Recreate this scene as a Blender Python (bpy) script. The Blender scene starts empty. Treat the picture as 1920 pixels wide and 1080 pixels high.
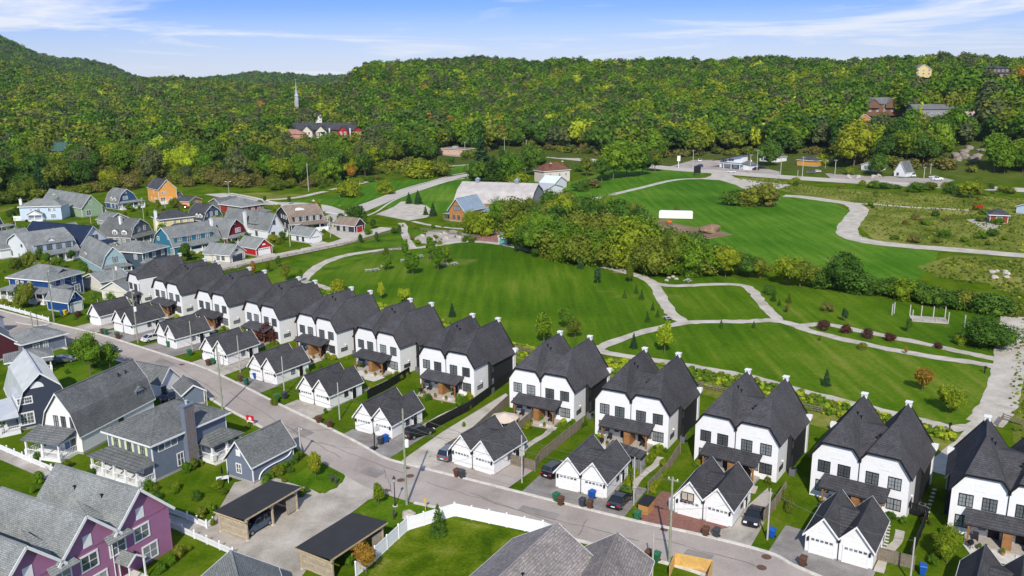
import bpy, math, random
import numpy as np
from mathutils import Vector, Matrix
random.seed(7)
SC = bpy.context.scene
COL = SC.collection
R = math.radians

# ------------------------------------------------------------------ camera
CAM_H = 52.0
HORIZON, NADIR, NADX = 145.0, 6385.0, 71.0          # survey of the photograph (1920 x 1080)
FPX = math.sqrt((540 - HORIZON) * NADIR)
PITCH = math.atan((540 - HORIZON) / FPX)
ROLL = -math.atan(NADX / NADIR)
_F = Vector((0, math.cos(PITCH), -math.sin(PITCH)))
_R0, _U0 = Vector((1, 0, 0)), Vector((0, math.sin(PITCH), math.cos(PITCH)))
_R = _R0 * math.cos(ROLL) + _U0 * math.sin(ROLL)
_U = _U0 * math.cos(ROLL) - _R0 * math.sin(ROLL)
cd = bpy.data.cameras.new('camera'); cam = bpy.data.objects.new('camera', cd); COL.objects.link(cam)
cd.sensor_width = 36; cd.lens = FPX / 1920 * 36; cd.clip_start = 0.5; cd.clip_end = 9000
m3 = Matrix((_R, _U, -_F)).transposed()
cam.matrix_world = Matrix.Translation((0, 0, CAM_H)) @ m3.to_4x4()
SC.camera = cam
SC.render.resolution_x, SC.render.resolution_y = 1024, 576

# ------------------------------------------------------------------ light
SUN_EL, SUN_AZ = 39.0, 4.0        # the light travels 4 degrees right of +Y
sd = bpy.data.lights.new('sun', 'SUN'); sun = bpy.data.objects.new('sun', sd); COL.objects.link(sun)
sd.energy = 4.4; sd.angle = R(0.53); sd.color = (1, .945, .84)
ld = Vector((math.sin(R(SUN_AZ)) * math.cos(R(SUN_EL)), math.cos(R(SUN_AZ)) * math.cos(R(SUN_EL)), -math.sin(R(SUN_EL))))
sun.rotation_euler = ld.to_track_quat('-Z', 'Y').to_euler(); sun.location = (0, -50, 120)
W = bpy.data.worlds.new('World'); SC.world = W; W.use_nodes = True
nt = W.node_tree; nt.nodes.clear()
def N(t, ty, **k):
    n = t.nodes.new(ty)
    for a, b in k.items():
        if a.startswith('i_'): n.inputs[int(a[2:])].default_value = b
        else: setattr(n, a, b)
    return n
def L(t, a, b): t.links.new(a, b)
wo = N(nt, 'ShaderNodeOutputWorld'); bg = N(nt, 'ShaderNodeBackground'); bg.inputs[1].default_value = 0.15
sky = N(nt, 'ShaderNodeTexSky', sky_type='NISHITA', sun_disc=False, sun_elevation=R(SUN_EL), sun_rotation=R(180 + SUN_AZ),
        altitude=200, air_density=1.0, dust_density=0.35, ozone_density=2.2)
hsv = N(nt, 'ShaderNodeHueSaturation'); hsv.inputs['Hue'].default_value = .5; hsv.inputs['Saturation'].default_value = 1.0; hsv.inputs['Value'].default_value = 1.0
L(nt, sky.outputs[0], hsv.inputs['Color'])
tc = N(nt, 'ShaderNodeTexCoord'); sep = N(nt, 'ShaderNodeSeparateXYZ'); L(nt, tc.outputs['Generated'], sep.inputs[0])
def MATH(t, op, a, b=None, c=None, clamp=False):
    n = N(t, 'ShaderNodeMath', operation=op); n.use_clamp = clamp
    for i, x in enumerate((a, b, c)):
        if x is None: continue
        if isinstance(x, (int, float)): n.inputs[i].default_value = x
        else: L(t, x, n.inputs[i])
    return n.outputs[0]
tr_ = N(nt, 'ShaderNodeValToRGB'); e_ = tr_.color_ramp.elements; e_.new(.5); e_.new(.5)
for k_, (p_, c_) in enumerate([(0, (.46,.53,.86)), (.085, (.245,.36,.76)), (.4, (.56,.70,1.0)), (1, (.95,1.0,1.0))]): e_[k_].position = p_; e_[k_].color = (*c_, 1)
L(nt, sep.outputs[2], tr_.inputs[0]); tm_ = N(nt, 'ShaderNodeMix', data_type='RGBA', blend_type='MULTIPLY'); tm_.inputs[0].default_value = 1; L(nt, hsv.outputs[0], tm_.inputs[6]); L(nt, tr_.outputs[0], tm_.inputs[7])
# cloud layer: project the direction on a high plane
zc = MATH(nt, 'MAXIMUM', sep.outputs[2], 0.0); zc = MATH(nt, 'ADD', zc, 0.055)
cx_ = MATH(nt, 'DIVIDE', sep.outputs[0], zc); cy_ = MATH(nt, 'DIVIDE', sep.outputs[1], zc)
cmb = N(nt, 'ShaderNodeCombineXYZ'); L(nt, cx_, cmb.inputs[0]); L(nt, cy_, cmb.inputs[1])
mp = N(nt, 'ShaderNodeMapping'); mp.inputs['Scale'].default_value = (0.30, 0.30, 1); mp.inputs['Rotation'].default_value = (0, 0, R(20)); mp.inputs['Location'].default_value = (3.3, 1.7, 0)
L(nt, cmb.outputs[0], mp.inputs[0])
n1 = N(nt, 'ShaderNodeTexNoise'); n1.inputs['Scale'].default_value = 1.0; n1.inputs['Detail'].default_value = 9; n1.inputs['Roughness'].default_value = .62; n1.inputs['Distortion'].default_value = .9
L(nt, mp.outputs[0], n1.inputs['Vector'])
r1 = N(nt, 'ShaderNodeMapRange'); r1.inputs['From Min'].default_value = .47; r1.inputs['From Max'].default_value = .64; L(nt, n1.outputs['Fac'], r1.inputs['Value'])
hz = N(nt, 'ShaderNodeMapRange'); hz.inputs['From Min'].default_value = .0; hz.inputs['From Max'].default_value = .075; hz.inputs['To Min'].default_value = .55; hz.inputs['To Max'].default_value = 0.0
L(nt, sep.outputs[2], hz.inputs['Value'])
cf = MATH(nt, 'MULTIPLY', r1.outputs[0], .95); cf = MATH(nt, 'MAXIMUM', cf, hz.outputs[0], clamp=True)
mx = N(nt, 'ShaderNodeMix', data_type='RGBA'); L(nt, cf, mx.inputs[0]); L(nt, tm_.outputs[2], mx.inputs[6]); mx.inputs[7].default_value = (5.1, 5.4, 6.0, 1)
L(nt, mx.outputs[2], bg.inputs[0]); L(nt, bg.outputs[0], wo.inputs[0])
SC.view_settings.view_transform = 'Standard'; SC.view_settings.look = 'None'; SC.view_settings.gamma = 1
SC.view_settings.exposure = 0.2; SC.view_settings.use_curve_mapping = False
SC.render.engine = 'CYCLES'
SC.cycles.max_bounces = 5; SC.cycles.diffuse_bounces = 3; SC.cycles.transparent_max_bounces = 4

# ------------------------------------------------------------------ survey helpers: from a sighting to a place on the ground
def ray(u, v):
    return _F + _R * ((u - 960) / FPX) - _U * ((v - 540) / FPX)
def G(u, v, z=0.0):
    d = ray(u, v); t = (z - CAM_H) / d.z
    return Vector((d.x * t, d.y * t, z))
def HT(p, u, vt):
    """height of something standing at ground point p whose top is sighted at row vt"""
    d = ray(u, vt); D = math.hypot(p.x, p.y); t = D / math.hypot(d.x, d.y)
    return CAM_H + d.z * t - p.z
# terrain: table over direction (columns) and distance (rows)
TD = np.array([0, 425, 450, 500, 560, 620, 700, 850, 1000, 1200, 1500, 2000, 2600, 3000, 4200.])
TX = np.array([-2600, -700, 0, 200, 350, 500, 640, 720, 850, 1000, 1200, 1350, 1500, 1700, 1920, 2400, 4500.])
TT = np.array([
 [0,0,3,6,11,16,24,36,48,70,100,150,200,200,150],
 [0,0,3,6,11,16,24,36,48,70,100,150,200,200,150],
 [0,0,2,5,10,15,21,30,42,58,84,118,188,200,150],
 [0,0,2,5,9,13,19,27,36,48,60,66,100,121,100],
 [0,0,2,4,8,11,16,24,33,42,54,46,56,70,50],
 [0,0,2,4,8,11,16,23,30,38,46,42,70,86,55],
 [0,0,0,2,6,11,19,30,38,42,40,38,50,66,50],
 [0,0,0,1,4,10,24,54,70,60,48,40,50,50,50],
 [0,0,0,0,1,4,16,46,72,68,55,50,50,50,50],
 [0,0,0,0,0,1,14,40,63,66,60,50,50,50,50],
 [0,0,0,0,0,7,20,46,65,66,60,50,50,50,50],
 [0,0,0,0,1,11,26,48,64,64,60,50,50,50,50],
 [0,0,0,0,3,17,32,52,61,60,55,50,50,50,50],
 [0,0,0,3,14,26,38,54,60,58,50,50,50,50,50],
 [0,0,0,8,22,32,40,52,56,54,50,50,50,50,50],
 [0,0,7,17,26,32,40,50,52,50,50,50,50,50,50],
 [0,0,7,17,26,32,40,50,52,50,50,50,50,50,50]], float)
_c = TT[:, 2] * .4 + TT[:, 3] * .6; _c[TX >= 1000] = 0; TT = np.insert(TT, 3, _c, axis=1); TD = np.insert(TD, 3, 485.0)
TT = np.maximum(0, TT - (TT > 0) * (np.clip((TD - 500) / 400, 0, 1) * TD * 18 / 1588)[None])
_tt = (TX - 960) / FPX / math.cos(PITCH)
def TZ(x, y):
    x = np.asarray(x, float); y = np.asarray(y, float)
    D = np.hypot(x, y); t = x / np.maximum(y, 1e-3); t = np.where(y <= 0, np.sign(x) * 9, t)
    ci = np.clip(np.interp(t, _tt, np.arange(len(_tt))), 0, len(_tt) - 1.0001); ri = np.clip(np.interp(D, TD, np.arange(len(TD))), 0, len(TD) - 1.0001)
    c0 = ci.astype(int); r0 = ri.astype(int); fc = ci - c0; fr = ri - r0
    fc = fc * fc * (3 - 2 * fc)
    z = (TT[c0, r0] * (1 - fc) * (1 - fr) + TT[c0 + 1, r0] * fc * (1 - fr) + TT[c0, r0 + 1] * (1 - fc) * fr + TT[c0 + 1, r0 + 1] * fc * fr)
    bump = (np.sin(x * .021 + y * .013) + np.sin(x * .011 - y * .027 + 1) + np.sin(x * .043 + 2 + y * .017) * .5) * np.clip(z / 30, 0, 1) * 3.0
    bump += (np.sin(x * .006 + y * .004) + np.sin(x * .0085 - y * .003 + 2)) * np.clip((D - 1600) / 800, 0, 1) * 5
    return np.where(z > 0.01, z + bump, 0.0)
def GT(u, v):
    """sighting to a place on the terrain"""
    d = ray(u, v); o = Vector((0, 0, CAM_H)); t = 100.0
    for _ in range(4000):
        p = o + d * t
        if p.z <= float(TZ(p.x, p.y)): break
        t += 2.0
        if t > 4500: break
    return Vector((p.x, p.y, float(TZ(p.x, p.y))))
def to_px(x, y, z):
    dx, dy, dz = x, y, z - CAM_H
    f = dx * _F.x + dy * _F.y + dz * _F.z; r = dx * _R.x + dy * _R.y + dz * _R.z; u = dx * _U.x + dy * _U.y + dz * _U.z
    return 960 + FPX * r / f, 540 - FPX * u / f

# ------------------------------------------------------------------ materials
def newmat(name):
    m = bpy.data.materials.new(name); m.use_nodes = True; t = m.node_tree
    b = t.nodes['Principled BSDF']; b.inputs['Specular IOR Level'].default_value = .25
    return m, t, b
def ramp(t, src, stops):
    r = N(t, 'ShaderNodeValToRGB'); e = r.color_ramp.elements
    while len(e) < len(stops): e.new(.5)
    for k, (p, c) in enumerate(stops): e[k].position = p; e[k].color = (*c, 1)
    L(t, src, r.inputs[0]); return r.outputs[0]
def noise(t, scale, detail=4, rough=.55, coord='Object', vec=None, dist=0):
    n = N(t, 'ShaderNodeTexNoise'); n.inputs['Scale'].default_value = scale; n.inputs['Detail'].default_value = detail
    n.inputs['Roughness'].default_value = rough; n.inputs['Distortion'].default_value = dist
    if vec is None:
        c = N(t, 'ShaderNodeTexCoord'); vec = c.outputs[coord]
    L(t, vec, n.inputs['Vector']); return n.outputs['Fac']
def mixc(t, fac, a, b, mode='MIX'):
    m = N(t, 'ShaderNodeMix', data_type='RGBA', blend_type=mode)
    if isinstance(fac, (int, float)): m.inputs[0].default_value = fac
    else: L(t, fac, m.inputs[0])
    for i, x in ((6, a), (7, b)):
        if isinstance(x, tuple): m.inputs[i].default_value = (*x, 1)
        else: L(t, x, m.inputs[i])
    return m.outputs[2]
def bump(t, b, h, s=.3, d=.02):
    n = N(t, 'ShaderNodeBump'); n.inputs['Strength'].default_value = s; n.inputs['Distance'].default_value = d
    L(t, h, n.inputs['Height']); L(t, n.outputs[0], b.inputs['Normal'])
def sc(c, k): return tuple(min(1, x * k) for x in c)
def MP(name, col, rough=.6, var=.25, scale=3.0, metal=0.0, spec=.25, bmp=0):
    m, t, b = newmat(name)
    f = noise(t, scale, 5, .6); c = ramp(t, f, [(.3, sc(col, 1 - var)), (.7, sc(col, 1 + var * .6))])
    L(t, c, b.inputs['Base Color']); b.inputs['Roughness'].default_value = rough; b.inputs['Metallic'].default_value = metal
    b.inputs['Specular IOR Level'].default_value = spec
    if bmp: bump(t, b, f, .5, bmp)
    return m
def MS(name, col, pitch=.16, vertical=False, var=.1, line_=.3):
    """lap siding (or vertical boards) with fine relief and weathering"""
    m, t, b = newmat(name); c = N(t, 'ShaderNodeTexCoord'); s = N(t, 'ShaderNodeSeparateXYZ'); L(t, c.outputs['Object'], s.inputs[0])
    src = MATH(t, 'ADD', s.outputs[0], s.outputs[1]) if vertical else s.outputs[2]
    q = MATH(t, 'FRACT', MATH(t, 'DIVIDE', src, pitch))
    f = noise(t, 1.3, 6, .65)
    base = ramp(t, f, [(.3, sc(col, 1 - var)), (.72, sc(col, 1 + var * .5))])
    line = MATH(t, 'LESS_THAN', q, .1)
    cc = mixc(t, MATH(t, 'MULTIPLY', line, line_), base, sc(col, .45))
    L(t, cc, b.inputs['Base Color']); b.inputs['Roughness'].default_value = .62
    bump(t, b, q, .45, .02)
    return m
def MR(name, c1, c2, tab=.32, course=.13, k=1.0):
    """asphalt shingles: tabs in courses, granule speckle, slow weathering"""
    m, t, b = newmat(name); c = N(t, 'ShaderNodeTexCoord'); s = N(t, 'ShaderNodeSeparateXYZ'); L(t, c.outputs['Object'], s.inputs[0])
    g = N(t, 'ShaderNodeNewGeometry'); vt = N(t, 'ShaderNodeVectorTransform', vector_type='NORMAL', convert_from='WORLD', convert_to='OBJECT')
    L(t, g.outputs['Normal'], vt.inputs[0]); sn = N(t, 'ShaderNodeSeparateXYZ'); L(t, vt.outputs[0], sn.inputs[0])
    ax = MATH(t, 'ABSOLUTE', sn.outputs[0]); ay = MATH(t, 'ABSOLUTE', sn.outputs[1])
    sel = MATH(t, 'GREATER_THAN', ax, ay)
    along = N(t, 'ShaderNodeMix', data_type='FLOAT'); L(t, sel, along.inputs[0]); L(t, s.outputs[0], along.inputs[2]); L(t, s.outputs[1], along.inputs[3])
    v = N(t, 'ShaderNodeCombineXYZ'); L(t, along.outputs[0], v.inputs[0]); L(t, s.outputs[2], v.inputs[1])
    br = N(t, 'ShaderNodeTexBrick'); br.inputs['Scale'].default_value = 1; br.inputs['Brick Width'].default_value = tab; br.inputs['Row Height'].default_value = course
    br.inputs['Mortar Size'].default_value = .012; br.inputs['Mortar Smooth'].default_value = .3
    br.inputs['Color1'].default_value = (*c1, 1); br.inputs['Color2'].default_value = (*c2, 1); br.inputs['Mortar'].default_value = (*sc(c1, .45), 1)
    br.inputs['Bias'].default_value = 0
    L(t, v.outputs[0], br.inputs['Vector'])
    f = noise(t, 9.0, 3, .7); f2 = noise(t, .35, 4, .6)
    x = mixc(t, .75, br.outputs[0], ramp(t, f, [(.32, (.45,) * 3), (.68, (1.45,) * 3)]), 'MULTIPLY')
    x = mixc(t, .6, x, ramp(t, f2, [(.35, (.74,) * 3), (.65, (1.24,) * 3)]), 'MULTIPLY')
    oi = N(t, 'ShaderNodeObjectInfo'); vs = N(t, 'ShaderNodeVectorMath', operation='SCALE'); L(t, x, vs.inputs[0]); L(t, MATH(t, 'ADD', MATH(t, 'MULTIPLY', oi.outputs['Random'], .26), .87), vs.inputs['Scale'])
    L(t, vs.outputs[0], b.inputs['Base Color']); b.inputs['Roughness'].default_value = .82; b.inputs['Specular IOR Level'].default_value = .12 * k
    bump(t, b, br.outputs['Fac'], .25, .01)
    return m
def MG(name, stops, s1=.05, s2=1.2, rough=.9, stripes=0, ang=0, spots=None):
    """ground cover: stops mixed by two noise scales, optional mowing stripes"""
    m, t, b = newmat(name); c = N(t, 'ShaderNodeTexCoord'); P = c.outputs['Object']
    a = noise(t, s1, 6, .62, vec=P, dist=.4); d = noise(t, s2, 5, .75, vec=P)
    f = MATH(t, 'ADD', MATH(t, 'MULTIPLY', a, .62), MATH(t, 'MULTIPLY', d, .38))
    if stripes:
        mpn = N(t, 'ShaderNodeMapping'); mpn.inputs['Rotation'].default_value = (0, 0, R(ang)); mpn.inputs['Scale'].default_value = (1, .06, 1); L(t, P, mpn.inputs[0])
        w = noise(t, .45, 3, .6, vec=mpn.outputs[0])
        f = MATH(t, 'ADD', f, MATH(t, 'MULTIPLY', MATH(t, 'SUBTRACT', w, .5), stripes))
    stops = [(.5 + (p - .5) * .66, c) for p, c in stops]
    col = ramp(t, f, stops)
    if spots:
        sp = noise(t, spots[1], 4, .6, vec=P)
        col = mixc(t, ramp(t, sp, [(spots[2], (0, 0, 0)), (spots[2] + .08, (1, 1, 1))]), col, spots[0])
    L(t, col, b.inputs['Base Color']); b.inputs['Roughness'].default_value = rough; b.inputs['Specular IOR Level'].default_value = .02
    bump(t, b, d, .6, .05)
    return m
def MLEAF(name, cols, tr=.25):
    """foliage: hue per tree, per clump and per leaf face"""
    m, t, b = newmat(name); oi = N(t, 'ShaderNodeObjectInfo'); g = N(t, 'ShaderNodeNewGeometry')
    n = len(cols); stops = [(k / max(1, n - 1), c) for k, c in enumerate(cols)]
    nz = noise(t, .55, 2, .5)
    f = MATH(t, 'ADD', MATH(t, 'MULTIPLY', oi.outputs['Random'], .68), MATH(t, 'MULTIPLY', g.outputs['Random Per Island'], .22))
    f = MATH(t, 'ADD', f, MATH(t, 'MULTIPLY', MATH(t, 'SUBTRACT', nz, .35), .33), clamp=True)
    col = ramp(t, f, stops)
    v = MATH(t, 'ADD', MATH(t, 'MULTIPLY', g.outputs['Random Per Island'], .74), .65)
    cm = N(t, 'ShaderNodeVectorMath', operation='SCALE'); L(t, col, cm.inputs[0]); L(t, v, cm.inputs['Scale'])
    L(t, cm.outputs[0], b.inputs['Base Color']); b.inputs['Roughness'].default_value = .6; b.inputs['Specular IOR Level'].default_value = .12
    tb = N(t, 'ShaderNodeBsdfTranslucent'); L(t, cm.outputs[0], tb.inputs[0]); ms = N(t, 'ShaderNodeMixShader'); ms.inputs[0].default_value = tr
    o = t.nodes['Material Output']; L(t, b.outputs[0], ms.inputs[1]); L(t, tb.outputs[0], ms.inputs[2]); L(t, ms.outputs[0], o.inputs[0])
    return m

# ------------------------------------------------------------------ mesh building
class MB:
    def __init__(s): s.v = []; s.f = []
    def poly(s, pts):
        k = len(s.v); s.v += [tuple(p) for p in pts]; s.f.append(tuple(range(k, k + len(pts))))
    def box(s, x0, x1, y0, y1, z0, z1):
        k = len(s.v); s.v += [(x0,y0,z0),(x1,y0,z0),(x1,y1,z0),(x0,y1,z0),(x0,y0,z1),(x1,y0,z1),(x1,y1,z1),(x0,y1,z1)]
        s.f += [(k,k+3,k+2,k+1),(k+4,k+5,k+6,k+7),(k,k+1,k+5,k+4),(k+1,k+2,k+6,k+5),(k+2,k+3,k+7,k+6),(k+3,k,k+4,k+7)]
        return s
    def solid(s, bot, top):
        """closed solid between two loops of equal length"""
        n = len(bot); k = len(s.v); s.v += [tuple(p) for p in bot] + [tuple(p) for p in top]
        s.f.append(tuple(range(k + n - 1, k - 1, -1))); s.f.append(tuple(range(k + n, k + 2 * n)))
        for i in range(n):
            j = (i + 1) % n; s.f.append((k + i, k + j, k + n + j, k + n + i))
        return s
    def slab(s, pts, t):
        """plate: upper outline pts, thickness t downwards"""
        return s.solid([(p[0], p[1], p[2] - t) for p in pts], pts)
    def bar(s, a, b, w, h=None):
        """square bar from a to b"""
        a = Vector(a); b = Vector(b); d = (b - a).normalized(); h = w if h is None else h
        up = Vector((0, 0, 1)) if abs(d.z) < .95 else Vector((1, 0, 0))
        sx = d.cross(up).normalized() * (w / 2); sy = sx.cross(d).normalized() * (h / 2)
        return s.solid([a - sx - sy, a + sx - sy, a + sx + sy, a - sx + sy], [b - sx - sy, b + sx - sy, b + sx + sy, b - sx + sy])
    def tube(s, a, b, r0, r1=None, n=8):
        a = Vector(a); b = Vector(b); r1 = r0 if r1 is None else r1; d = (b - a).normalized()
        up = Vector((0, 0, 1)) if abs(d.z) < .95 else Vector((1, 0, 0))
        x = d.cross(up).normalized(); y = x.cross(d).normalized()
        A = [a + (x * math.cos(2 * math.pi * i / n) + y * math.sin(2 * math.pi * i / n)) * r0 for i in range(n)]
        B = [b + (x * math.cos(2 * math.pi * i / n) + y * math.sin(2 * math.pi * i / n)) * r1 for i in range(n)]
        return s.solid(A, B)
    def lathe(s, c, prof, n=10):
        for (r0, z0), (r1, z1) in zip(prof[:-1], prof[1:]):
            s.solid([(c[0] + r0 * math.cos(2*math.pi*i/n), c[1] + r0 * math.sin(2*math.pi*i/n), c[2] + z0) for i in range(n)],
                    [(c[0] + r1 * math.cos(2*math.pi*i/n), c[1] + r1 * math.sin(2*math.pi*i/n), c[2] + z1) for i in range(n)])
        return s
    def mesh(s, name, mat=None, smooth=False):
        me = bpy.data.meshes.new(name); me.from_pydata(s.v, [], s.f)
        if mat: me.materials.append(mat)
        bm_fix(me)
        if smooth: me.shade_smooth()
        return me
    def build(s, name, mat, parent=None, loc=None, rz=0, smooth=False):
        return link(s.mesh(name, mat, smooth), name, parent, loc, rz)
import bmesh
def bm_fix(me):
    b = bmesh.new(); b.from_mesh(me); bmesh.ops.recalc_face_normals(b, faces=b.faces); b.to_mesh(me); b.free()
def link(me, name, parent=None, loc=None, rz=0):
    o = bpy.data.objects.new(name, me); COL.objects.link(o)
    if parent: o.parent = parent
    if loc is not None: o.location = loc
    o.rotation_euler.z = rz
    return o
def tag(o, label=None, cat=None, group=None, kind=None):
    if label: o['label'] = label
    if cat: o['category'] = cat
    if group: o['group'] = group
    if kind: o['kind'] = kind
    return o
def thing(name, label, cat, loc=(0,0,0), rz=0, group=None):
    o = bpy.data.objects.new(name, None); COL.objects.link(o); o.location = loc; o.rotation_euler.z = rz
    o.empty_display_size = .3
    return tag(o, label, cat, group)
def copy_tree(o, loc=None, rz=None, label=None, group=None, parent=None, scale=None):
    c = o.copy(); COL.objects.link(c)
    if parent: c.parent = parent
    if loc is not None: c.location = loc
    if rz is not None: c.rotation_euler.z = rz
    if scale is not None: c.scale = scale
    if label: c['label'] = label
    if group: c['group'] = group
    for ch in o.children: copy_tree(ch, parent=c)
    return c

# ------------------------------------------------------------------ flat ground sheets
def smooth_line(pts, k=6, closed=False):
    P = [Vector(p) for p in pts]; n = len(P); out = []
    rng = range(n if closed else n - 1)
    for i in rng:
        p0 = P[(i - 1) % n] if closed or i > 0 else P[0] * 2 - P[1]; p1 = P[i]; p2 = P[(i + 1) % n]
        p3 = P[(i + 2) % n] if closed or i + 2 < n else P[-1] * 2 - P[-2]
        for j in range(k):
            t = j / k
            out.append(.5 * ((2*p1) + (p2 - p0)*t + (2*p0 - 5*p1 + 4*p2 - p3)*t*t + (3*p1 - p0 - 3*p2 + p3)*t**3))
    if not closed: out.append(P[-1])
    return out
NSH = [0]
def lift(z):
    NSH[0] += 1; return 2 * z + .00025 * NSH[0]
def sheet(name, mat, px, z=.008, sm=0, label=None, world=False):
    z = lift(z)
    P = [Vector((*p, 0)) if world else G(*p) for p in px]
    if sm: P = smooth_line(P, sm, True)
    me = bpy.data.meshes.new(name); b = bmesh.new()
    f = b.faces.new([b.verts.new((p.x, p.y, z)) for p in P]); bmesh.ops.triangulate(b, faces=[f], ngon_method='EAR_CLIP')
    bmesh.ops.recalc_face_normals(b, faces=b.faces)
    if b.faces[:] and b.faces[:][0].normal.z < 0: bmesh.ops.reverse_faces(b, faces=b.faces)
    b.to_mesh(me); b.free(); me.materials.append(mat)
    o = link(me, name); o['kind'] = 'structure'
    if label: o['label'] = label
    return o
def offset(P, w):
    out = []
    for i, p in enumerate(P):
        a = P[max(0, i - 1)]; b = P[min(len(P) - 1, i + 1)]; d = Vector((b.x - a.x, b.y - a.y, 0)).normalized()
        out.append(p + Vector((-d.y, d.x, 0)) * w)
    return out
def strip(name, mat, px, w, z=.016, sm=6, label=None, rag=0, world=False, h=0):
    z = lift(z)
    P = [Vector((*p, 0)) if world else G(*p) for p in px]; P = smooth_line(P, sm) if sm else P
    A, B = offset(P, w / 2), offset(P, -w / 2); mb = MB(); rs = random.Random(len(px) * 7 + int(w * 10))
    if rag:
        for k in range(len(A)):
            A[k] = A[k] + (A[k] - B[k]).normalized() * rs.uniform(-rag, rag); B[k] = B[k] + (B[k] - A[k]).normalized() * rs.uniform(-rag, rag)
    for i in range(len(A) - 1):
        if h: mb.solid([(q.x, q.y, 0) for q in (B[i], B[i+1], A[i+1], A[i])], [(q.x, q.y, h) for q in (B[i], B[i+1], A[i+1], A[i])])
        else: mb.poly([(q.x, q.y, z) for q in (B[i], B[i+1], A[i+1], A[i])])
    o = mb.build(name, mat); o['kind'] = 'structure'
    if label: o['label'] = label
    return o
# ================================================================== THE GROUND
M_lawn = MG('lawn_grass', [(.30, (.022,.065,.002)), (.44, (.05,.115,.004)), (.58, (.09,.155,.007)), (.76, (.17,.18,.03))], .12, 2.2, stripes=.1, ang=20)
M_yard = MG('yard_grass', [(.28, (.022,.055,.002)), (.42, (.055,.10,.003)), (.56, (.11,.15,.008)), (.72, (.22,.21,.05))], .2, 2.6)
M_park = MG('park_grass', [(.28, (.034,.09,.003)), (.44, (.056,.12,.004)), (.58, (.085,.15,.007)), (.74, (.16,.185,.028))], .022, 1.1, stripes=.42, ang=52, spots=((.15,.17,.035), .028, .63))
M_field = MG('field_grass', [(.28, (.035,.11,.004)), (.44, (.058,.148,.008)), (.58, (.085,.18,.013)), (.76, (.15,.21,.03))], .018, .7, stripes=.46, ang=38, spots=((.16,.18,.04), .03, .64))
M_meadow = MG('meadow_grass', [(.3, (.05,.075,.008)), (.43, (.10,.13,.015)), (.56, (.18,.19,.035)), (.72, (.27,.24,.08))], .06, .9)
M_floor = MG('forest_ground', [(.3, (.018,.032,.008)), (.5, (.035,.055,.012)), (.7, (.06,.07,.02))], .03, .4)
M_asph = MG('asphalt', [(.3, (.26,.222,.195)), (.45, (.335,.29,.258)), (.58, (.375,.328,.292)), (.72, (.43,.38,.34))], .10, 5, rough=.85, stripes=.14, ang=124)
M_asph2 = MG('driveway_asphalt', [(.3, (.17,.155,.145)), (.5, (.24,.22,.205)), (.72, (.32,.30,.28))], .3, 5, rough=.85)
M_grav = MG('gravel', [(.3, (.24,.215,.18)), (.45, (.35,.315,.27)), (.56, (.42,.38,.33)), (.72, (.52,.475,.42))], .22, 6, rough=.95, stripes=.16, ang=40)
M_path = MG('path_stone_dust', [(.3, (.32,.285,.23)), (.5, (.45,.41,.35)), (.72, (.56,.515,.45))], .3, 5, rough=.95, spots=((.14,.16,.05), .9, .68))
M_hwy = MG('highway_asphalt', [(.3, (.38,.345,.305)), (.5, (.45,.41,.37)), (.72, (.52,.48,.43))], .05, 2)
M_conc = MP('concrete', (.58,.545,.49), .8, .22, 1.2)
M_soil = MG('bare_soil', [(.3, (.14,.09,.055)), (.5, (.22,.15,.095)), (.72, (.34,.26,.18))], .1, 2)
M_brickpav = MR('brick_paving', (.24,.115,.09), (.30,.16,.125), .3, .15)
def patch_paver():
    m, t, b = newmat('red_pavers'); c = N(t, 'ShaderNodeTexCoord'); br = N(t, 'ShaderNodeTexBrick'); L(t, c.outputs['Object'], br.inputs['Vector'])
    br.inputs['Scale'].default_value = 1; br.inputs['Brick Width'].default_value = .3; br.inputs['Row Height'].default_value = .15; br.inputs['Mortar Size'].default_value = .008
    br.inputs['Color1'].default_value = (.20,.085,.065,1); br.inputs['Color2'].default_value = (.27,.13,.10,1); br.inputs['Mortar'].default_value = (.1,.06,.05,1)
    L(t, br.outputs[0], b.inputs['Base Color']); b.inputs['Roughness'].default_value = .85; return m
M_paver = patch_paver()

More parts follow.
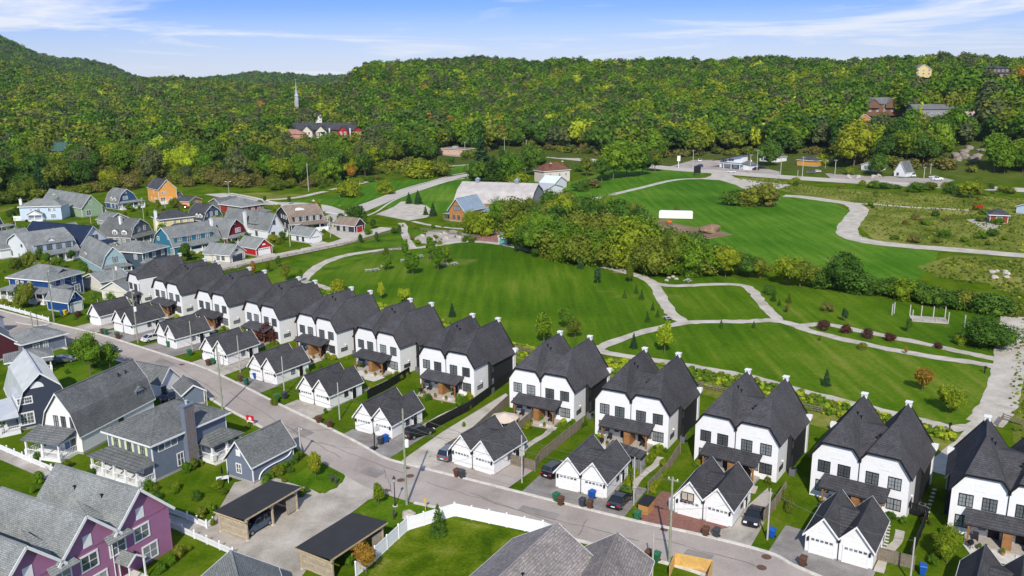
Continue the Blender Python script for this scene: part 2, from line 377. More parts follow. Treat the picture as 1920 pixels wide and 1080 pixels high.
def ground():
    xs = np.concatenate([np.linspace(-4200,-1300,36,endpoint=False), np.linspace(-1300,-700,30,endpoint=False), np.linspace(-700,900,134,endpoint=False), np.linspace(900,1600,30,endpoint=False), np.linspace(1600,4200,30)])
    ys = np.concatenate([np.linspace(-400,300,15,endpoint=False), np.linspace(300,1100,80,endpoint=False), np.linspace(1100,2000,45,endpoint=False), np.linspace(2000,5200,70)])
    X, Y = np.meshgrid(xs, ys); Z = TZ(X, Y)
    v = np.stack([X.ravel(), Y.ravel(), Z.ravel()], 1); n = len(xs); mrows = len(ys)
    i = (np.arange(mrows - 1)[:, None] * n + np.arange(n - 1)[None]).ravel()
    f = np.stack([i, i + 1, i + n + 1, i + n], 1)
    me = bpy.data.meshes.new('ground'); me.from_pydata(v.tolist(), [], f.tolist()); me.shade_smooth()
    m, t, b = newmat('ground_cover'); 
    c = N(t, 'ShaderNodeTexCoord'); P = c.outputs['Object']
    f1 = noise(t, .16, 6, .62, vec=P, dist=.4); f2 = noise(t, 2.1, 5, .75, vec=P)
    ff = MATH(t, 'ADD', MATH(t, 'MULTIPLY', f1, .6), MATH(t, 'MULTIPLY', f2, .4))
    g1 = ramp(t, ff, [(.30, (.022,.058,.002)), (.44, (.05,.10,.004)), (.57, (.095,.14,.008)), (.74, (.18,.18,.04))])
    g2 = ramp(t, ff, [(.3, (.035,.055,.008)), (.5, (.07,.095,.016)), (.7, (.11,.12,.03))])
    ln = N(t, 'ShaderNodeVectorMath', operation='LENGTH'); L(t, P, ln.inputs[0])
    k = N(t, 'ShaderNodeMapRange'); k.inputs['From Min'].default_value = 475; k.inputs['From Max'].default_value = 520
    L(t, MATH(t, 'ADD', ln.outputs['Value'], MATH(t, 'MULTIPLY', f1, 40)), k.inputs['Value'])
    L(t, mixc(t, k.outputs[0], g1, g2), b.inputs['Base Color']); b.inputs['Roughness'].default_value = .95; b.inputs['Specular IOR Level'].default_value = .0
    bump(t, b, f2, .6, .08)
    me.materials.append(m); o = link(me, 'ground'); o['kind'] = 'structure'; o['label'] = 'grassy ground rising into wooded hills'
ground()

# mown park, fields and rough meadows
sheet('park_lawn', M_park, [(560,548),(570,505),(640,470),(740,430),(880,440),(960,452),(1100,480),(1200,505),(1240,530),(1290,600),(1250,625),(1150,650),(1080,690),(1000,668),(900,640),(760,590),(640,560)], .004, 3, 'mown oval lawn of the park')
sheet('lane_verge', M_lawn, [(470,520),(600,470),(720,436),(770,428),(765,470),(700,480),(620,510),(560,550)], .006, 0, 'grass verge between the lane and the park path')
sheet('park_lawn', M_park, [(1130,660),(1290,595),(1500,612),(1700,655),(1850,690),(1890,700),(1880,760),(1830,800),(1700,800),(1500,740),(1300,700)], .004, 0, 'mown lawn behind the white duplexes')
sheet('park_lawn', M_park, [(1180,505),(1300,505),(1430,530),(1560,545),(1700,570),(1895,592),(1900,690),(1500,620),(1290,602),(1230,535)], .004, 0, 'mown lawn with young trees and posts')
sheet('mown_field', M_field, [(1010,372),(1130,340),(1250,322),(1330,334),(1400,352),(1470,366),(1560,377),(1600,400),(1590,430),(1640,458),(1760,472),(1750,500),(1700,540),(1600,520),(1500,500),(1400,500),(1300,470),(1150,420)], .006, 0, 'bright mown field beyond the grove')
sheet('mown_field', M_field, [(690,392),(780,352),(880,330),(900,345),(890,372),(850,395),(790,400),(800,385)], .008, 0, 'mown field beside the old barn')
sheet('mown_field', M_field, [(640,365),(720,332),(880,303),(880,318),(800,340),(740,362),(690,382),(600,392),(520,380)], .008, 0, 'mown bank along the curving road')
sheet('mown_field', M_field, [(1060,345),(1150,318),(1240,314),(1325,324),(1300,334),(1200,345),(1110,370),(1040,380)], .010, 0, 'mown strip in front of the highway')
sheet('grass_bank', M_meadow, [(340,358),(430,352),(560,364),(600,362),(520,376),(450,370)], .008, 0, 'dry grass bank behind the village road')
sheet('meadow', M_meadow, [(1540,352),(1920,372),(2100,385),(2100,470),(1920,474),(1700,458),(1640,450),(1610,425),(1630,395),(1500,366),(1400,340),(1370,332),(1450,335)], .007, 0, 'rough meadow below the highway')
sheet('meadow', M_meadow, [(1720,500),(1790,478),(2050,492),(2100,560),(1900,560),(1850,530),(1760,520)], .009, 0, 'rough meadow with brush beside the gravel path')
sheet('meadow', M_meadow, [(1905,595),(2100,600),(2100,900),(1900,830),(1895,760)], .007, 0, 'dry weedy lot beside the gravel path')
sheet('wildflower_strip', M_meadow, [(500,555),(590,535),(660,556),(800,590),(960,640),(1110,675),(1180,672),(1300,700),(1420,722),(1540,748),(1700,792),(1780,808),(1850,830),(1850,900),(1700,850),(1500,790),(1300,735),(1130,705),(960,670),(780,610),(600,575)], .009, 0, 'strip of weeds and goldenrod behind the white duplexes')
sheet('yard_lawn', M_lawn, [(95,660),(190,652),(283,700),(262,712),(130,735),(70,715)], .005, 0, 'bright lawn at the street corner')
sheet('yard_lawn', M_yard, [(690,1080),(740,1000),(820,968),(985,1000),(930,1050),(900,1090),(800,1150),(680,1130)], .005, 0, 'patchy lawn inside the white fence')

# paths
P_LOOP = [(566,528),(591,503),(637,481.7),(714,469),(791,464),(850,455),(887,452.8),(945,458.5),(1003,472),(1099,493),(1176,510.6),(1222,530),(1242,562),(1262,590),(1284,604)]
strip('gravel_path', M_path, P_LOOP, 3.0, .016, 6, 'gravel path curving round the oval lawn', .28)
strip('gravel_path', M_path, [(1290,603),(1215,620),(1138,646),(1126,658),(1176,668),(1296,687),(1408,708),(1532,741),(1650,770),(1720,787),(1790,803),(1846,792),(1872,760),(1884,727),(1892,680),(1894,636),(1901,595)], 2.5, .020, 6, 'gravel path behind the white duplexes', .28)
strip('gravel_path', M_path, [(1846,795),(1872,758),(1886,715),(1893,672),(1896,632),(1901,593)], 5.2, .0235, 6, 'wide gravel path at the edge of the park', .2)
strip('gravel_path', M_path, [(1835,800),(1822,825),(1780,860),(1750,885)], 3.2, .0225, 4, 'gravel path running between two duplexes', .2)
strip('gravel_path', M_path, [(1284,605),(1340,603),(1400,603),(1447,601),(1488,609),(1526,623),(1620,645),(1715,664),(1825,680),(1886,692)], 2.6, .0215, 6, 'gravel path across the lawn', .28)
strip('gravel_path', M_path, [(1500,610),(1551,609),(1620,622),(1715,641),(1809,661),(1880,676)], 2.4, .0185, 6, 'upper gravel path between rows of young trees', .28)
strip('gravel_path', M_path, [(1218,530),(1260,536),(1320,534),(1385,534),(1410,545),(1428,568),(1458,600)], 2.6, .0175, 6, 'short gravel path joining the two lawns', .28)
strip('gravel_path', M_path, [(566,527),(600,536),(640,551),(680,565)], 2.2, .0165, 4, 'gravel path behind the row of roofs', .1)
strip('gravel_path', M_path, [(775,466),(765,452),(758,436),(757,424),(752,418)], 2.6, .0195, 4, 'gravel path leading to the barn garden', .1)
strip('gravel_path', M_path, [(775,415),(800,421),(840,427),(900,432),(960,440)], 2.0, .0155, 4, 'gravel path in front of the wooden barn', .1)
sheet('brick_clearing', M_brickpav, [(880,448),(905,432),(945,432),(960,450),(950,456),(900,452)], .0125, 0, 'paved clearing by the green kiosk')
strip('dirt_path', M_soil, [(1160,512),(1180,500),(1192,485),(1205,472)], 4.0, .0115, 4, 'trodden dirt path under the grove')
strip('gravel_path', M_path, [(1040,392),(1115,373),(1200,352.5),(1265,337.5),(1320,334.7),(1350,332)], 3.6, .018, 6, 'pale gravel path round the far field', .1)
strip('gravel_path', M_path, [(1470,367),(1500,369),(1560,377),(1597,383),(1611,394),(1604,406),(1591,424),(1590,440),(1612,449),(1650,456),(1720,463),(1800,469),(1930,480),(2100,492)], 7.0, .019, 6, 'wide pale gravel track bending round the field', .25)
strip('gravel_path', M_path, [(1600,381),(1640,383),(1698,388),(1760,391),(1817,394)], 3.0, .0145, 4, 'gravel track to the red kiosk', .2)
sheet('gravel_lot', M_path, [(1318,336),(1335,328),(1330,321),(1365,324),(1380,334),(1440,342),(1483,347),(1460,354),(1397,356),(1380,347),(1350,338)], .021, 0, 'gravel turning area by the highway')
sheet('bare_soil', M_soil, [(1215,420),(1240,412),(1290,424),(1345,432),(1375,440),(1330,448),(1260,442),(1220,436)], .0135, 0, 'patch of bare dirt')
sheet('kiosk_pad', M_grav, [(1812,412),(1845,410),(1880,424),(1850,432)], .0132, 0, 'gravel pad of the red kiosk')
sheet('rock_garden_bed', M_grav, [(775,448),(800,433),(850,431),(880,440),(868,452),(820,458),(785,456)], .0137, 0, 'gravel bed of the rock garden')
sheet('gravel_lot', M_path, [(705,402),(738,388),(752,378),(768,378),(800,386),(815,398),(800,408),(766,414),(735,408)], .0245, 0, 'gravel turning circle by the barn')

# highway, village road, street
strip('highway', M_hwy, [(880,281),(932,284.5),(990,289),(1110,301),(1249,315),(1331,321.5),(1462,331.5),(1560,338),(1698,346),(1817,351.5),(1930,357),(2100,366)], 16, .026, 5, 'two-lane highway below the hill')
strip('yellow_line', MP('road_paint_yellow', (.55,.40,.07), .7), [(932,284.5),(990,289),(1110,301),(1249,315),(1331,321.5),(1462,331.5),(1560,338),(1698,346),(1817,351.5),(1930,357)], .35, .032, 5, 'yellow centre line of the highway')
sheet('parking_lot', M_asph, [(1250,314),(1300,300),(1345,300),(1420,312),(1462,322),(1462,332),(1330,320)], .023, 0, 'paved parking lot of the roadside diner')
sheet('parking_lot', M_asph, [(1540,320),(1570,314),(1590,322),(1650,332),(1700,326),(1760,328),(1790,338),(1760,347),(1560,336)], .0235, 0, 'paved parking lot by the cottage')
strip('village_road', M_hwy, [(885,327),(850,333),(817,343),(755,361),(692,386),(660,398),(630,398),(600,388),(560,383),(517,382),(490,379),(450,373),(400,363),(370,361),(345,363)], 8.5, .030, 6, 'curving road above the village')
strip('village_road', M_hwy, [(655,398),(630,404),(612,414),(606,430)], 7, .0275, 4, 'side road into the village')
strip('pavement', M_conc, [(345,356),(400,357),(440,364),(490,374),(540,388),(600,396),(650,405)], 2.0, .034, 6, 'pale pavement along the village road')
strip('gravel_path', M_path, [(480,376),(517,374),(560,370),(597,361.5),(612,359)], 4, .0265, 4, 'gravel track climbing the bank')
strip('gravel_path', M_path, [(620,356),(650,350),(705,337),(755,327.5),(800,318),(840,312),(880,309)], 4, .0285, 4, 'gravel track past the willows')
strip('village_lane', M_path, [(375,515),(423,499),(466,491),(533,478),(580,468),(620,460),(660,448),(700,435),(728,427)], 6.6, .0255, 6, 'narrow lane along the village garages')

for k, px in enumerate([[(428,496),(462,486),(474,492),(440,504)],[(480,482),(513,475),(524,480),(490,488)],[(580,458),(606,453),(625,458),(592,467)],[(664,438),(686,433),(712,434),(690,444)],[(388,487),(405,480),(430,496),(412,504)],[(606,430),(640,424),(680,438),(640,448)]]):
    sheet('driveway', M_path, px, .0262, 0, 'pale driveway of a garage on the village lane')
strip('kerb', M_conc, [(890,322),(850,328),(815,338),(755,355),(690,380),(652,392)], .8, 0, 6, 'pale kerb along the curving village road', h=.14)
strip('kerb', M_conc, [(880,333),(845,339),(812,349),(765,365),(735,378),(708,396),(690,404)], .8, 0, 6, 'pale kerb on the barn side of the village road', h=.14)
K_FAR = [(-120,552),(0,582),(50,595),(100,607),(177,625),(250,647),(330,673),(381.5,690),(440,717),(530,762),(620,805),(680,836),(723,860),(787,877),(900,905),(1014,934),(1180,975),(1313,1004),(1440,1037),(1486,1060),(1560,1092),(1650,1130)]
K_NEAR = [(-120,590),(0,620),(60,640),(140,658),(228,679),(283,699),(358,728),(420,764),(467,789),(502,809),(574,852),(647,891),(690,915),(777,944),(880,966),(1000,994),(1106,1020),(1198,1044),(1300,1072),(1390,1110),(1480,1150)]
def street():
    a = smooth_line([G(*p) for p in K_FAR], 5); b = smooth_line([G(*p) for p in K_NEAR], 5); mb = MB()
    n = 110
    def samp(P, s):
        x = s * (len(P) - 1); i = min(int(x), len(P) - 2); return P[i].lerp(P[i + 1], x - i)
    for i in range(n):
        q = [samp(b, i/n), samp(b, (i+1)/n), samp(a, (i+1)/n), samp(a, i/n)]
        mb.poly([(p.x, p.y, .058) for p in q])
    o = mb.build('street', M_asph); tag(o, 'grey asphalt street curving past the white garages', kind='structure')
street()
strip('kerb', M_conc, K_FAR, .42, 0, 6, 'low concrete kerb on the garage side of the street', h=.17)
strip('kerb', M_conc, K_NEAR[:10], .42, 0, 6, 'low concrete kerb on the house side of the street', h=.17)
strip('kerb', M_conc, K_NEAR[13:], .42, 0, 6, 'low concrete kerb beside the white fence', h=.17)
strip('kerb', M_conc, [(30,605),(70,611),(100,607)], .3, 0, 2, 'kerb end at the corner lawn', h=.15)
sheet('gravel_lane', M_grav, [(640,884),(655,872),(690,900),(713,931),(690,938),(671,953),(640,975),(560,1090),(480,1180),(380,1180),(455,1075),(437,1042),(380,1016),(318,988),(316,964),(352,975),(390,990),(440,905),(500,893),(560,906),(600,926),(632,915),(647,893)], .014, 0, 'gravel lane between the carports')
sheet('meadow', M_meadow, [(-200,420),(0,398),(60,386),(140,372),(210,362),(300,352),(345,352),(350,345),(200,335),(0,350),(-200,370)], .0035, 0, 'rough grass between the village and the woods')
sheet('alley', M_grav, [(0,838),(60,868),(112,892),(100,905),(0,862),(-60,835),(-60,810)], .013, 0, 'gravel footway behind the picket fence')
sheet('corner_lawn', M_lawn, [(534,903),(590,868),(648,893),(642,905),(609,926),(575,915)], .018, 0, 'triangular lawn at the lane corner')
sheet('corner_lawn', M_lawn, [(668,957),(715,929),(770,941),(830,956),(800,975),(745,985),(705,1000),(690,975)], .018, 0, 'lawn corner with the lantern and boulder')
# manhole covers and drains set in the street
def discs():
    m = MP('rusty_iron', (.13,.075,.055), .8, .4, 6)
    for k, (u, v, lab) in enumerate([(752,901,'round iron manhole cover nearest the lane corner'), (769,893,'round iron manhole cover beside the first one'), (341,684,'round manhole cover in the upper street'), (1437,1045,'round manhole cover near the grey utility pole'), (1428,1065,'manhole cover low in the street')]):
        mb = MB(); p = G(u, v); n = 20
        mb.solid([(.55*math.cos(2*math.pi*i/n), .55*math.sin(2*math.pi*i/n), 0) for i in range(n)], [(.5*math.cos(2*math.pi*i/n), .5*math.sin(2*math.pi*i/n), .014) for i in range(n)])
        for i in range(-2, 3): mb.box(-.35, .35, i*.14-.02, i*.14+.02, .014, .022)
        tag(mb.build('manhole_cover', m, loc=(p.x, p.y, .06)), lab, 'manhole cover', 'manhole covers in the street')
    for u, v, lab in [(726,920,'square iron drain grate by the lane corner'), (763,878,'iron drain grate at the far kerb'), (1245,994,'iron drain grate by the red driveway')]:
        mb = MB(); p = G(u, v); mb.box(-.45,.45,-.3,.3,0,.01)
        for i in range(6): mb.box(-.4+i*.15,-.33+i*.15,-.25,.25,.01,.02)
        tag(mb.build('drain_grate', m, loc=(p.x, p.y, .062), rz=R(-33)), lab, 'drain grate', 'drain grates')
discs()

# worn places in the street: utility cuts and cracks
M_patch = MG('asphalt_patch', [(.3, (.20,.18,.165)), (.5, (.25,.225,.205)), (.72, (.30,.27,.25))], .3, 6, rough=.85)
M_crack = MP('tar_seam', (.13,.115,.10), .7)
for k, px in enumerate([[(560,800),(590,812),(570,822),(542,810)],[(300,672),(330,682),(318,690),(290,680)],[(980,948),(1050,965),(1040,976),(970,958)],[(1290,1030),(1340,1042),(1325,1060),(1275,1046)],[(690,875),(725,885),(705,898),(672,886)]]):
    sheet('asphalt_patch', M_patch, px, .0312, 0, 'darker repair patch in the street')
rc_ = random.Random(9)
for k, (a, b_) in enumerate([((300,668),(420,745)),((430,735),(560,815)),((600,830),(760,890)),((800,905),(980,960)),((1000,965),(1200,1015)),((1230,1010),(1420,1062)),((520,790),(640,860)),((880,925),(1060,990)),((720,880),(735,925)),((1100,975),(1085,1005))]):
    P = [(a[0] + (b_[0]-a[0])*i/9 + rc_.uniform(-2,2), a[1] + (b_[1]-a[1])*i/9 + rc_.uniform(-1.2,1.2)) for i in range(10)]
    strip('street_crack', M_crack, P, .07, .0322, 2, 'thin tar-filled crack in the street', .02)
# ================================================================== BUILDING KIT
M_trim = MP('white_trim_paint', (.74,.74,.73), .5, .08, 2)
M_glass = None
def mk_glass():
    m, t, b = newmat('window_glass'); oi = N(t, 'ShaderNodeObjectInfo')
    L(t, ramp(t, oi.outputs['Random'], [(0, (.05,.055,.06)), (.5, (.13,.145,.15)), (1, (.30,.32,.33))]), b.inputs['Base Color'])  # reflected sky painted in as pale base colour, tone random per pane
    b.inputs['Roughness'].default_value = .07; b.inputs['Specular IOR Level'].default_value = .7; return m
M_glass = mk_glass()
M_black = MP('black_frame_paint', (.014,.014,.016), .45, .2)
M_blacks = MS('black_board_siding', (.022,.022,.025), .4, True)
M_white = MS('white_plank_siding', (.76,.75,.74), .2, False, .08, .12)
M_stucco = MS('white_board_wall', (.765,.755,.75), .3, False, .07, .05)
M_rblack = MR('charcoal_shingles', (.060,.058,.062), (.082,.080,.085))
M_rgrey = MR('grey_shingles', (.19,.20,.195), (.26,.272,.265))
M_rgreyd = MR('dark_grey_shingles', (.125,.13,.128), (.18,.186,.182))
M_rdark = MR('slate_black_shingles', (.055,.057,.064), (.08,.083,.09))
M_rbrown = MR('brown_shingles', (.22,.17,.13), (.29,.23,.18))
M_rtaupe = MR('taupe_shingles', (.20,.175,.165), (.29,.26,.245), .36, .15)
M_rnavy = MR('navy_shingles', (.018,.03,.065), (.026,.042,.09))
M_rred = MR('russet_shingles', (.17,.075,.05), (.22,.10,.07))
M_wood = MS('honey_cedar_boards', (.30,.145,.055), .14, True, .3)
M_post = MP('stained_timber', (.26,.125,.05), .6, .3, 4)
M_greywood = MP('weathered_timber', (.20,.165,.125), .85, .35, 3)
M_stone = MP('grey_foundation', (.33,.32,.31), .85, .2, 3)
M_brick = MR('red_brick', (.22,.08,.05), (.28,.11,.07), .25, .09)
M_metalroof = MP('pale_metal_roof', (.50,.52,.53), .42, .14, .5, metal=.1, spec=.4)
M_bluemetal = MP('steel_blue_metal_roof', (.24,.31,.38), .4, .18, .5, metal=.1, spec=.4)
M_deck = MP('deck_boards', (.40,.36,.31), .75, .2, 2)
MC = {}
def wallm(name, col):
    if name not in MC: MC[name] = MS(name, col)
    return MC[name]
def paintm(name, col, rough=.5):
    if name not in MC: MC[name] = MP(name, col, rough, .1)
    return MC[name]

WC = {}
def win_mesh(w, h, nx, ny, fr, mat):
    key = (round(w,2), round(h,2), nx, ny, round(fr,3), mat.name)
    if key not in WC:
        mb = MB(); d = .07
        mb.box(-w/2-fr, w/2+fr, -d, 0, -fr, 0); mb.box(-w/2-fr, w/2+fr, -d-.02, 0, h, h+fr*1.15)
        mb.box(-w/2-fr, -w/2, -d, 0, 0, h); mb.box(w/2, w/2+fr, -d, 0, 0, h)
        for i in range(1, nx): 
            x = -w/2 + w*i/nx; q = .05 if (nx == 2 or i*2 == nx) else .018; mb.box(x-q, x+q, -d*.8, 0, 0, h)
        for i in range(1, ny): z = h*i/ny; q = .03 if i*2 == ny else .018; mb.box(-w/2, w/2, -d*.7, 0, z-q, z+q)
        g = MB(); g.box(-w/2, w/2, -.03, .0, 0, h)
        WC[key] = (mb.mesh('window', mat), g.mesh('pane', M_glass))
    return WC[key]
ANG = {'f': 0, 'r': math.pi/2, 'b': math.pi, 'l': -math.pi/2}
def fpt(face, Wd, D, s, o=0):
    return {'f': (s, -o), 'r': (Wd + o, s), 'b': (Wd - s, D + o), 'l': (-o, D - s)}[face]
def window(parent, Wd, D, face, s, z, w, h, mat=None, nx=2, ny=2, fr=.11, out=0):
    a, g = win_mesh(w, h, nx, ny, fr, mat or M_trim); x, y = fpt(face, Wd, D, s, out)
    o = link(a, 'window', parent, (x, y, z), ANG[face]); link(g, 'pane', o)
    return o
def door(parent, Wd, D, face, s, z, w, h, mat, frame=None, out=0, name='door'):
    x, y = fpt(face, Wd, D, s, out); mb = MB(); mb.box(-w/2, w/2, -.05, 0, 0, h)
    for a in (-.28, .06): 
        for q in (-1, 1): mb.box(q*w*.24-w*.14, q*w*.24+w*.14, -.07, -.05, h*.5+a*h, h*.5+a*h+h*.3)
    o = mb.build(name, mat, parent, (x, y, z), ANG[face])
    k = MB(); k.box(w*.36, w*.42, -.12, -.05, h*.45, h*.5); k.build('handle', M_black, o)
    f = MB(); f.box(-w/2-.1, -w/2, -.08, 0, 0, h+.1); f.box(w/2, w/2+.1, -.08, 0, 0, h+.1); f.box(-w/2, w/2, -.08, 0, h, h+.1); f.build('door_frame', frame or M_trim, o)
    return o
def frame(A, B, C):
    a, b = G(*A), G(*B); a.z = b.z = 0; e = (b - a); Wd = e.length; e.normalize(); n = Vector((-e.y, e.x, 0))
    D = C if isinstance(C, (int, float)) else (Vector((G(*C).x, G(*C).y, 0)) - a).dot(n)
    return a, math.atan2(e.y, e.x), Wd, D
def prism(mb, prof, y0, y1):
    return mb.solid([(x, y0, z) for x, z in prof], [(x, y1, z) for x, z in prof])
def gable_walls(parent, Wd, D, prof, mat, name='walls', z0=0):
    mb = MB(); prism(mb, [(0, z0), (Wd, z0)] + [(x, z - .06) for x, z in reversed(prof)], 0, D)
    return mb.build(name, mat, parent)
def gable_roof(parent, prof, y0, y1, mat, oh=.4, t=.16, trim=None, drop=None, caps=(1, 1)):
    """slopes over a profile whose ends are the eaves; white rake boards at the gables"""
    P = [Vector((x, 0, z)) for x, z in prof]
    s0 = (P[0] - P[1]).normalized(); s1 = (P[-1] - P[-2]).normalized()
    P[0] = P[0] + s0 * oh; P[-1] = P[-1] + s1 * oh
    mb = MB(); n = len(P)
    for i in range(n - 1):
        a, b = P[i], P[i + 1]
        mb.slab([(a.x, y0 - oh, a.z + t), (b.x, y0 - oh, b.z + t), (b.x, y1 + oh, b.z + t), (a.x, y1 + oh, a.z + t)], t)
    k = max(range(n), key=lambda i: P[i].z); mb.box(P[k].x - .12, P[k].x + .12, y0 - oh, y1 + oh, P[k].z + t - .05, P[k].z + t + .035)
    o = mb.build('roof', mat, parent)
    if trim:
        for use, y in ((caps[0], y0 - oh - .045), (caps[1], y1 + oh + .005)):
            if not use: continue
            tb = MB()
            for i in range(n - 1):
                a, b = P[i], P[i + 1]; w = .24
                tb.solid([(a.x, y, a.z + t - w), (b.x, y, b.z + t - w), (b.x, y, b.z + t + .02), (a.x, y, a.z + t + .02)],
                         [(a.x, y + .04, a.z + t - w), (b.x, y + .04, b.z + t - w), (b.x, y + .04, b.z + t + .02), (a.x, y + .04, a.z + t + .02)])
            tb.build('rake_board', trim, parent)
        tb = MB()
        for a, sg in ((P[0], -1), (P[-1], 1)):
            tb.box(a.x + (0 if sg > 0 else -.05), a.x + (.05 if sg > 0 else 0), y0 - oh, y1 + oh, a.z + t - .2, a.z + t - .02)
        tb.build('gutter', trim, parent)
    return o
def hip_roof(parent, Wd, D, e, h, mat, oh=.55, trim=None, t=.14):
    x0, x1, y0, y1 = -oh, Wd + oh, -oh, D + oh; m = min(x1 - x0, y1 - y0) / 2
    if Wd >= D: r0, r1 = (x0 + m, D/2, e + h), (x1 - m, D/2, e + h)
    else: r0, r1 = (Wd/2, y0 + m, e + h), (Wd/2, y1 - m, e + h)
    if (Vector(r0) - Vector(r1)).length < .2: r1 = (r0[0] + .1, r0[1], r0[2])
    mb = MB(); c = [(x0, y0, e), (x1, y0, e), (x1, y1, e), (x0, y1, e)]; z = e + .12
    C4 = [(p[0], p[1], z) for p in c]
    if Wd >= D: fs = [[C4[0], C4[1], r1, r0], [C4[1], C4[2], r1], [C4[2], C4[3], r0, r1], [C4[3], C4[0], r0]]
    else: fs = [[C4[0], C4[1], r0], [C4[1], C4[2], r1, r0], [C4[2], C4[3], r1], [C4[3], C4[0], r0, r1]]
    for f in fs: mb.poly(f)
    mb.poly([(p[0], p[1], z - .04) for p in reversed(C4)])
    for i in range(4): a, b = C4[i], C4[(i + 1) % 4]; mb.poly([(a[0], a[1], z - .04), (b[0], b[1], z - .04), b, a])
    for a in (C4[0], C4[1], C4[2], C4[3]):
        rr = min((r0, r1), key=lambda r: (Vector(r) - Vector(a)).length); mb.bar((a[0], a[1], a[2] + .0), rr, .16, .05)
    mb.bar(r0, r1, .18, .06)
    o = mb.build('roof', mat, parent)
    if trim:
        f = MB(); q = .03
        f.box(x0 - q, x1 + q, y0 - q, y0, e - .16, e + .11); f.box(x0 - q, x1 + q, y1, y1 + q, e - .16, e + .11)
        f.box(x0 - q, x0, y0, y1, e - .16, e + .11); f.box(x1, x1 + q, y0, y1, e - .16, e + .11)
        f.box(x0 + .02, x1 - .02, y0 + .02, y1 - .02, e - .05, e - .0)
        f.build('fascia', trim, parent)
    return o
def corner_boards(parent, Wd, D, h, mat, w=.14):
    for x, y in ((0, 0), (Wd, 0), (0, D), (Wd, D)):
        mb = MB(); mb.box(x - w if x == 0 else x - w, x + w, y - w, y + w, 0.0, h)
        mb2 = MB(); dx = -.02 if x == 0 else Wd - w + .02; dy = -.02 if y == 0 else D - w + .02
        mb2.box(dx, dx + w, dy, dy + w, 0, h); mb2.build('corner_board', mat, parent)
def chimney(parent, x, y, z0, z1, mat, w=.9, d=.7, cap=None):
    mb = MB(); mb.box(x - w/2, x + w/2, y - d/2, y + d/2, z0, z1); o = mb.build('chimney', mat, parent)
    c = MB(); c.box(x - w/2 - .1, x + w/2 + .1, y - d/2 - .1, y + d/2 + .1, z1, z1 + .14); c.build('chimney_cap', cap or M_trim, o)
    p = MB(); p.tube((x, y, z1 + .14), (x, y, z1 + .55), .13); p.tube((x, y, z1 + .58), (x, y, z1 + .68), .19); p.build('flue', paintm('galvanised', (.5,.5,.5), .35), o)
    return o
def vents(parent, pts, mat=None):
    for x, y, z in pts:
        mb = MB(); mb.tube((x, y, z - .1), (x, y, z + .45), .07); mb.box(x - .13, x + .13, y - .13, y + .13, z + .4, z + .5); mb.build('roof_vent', mat or M_black, parent)
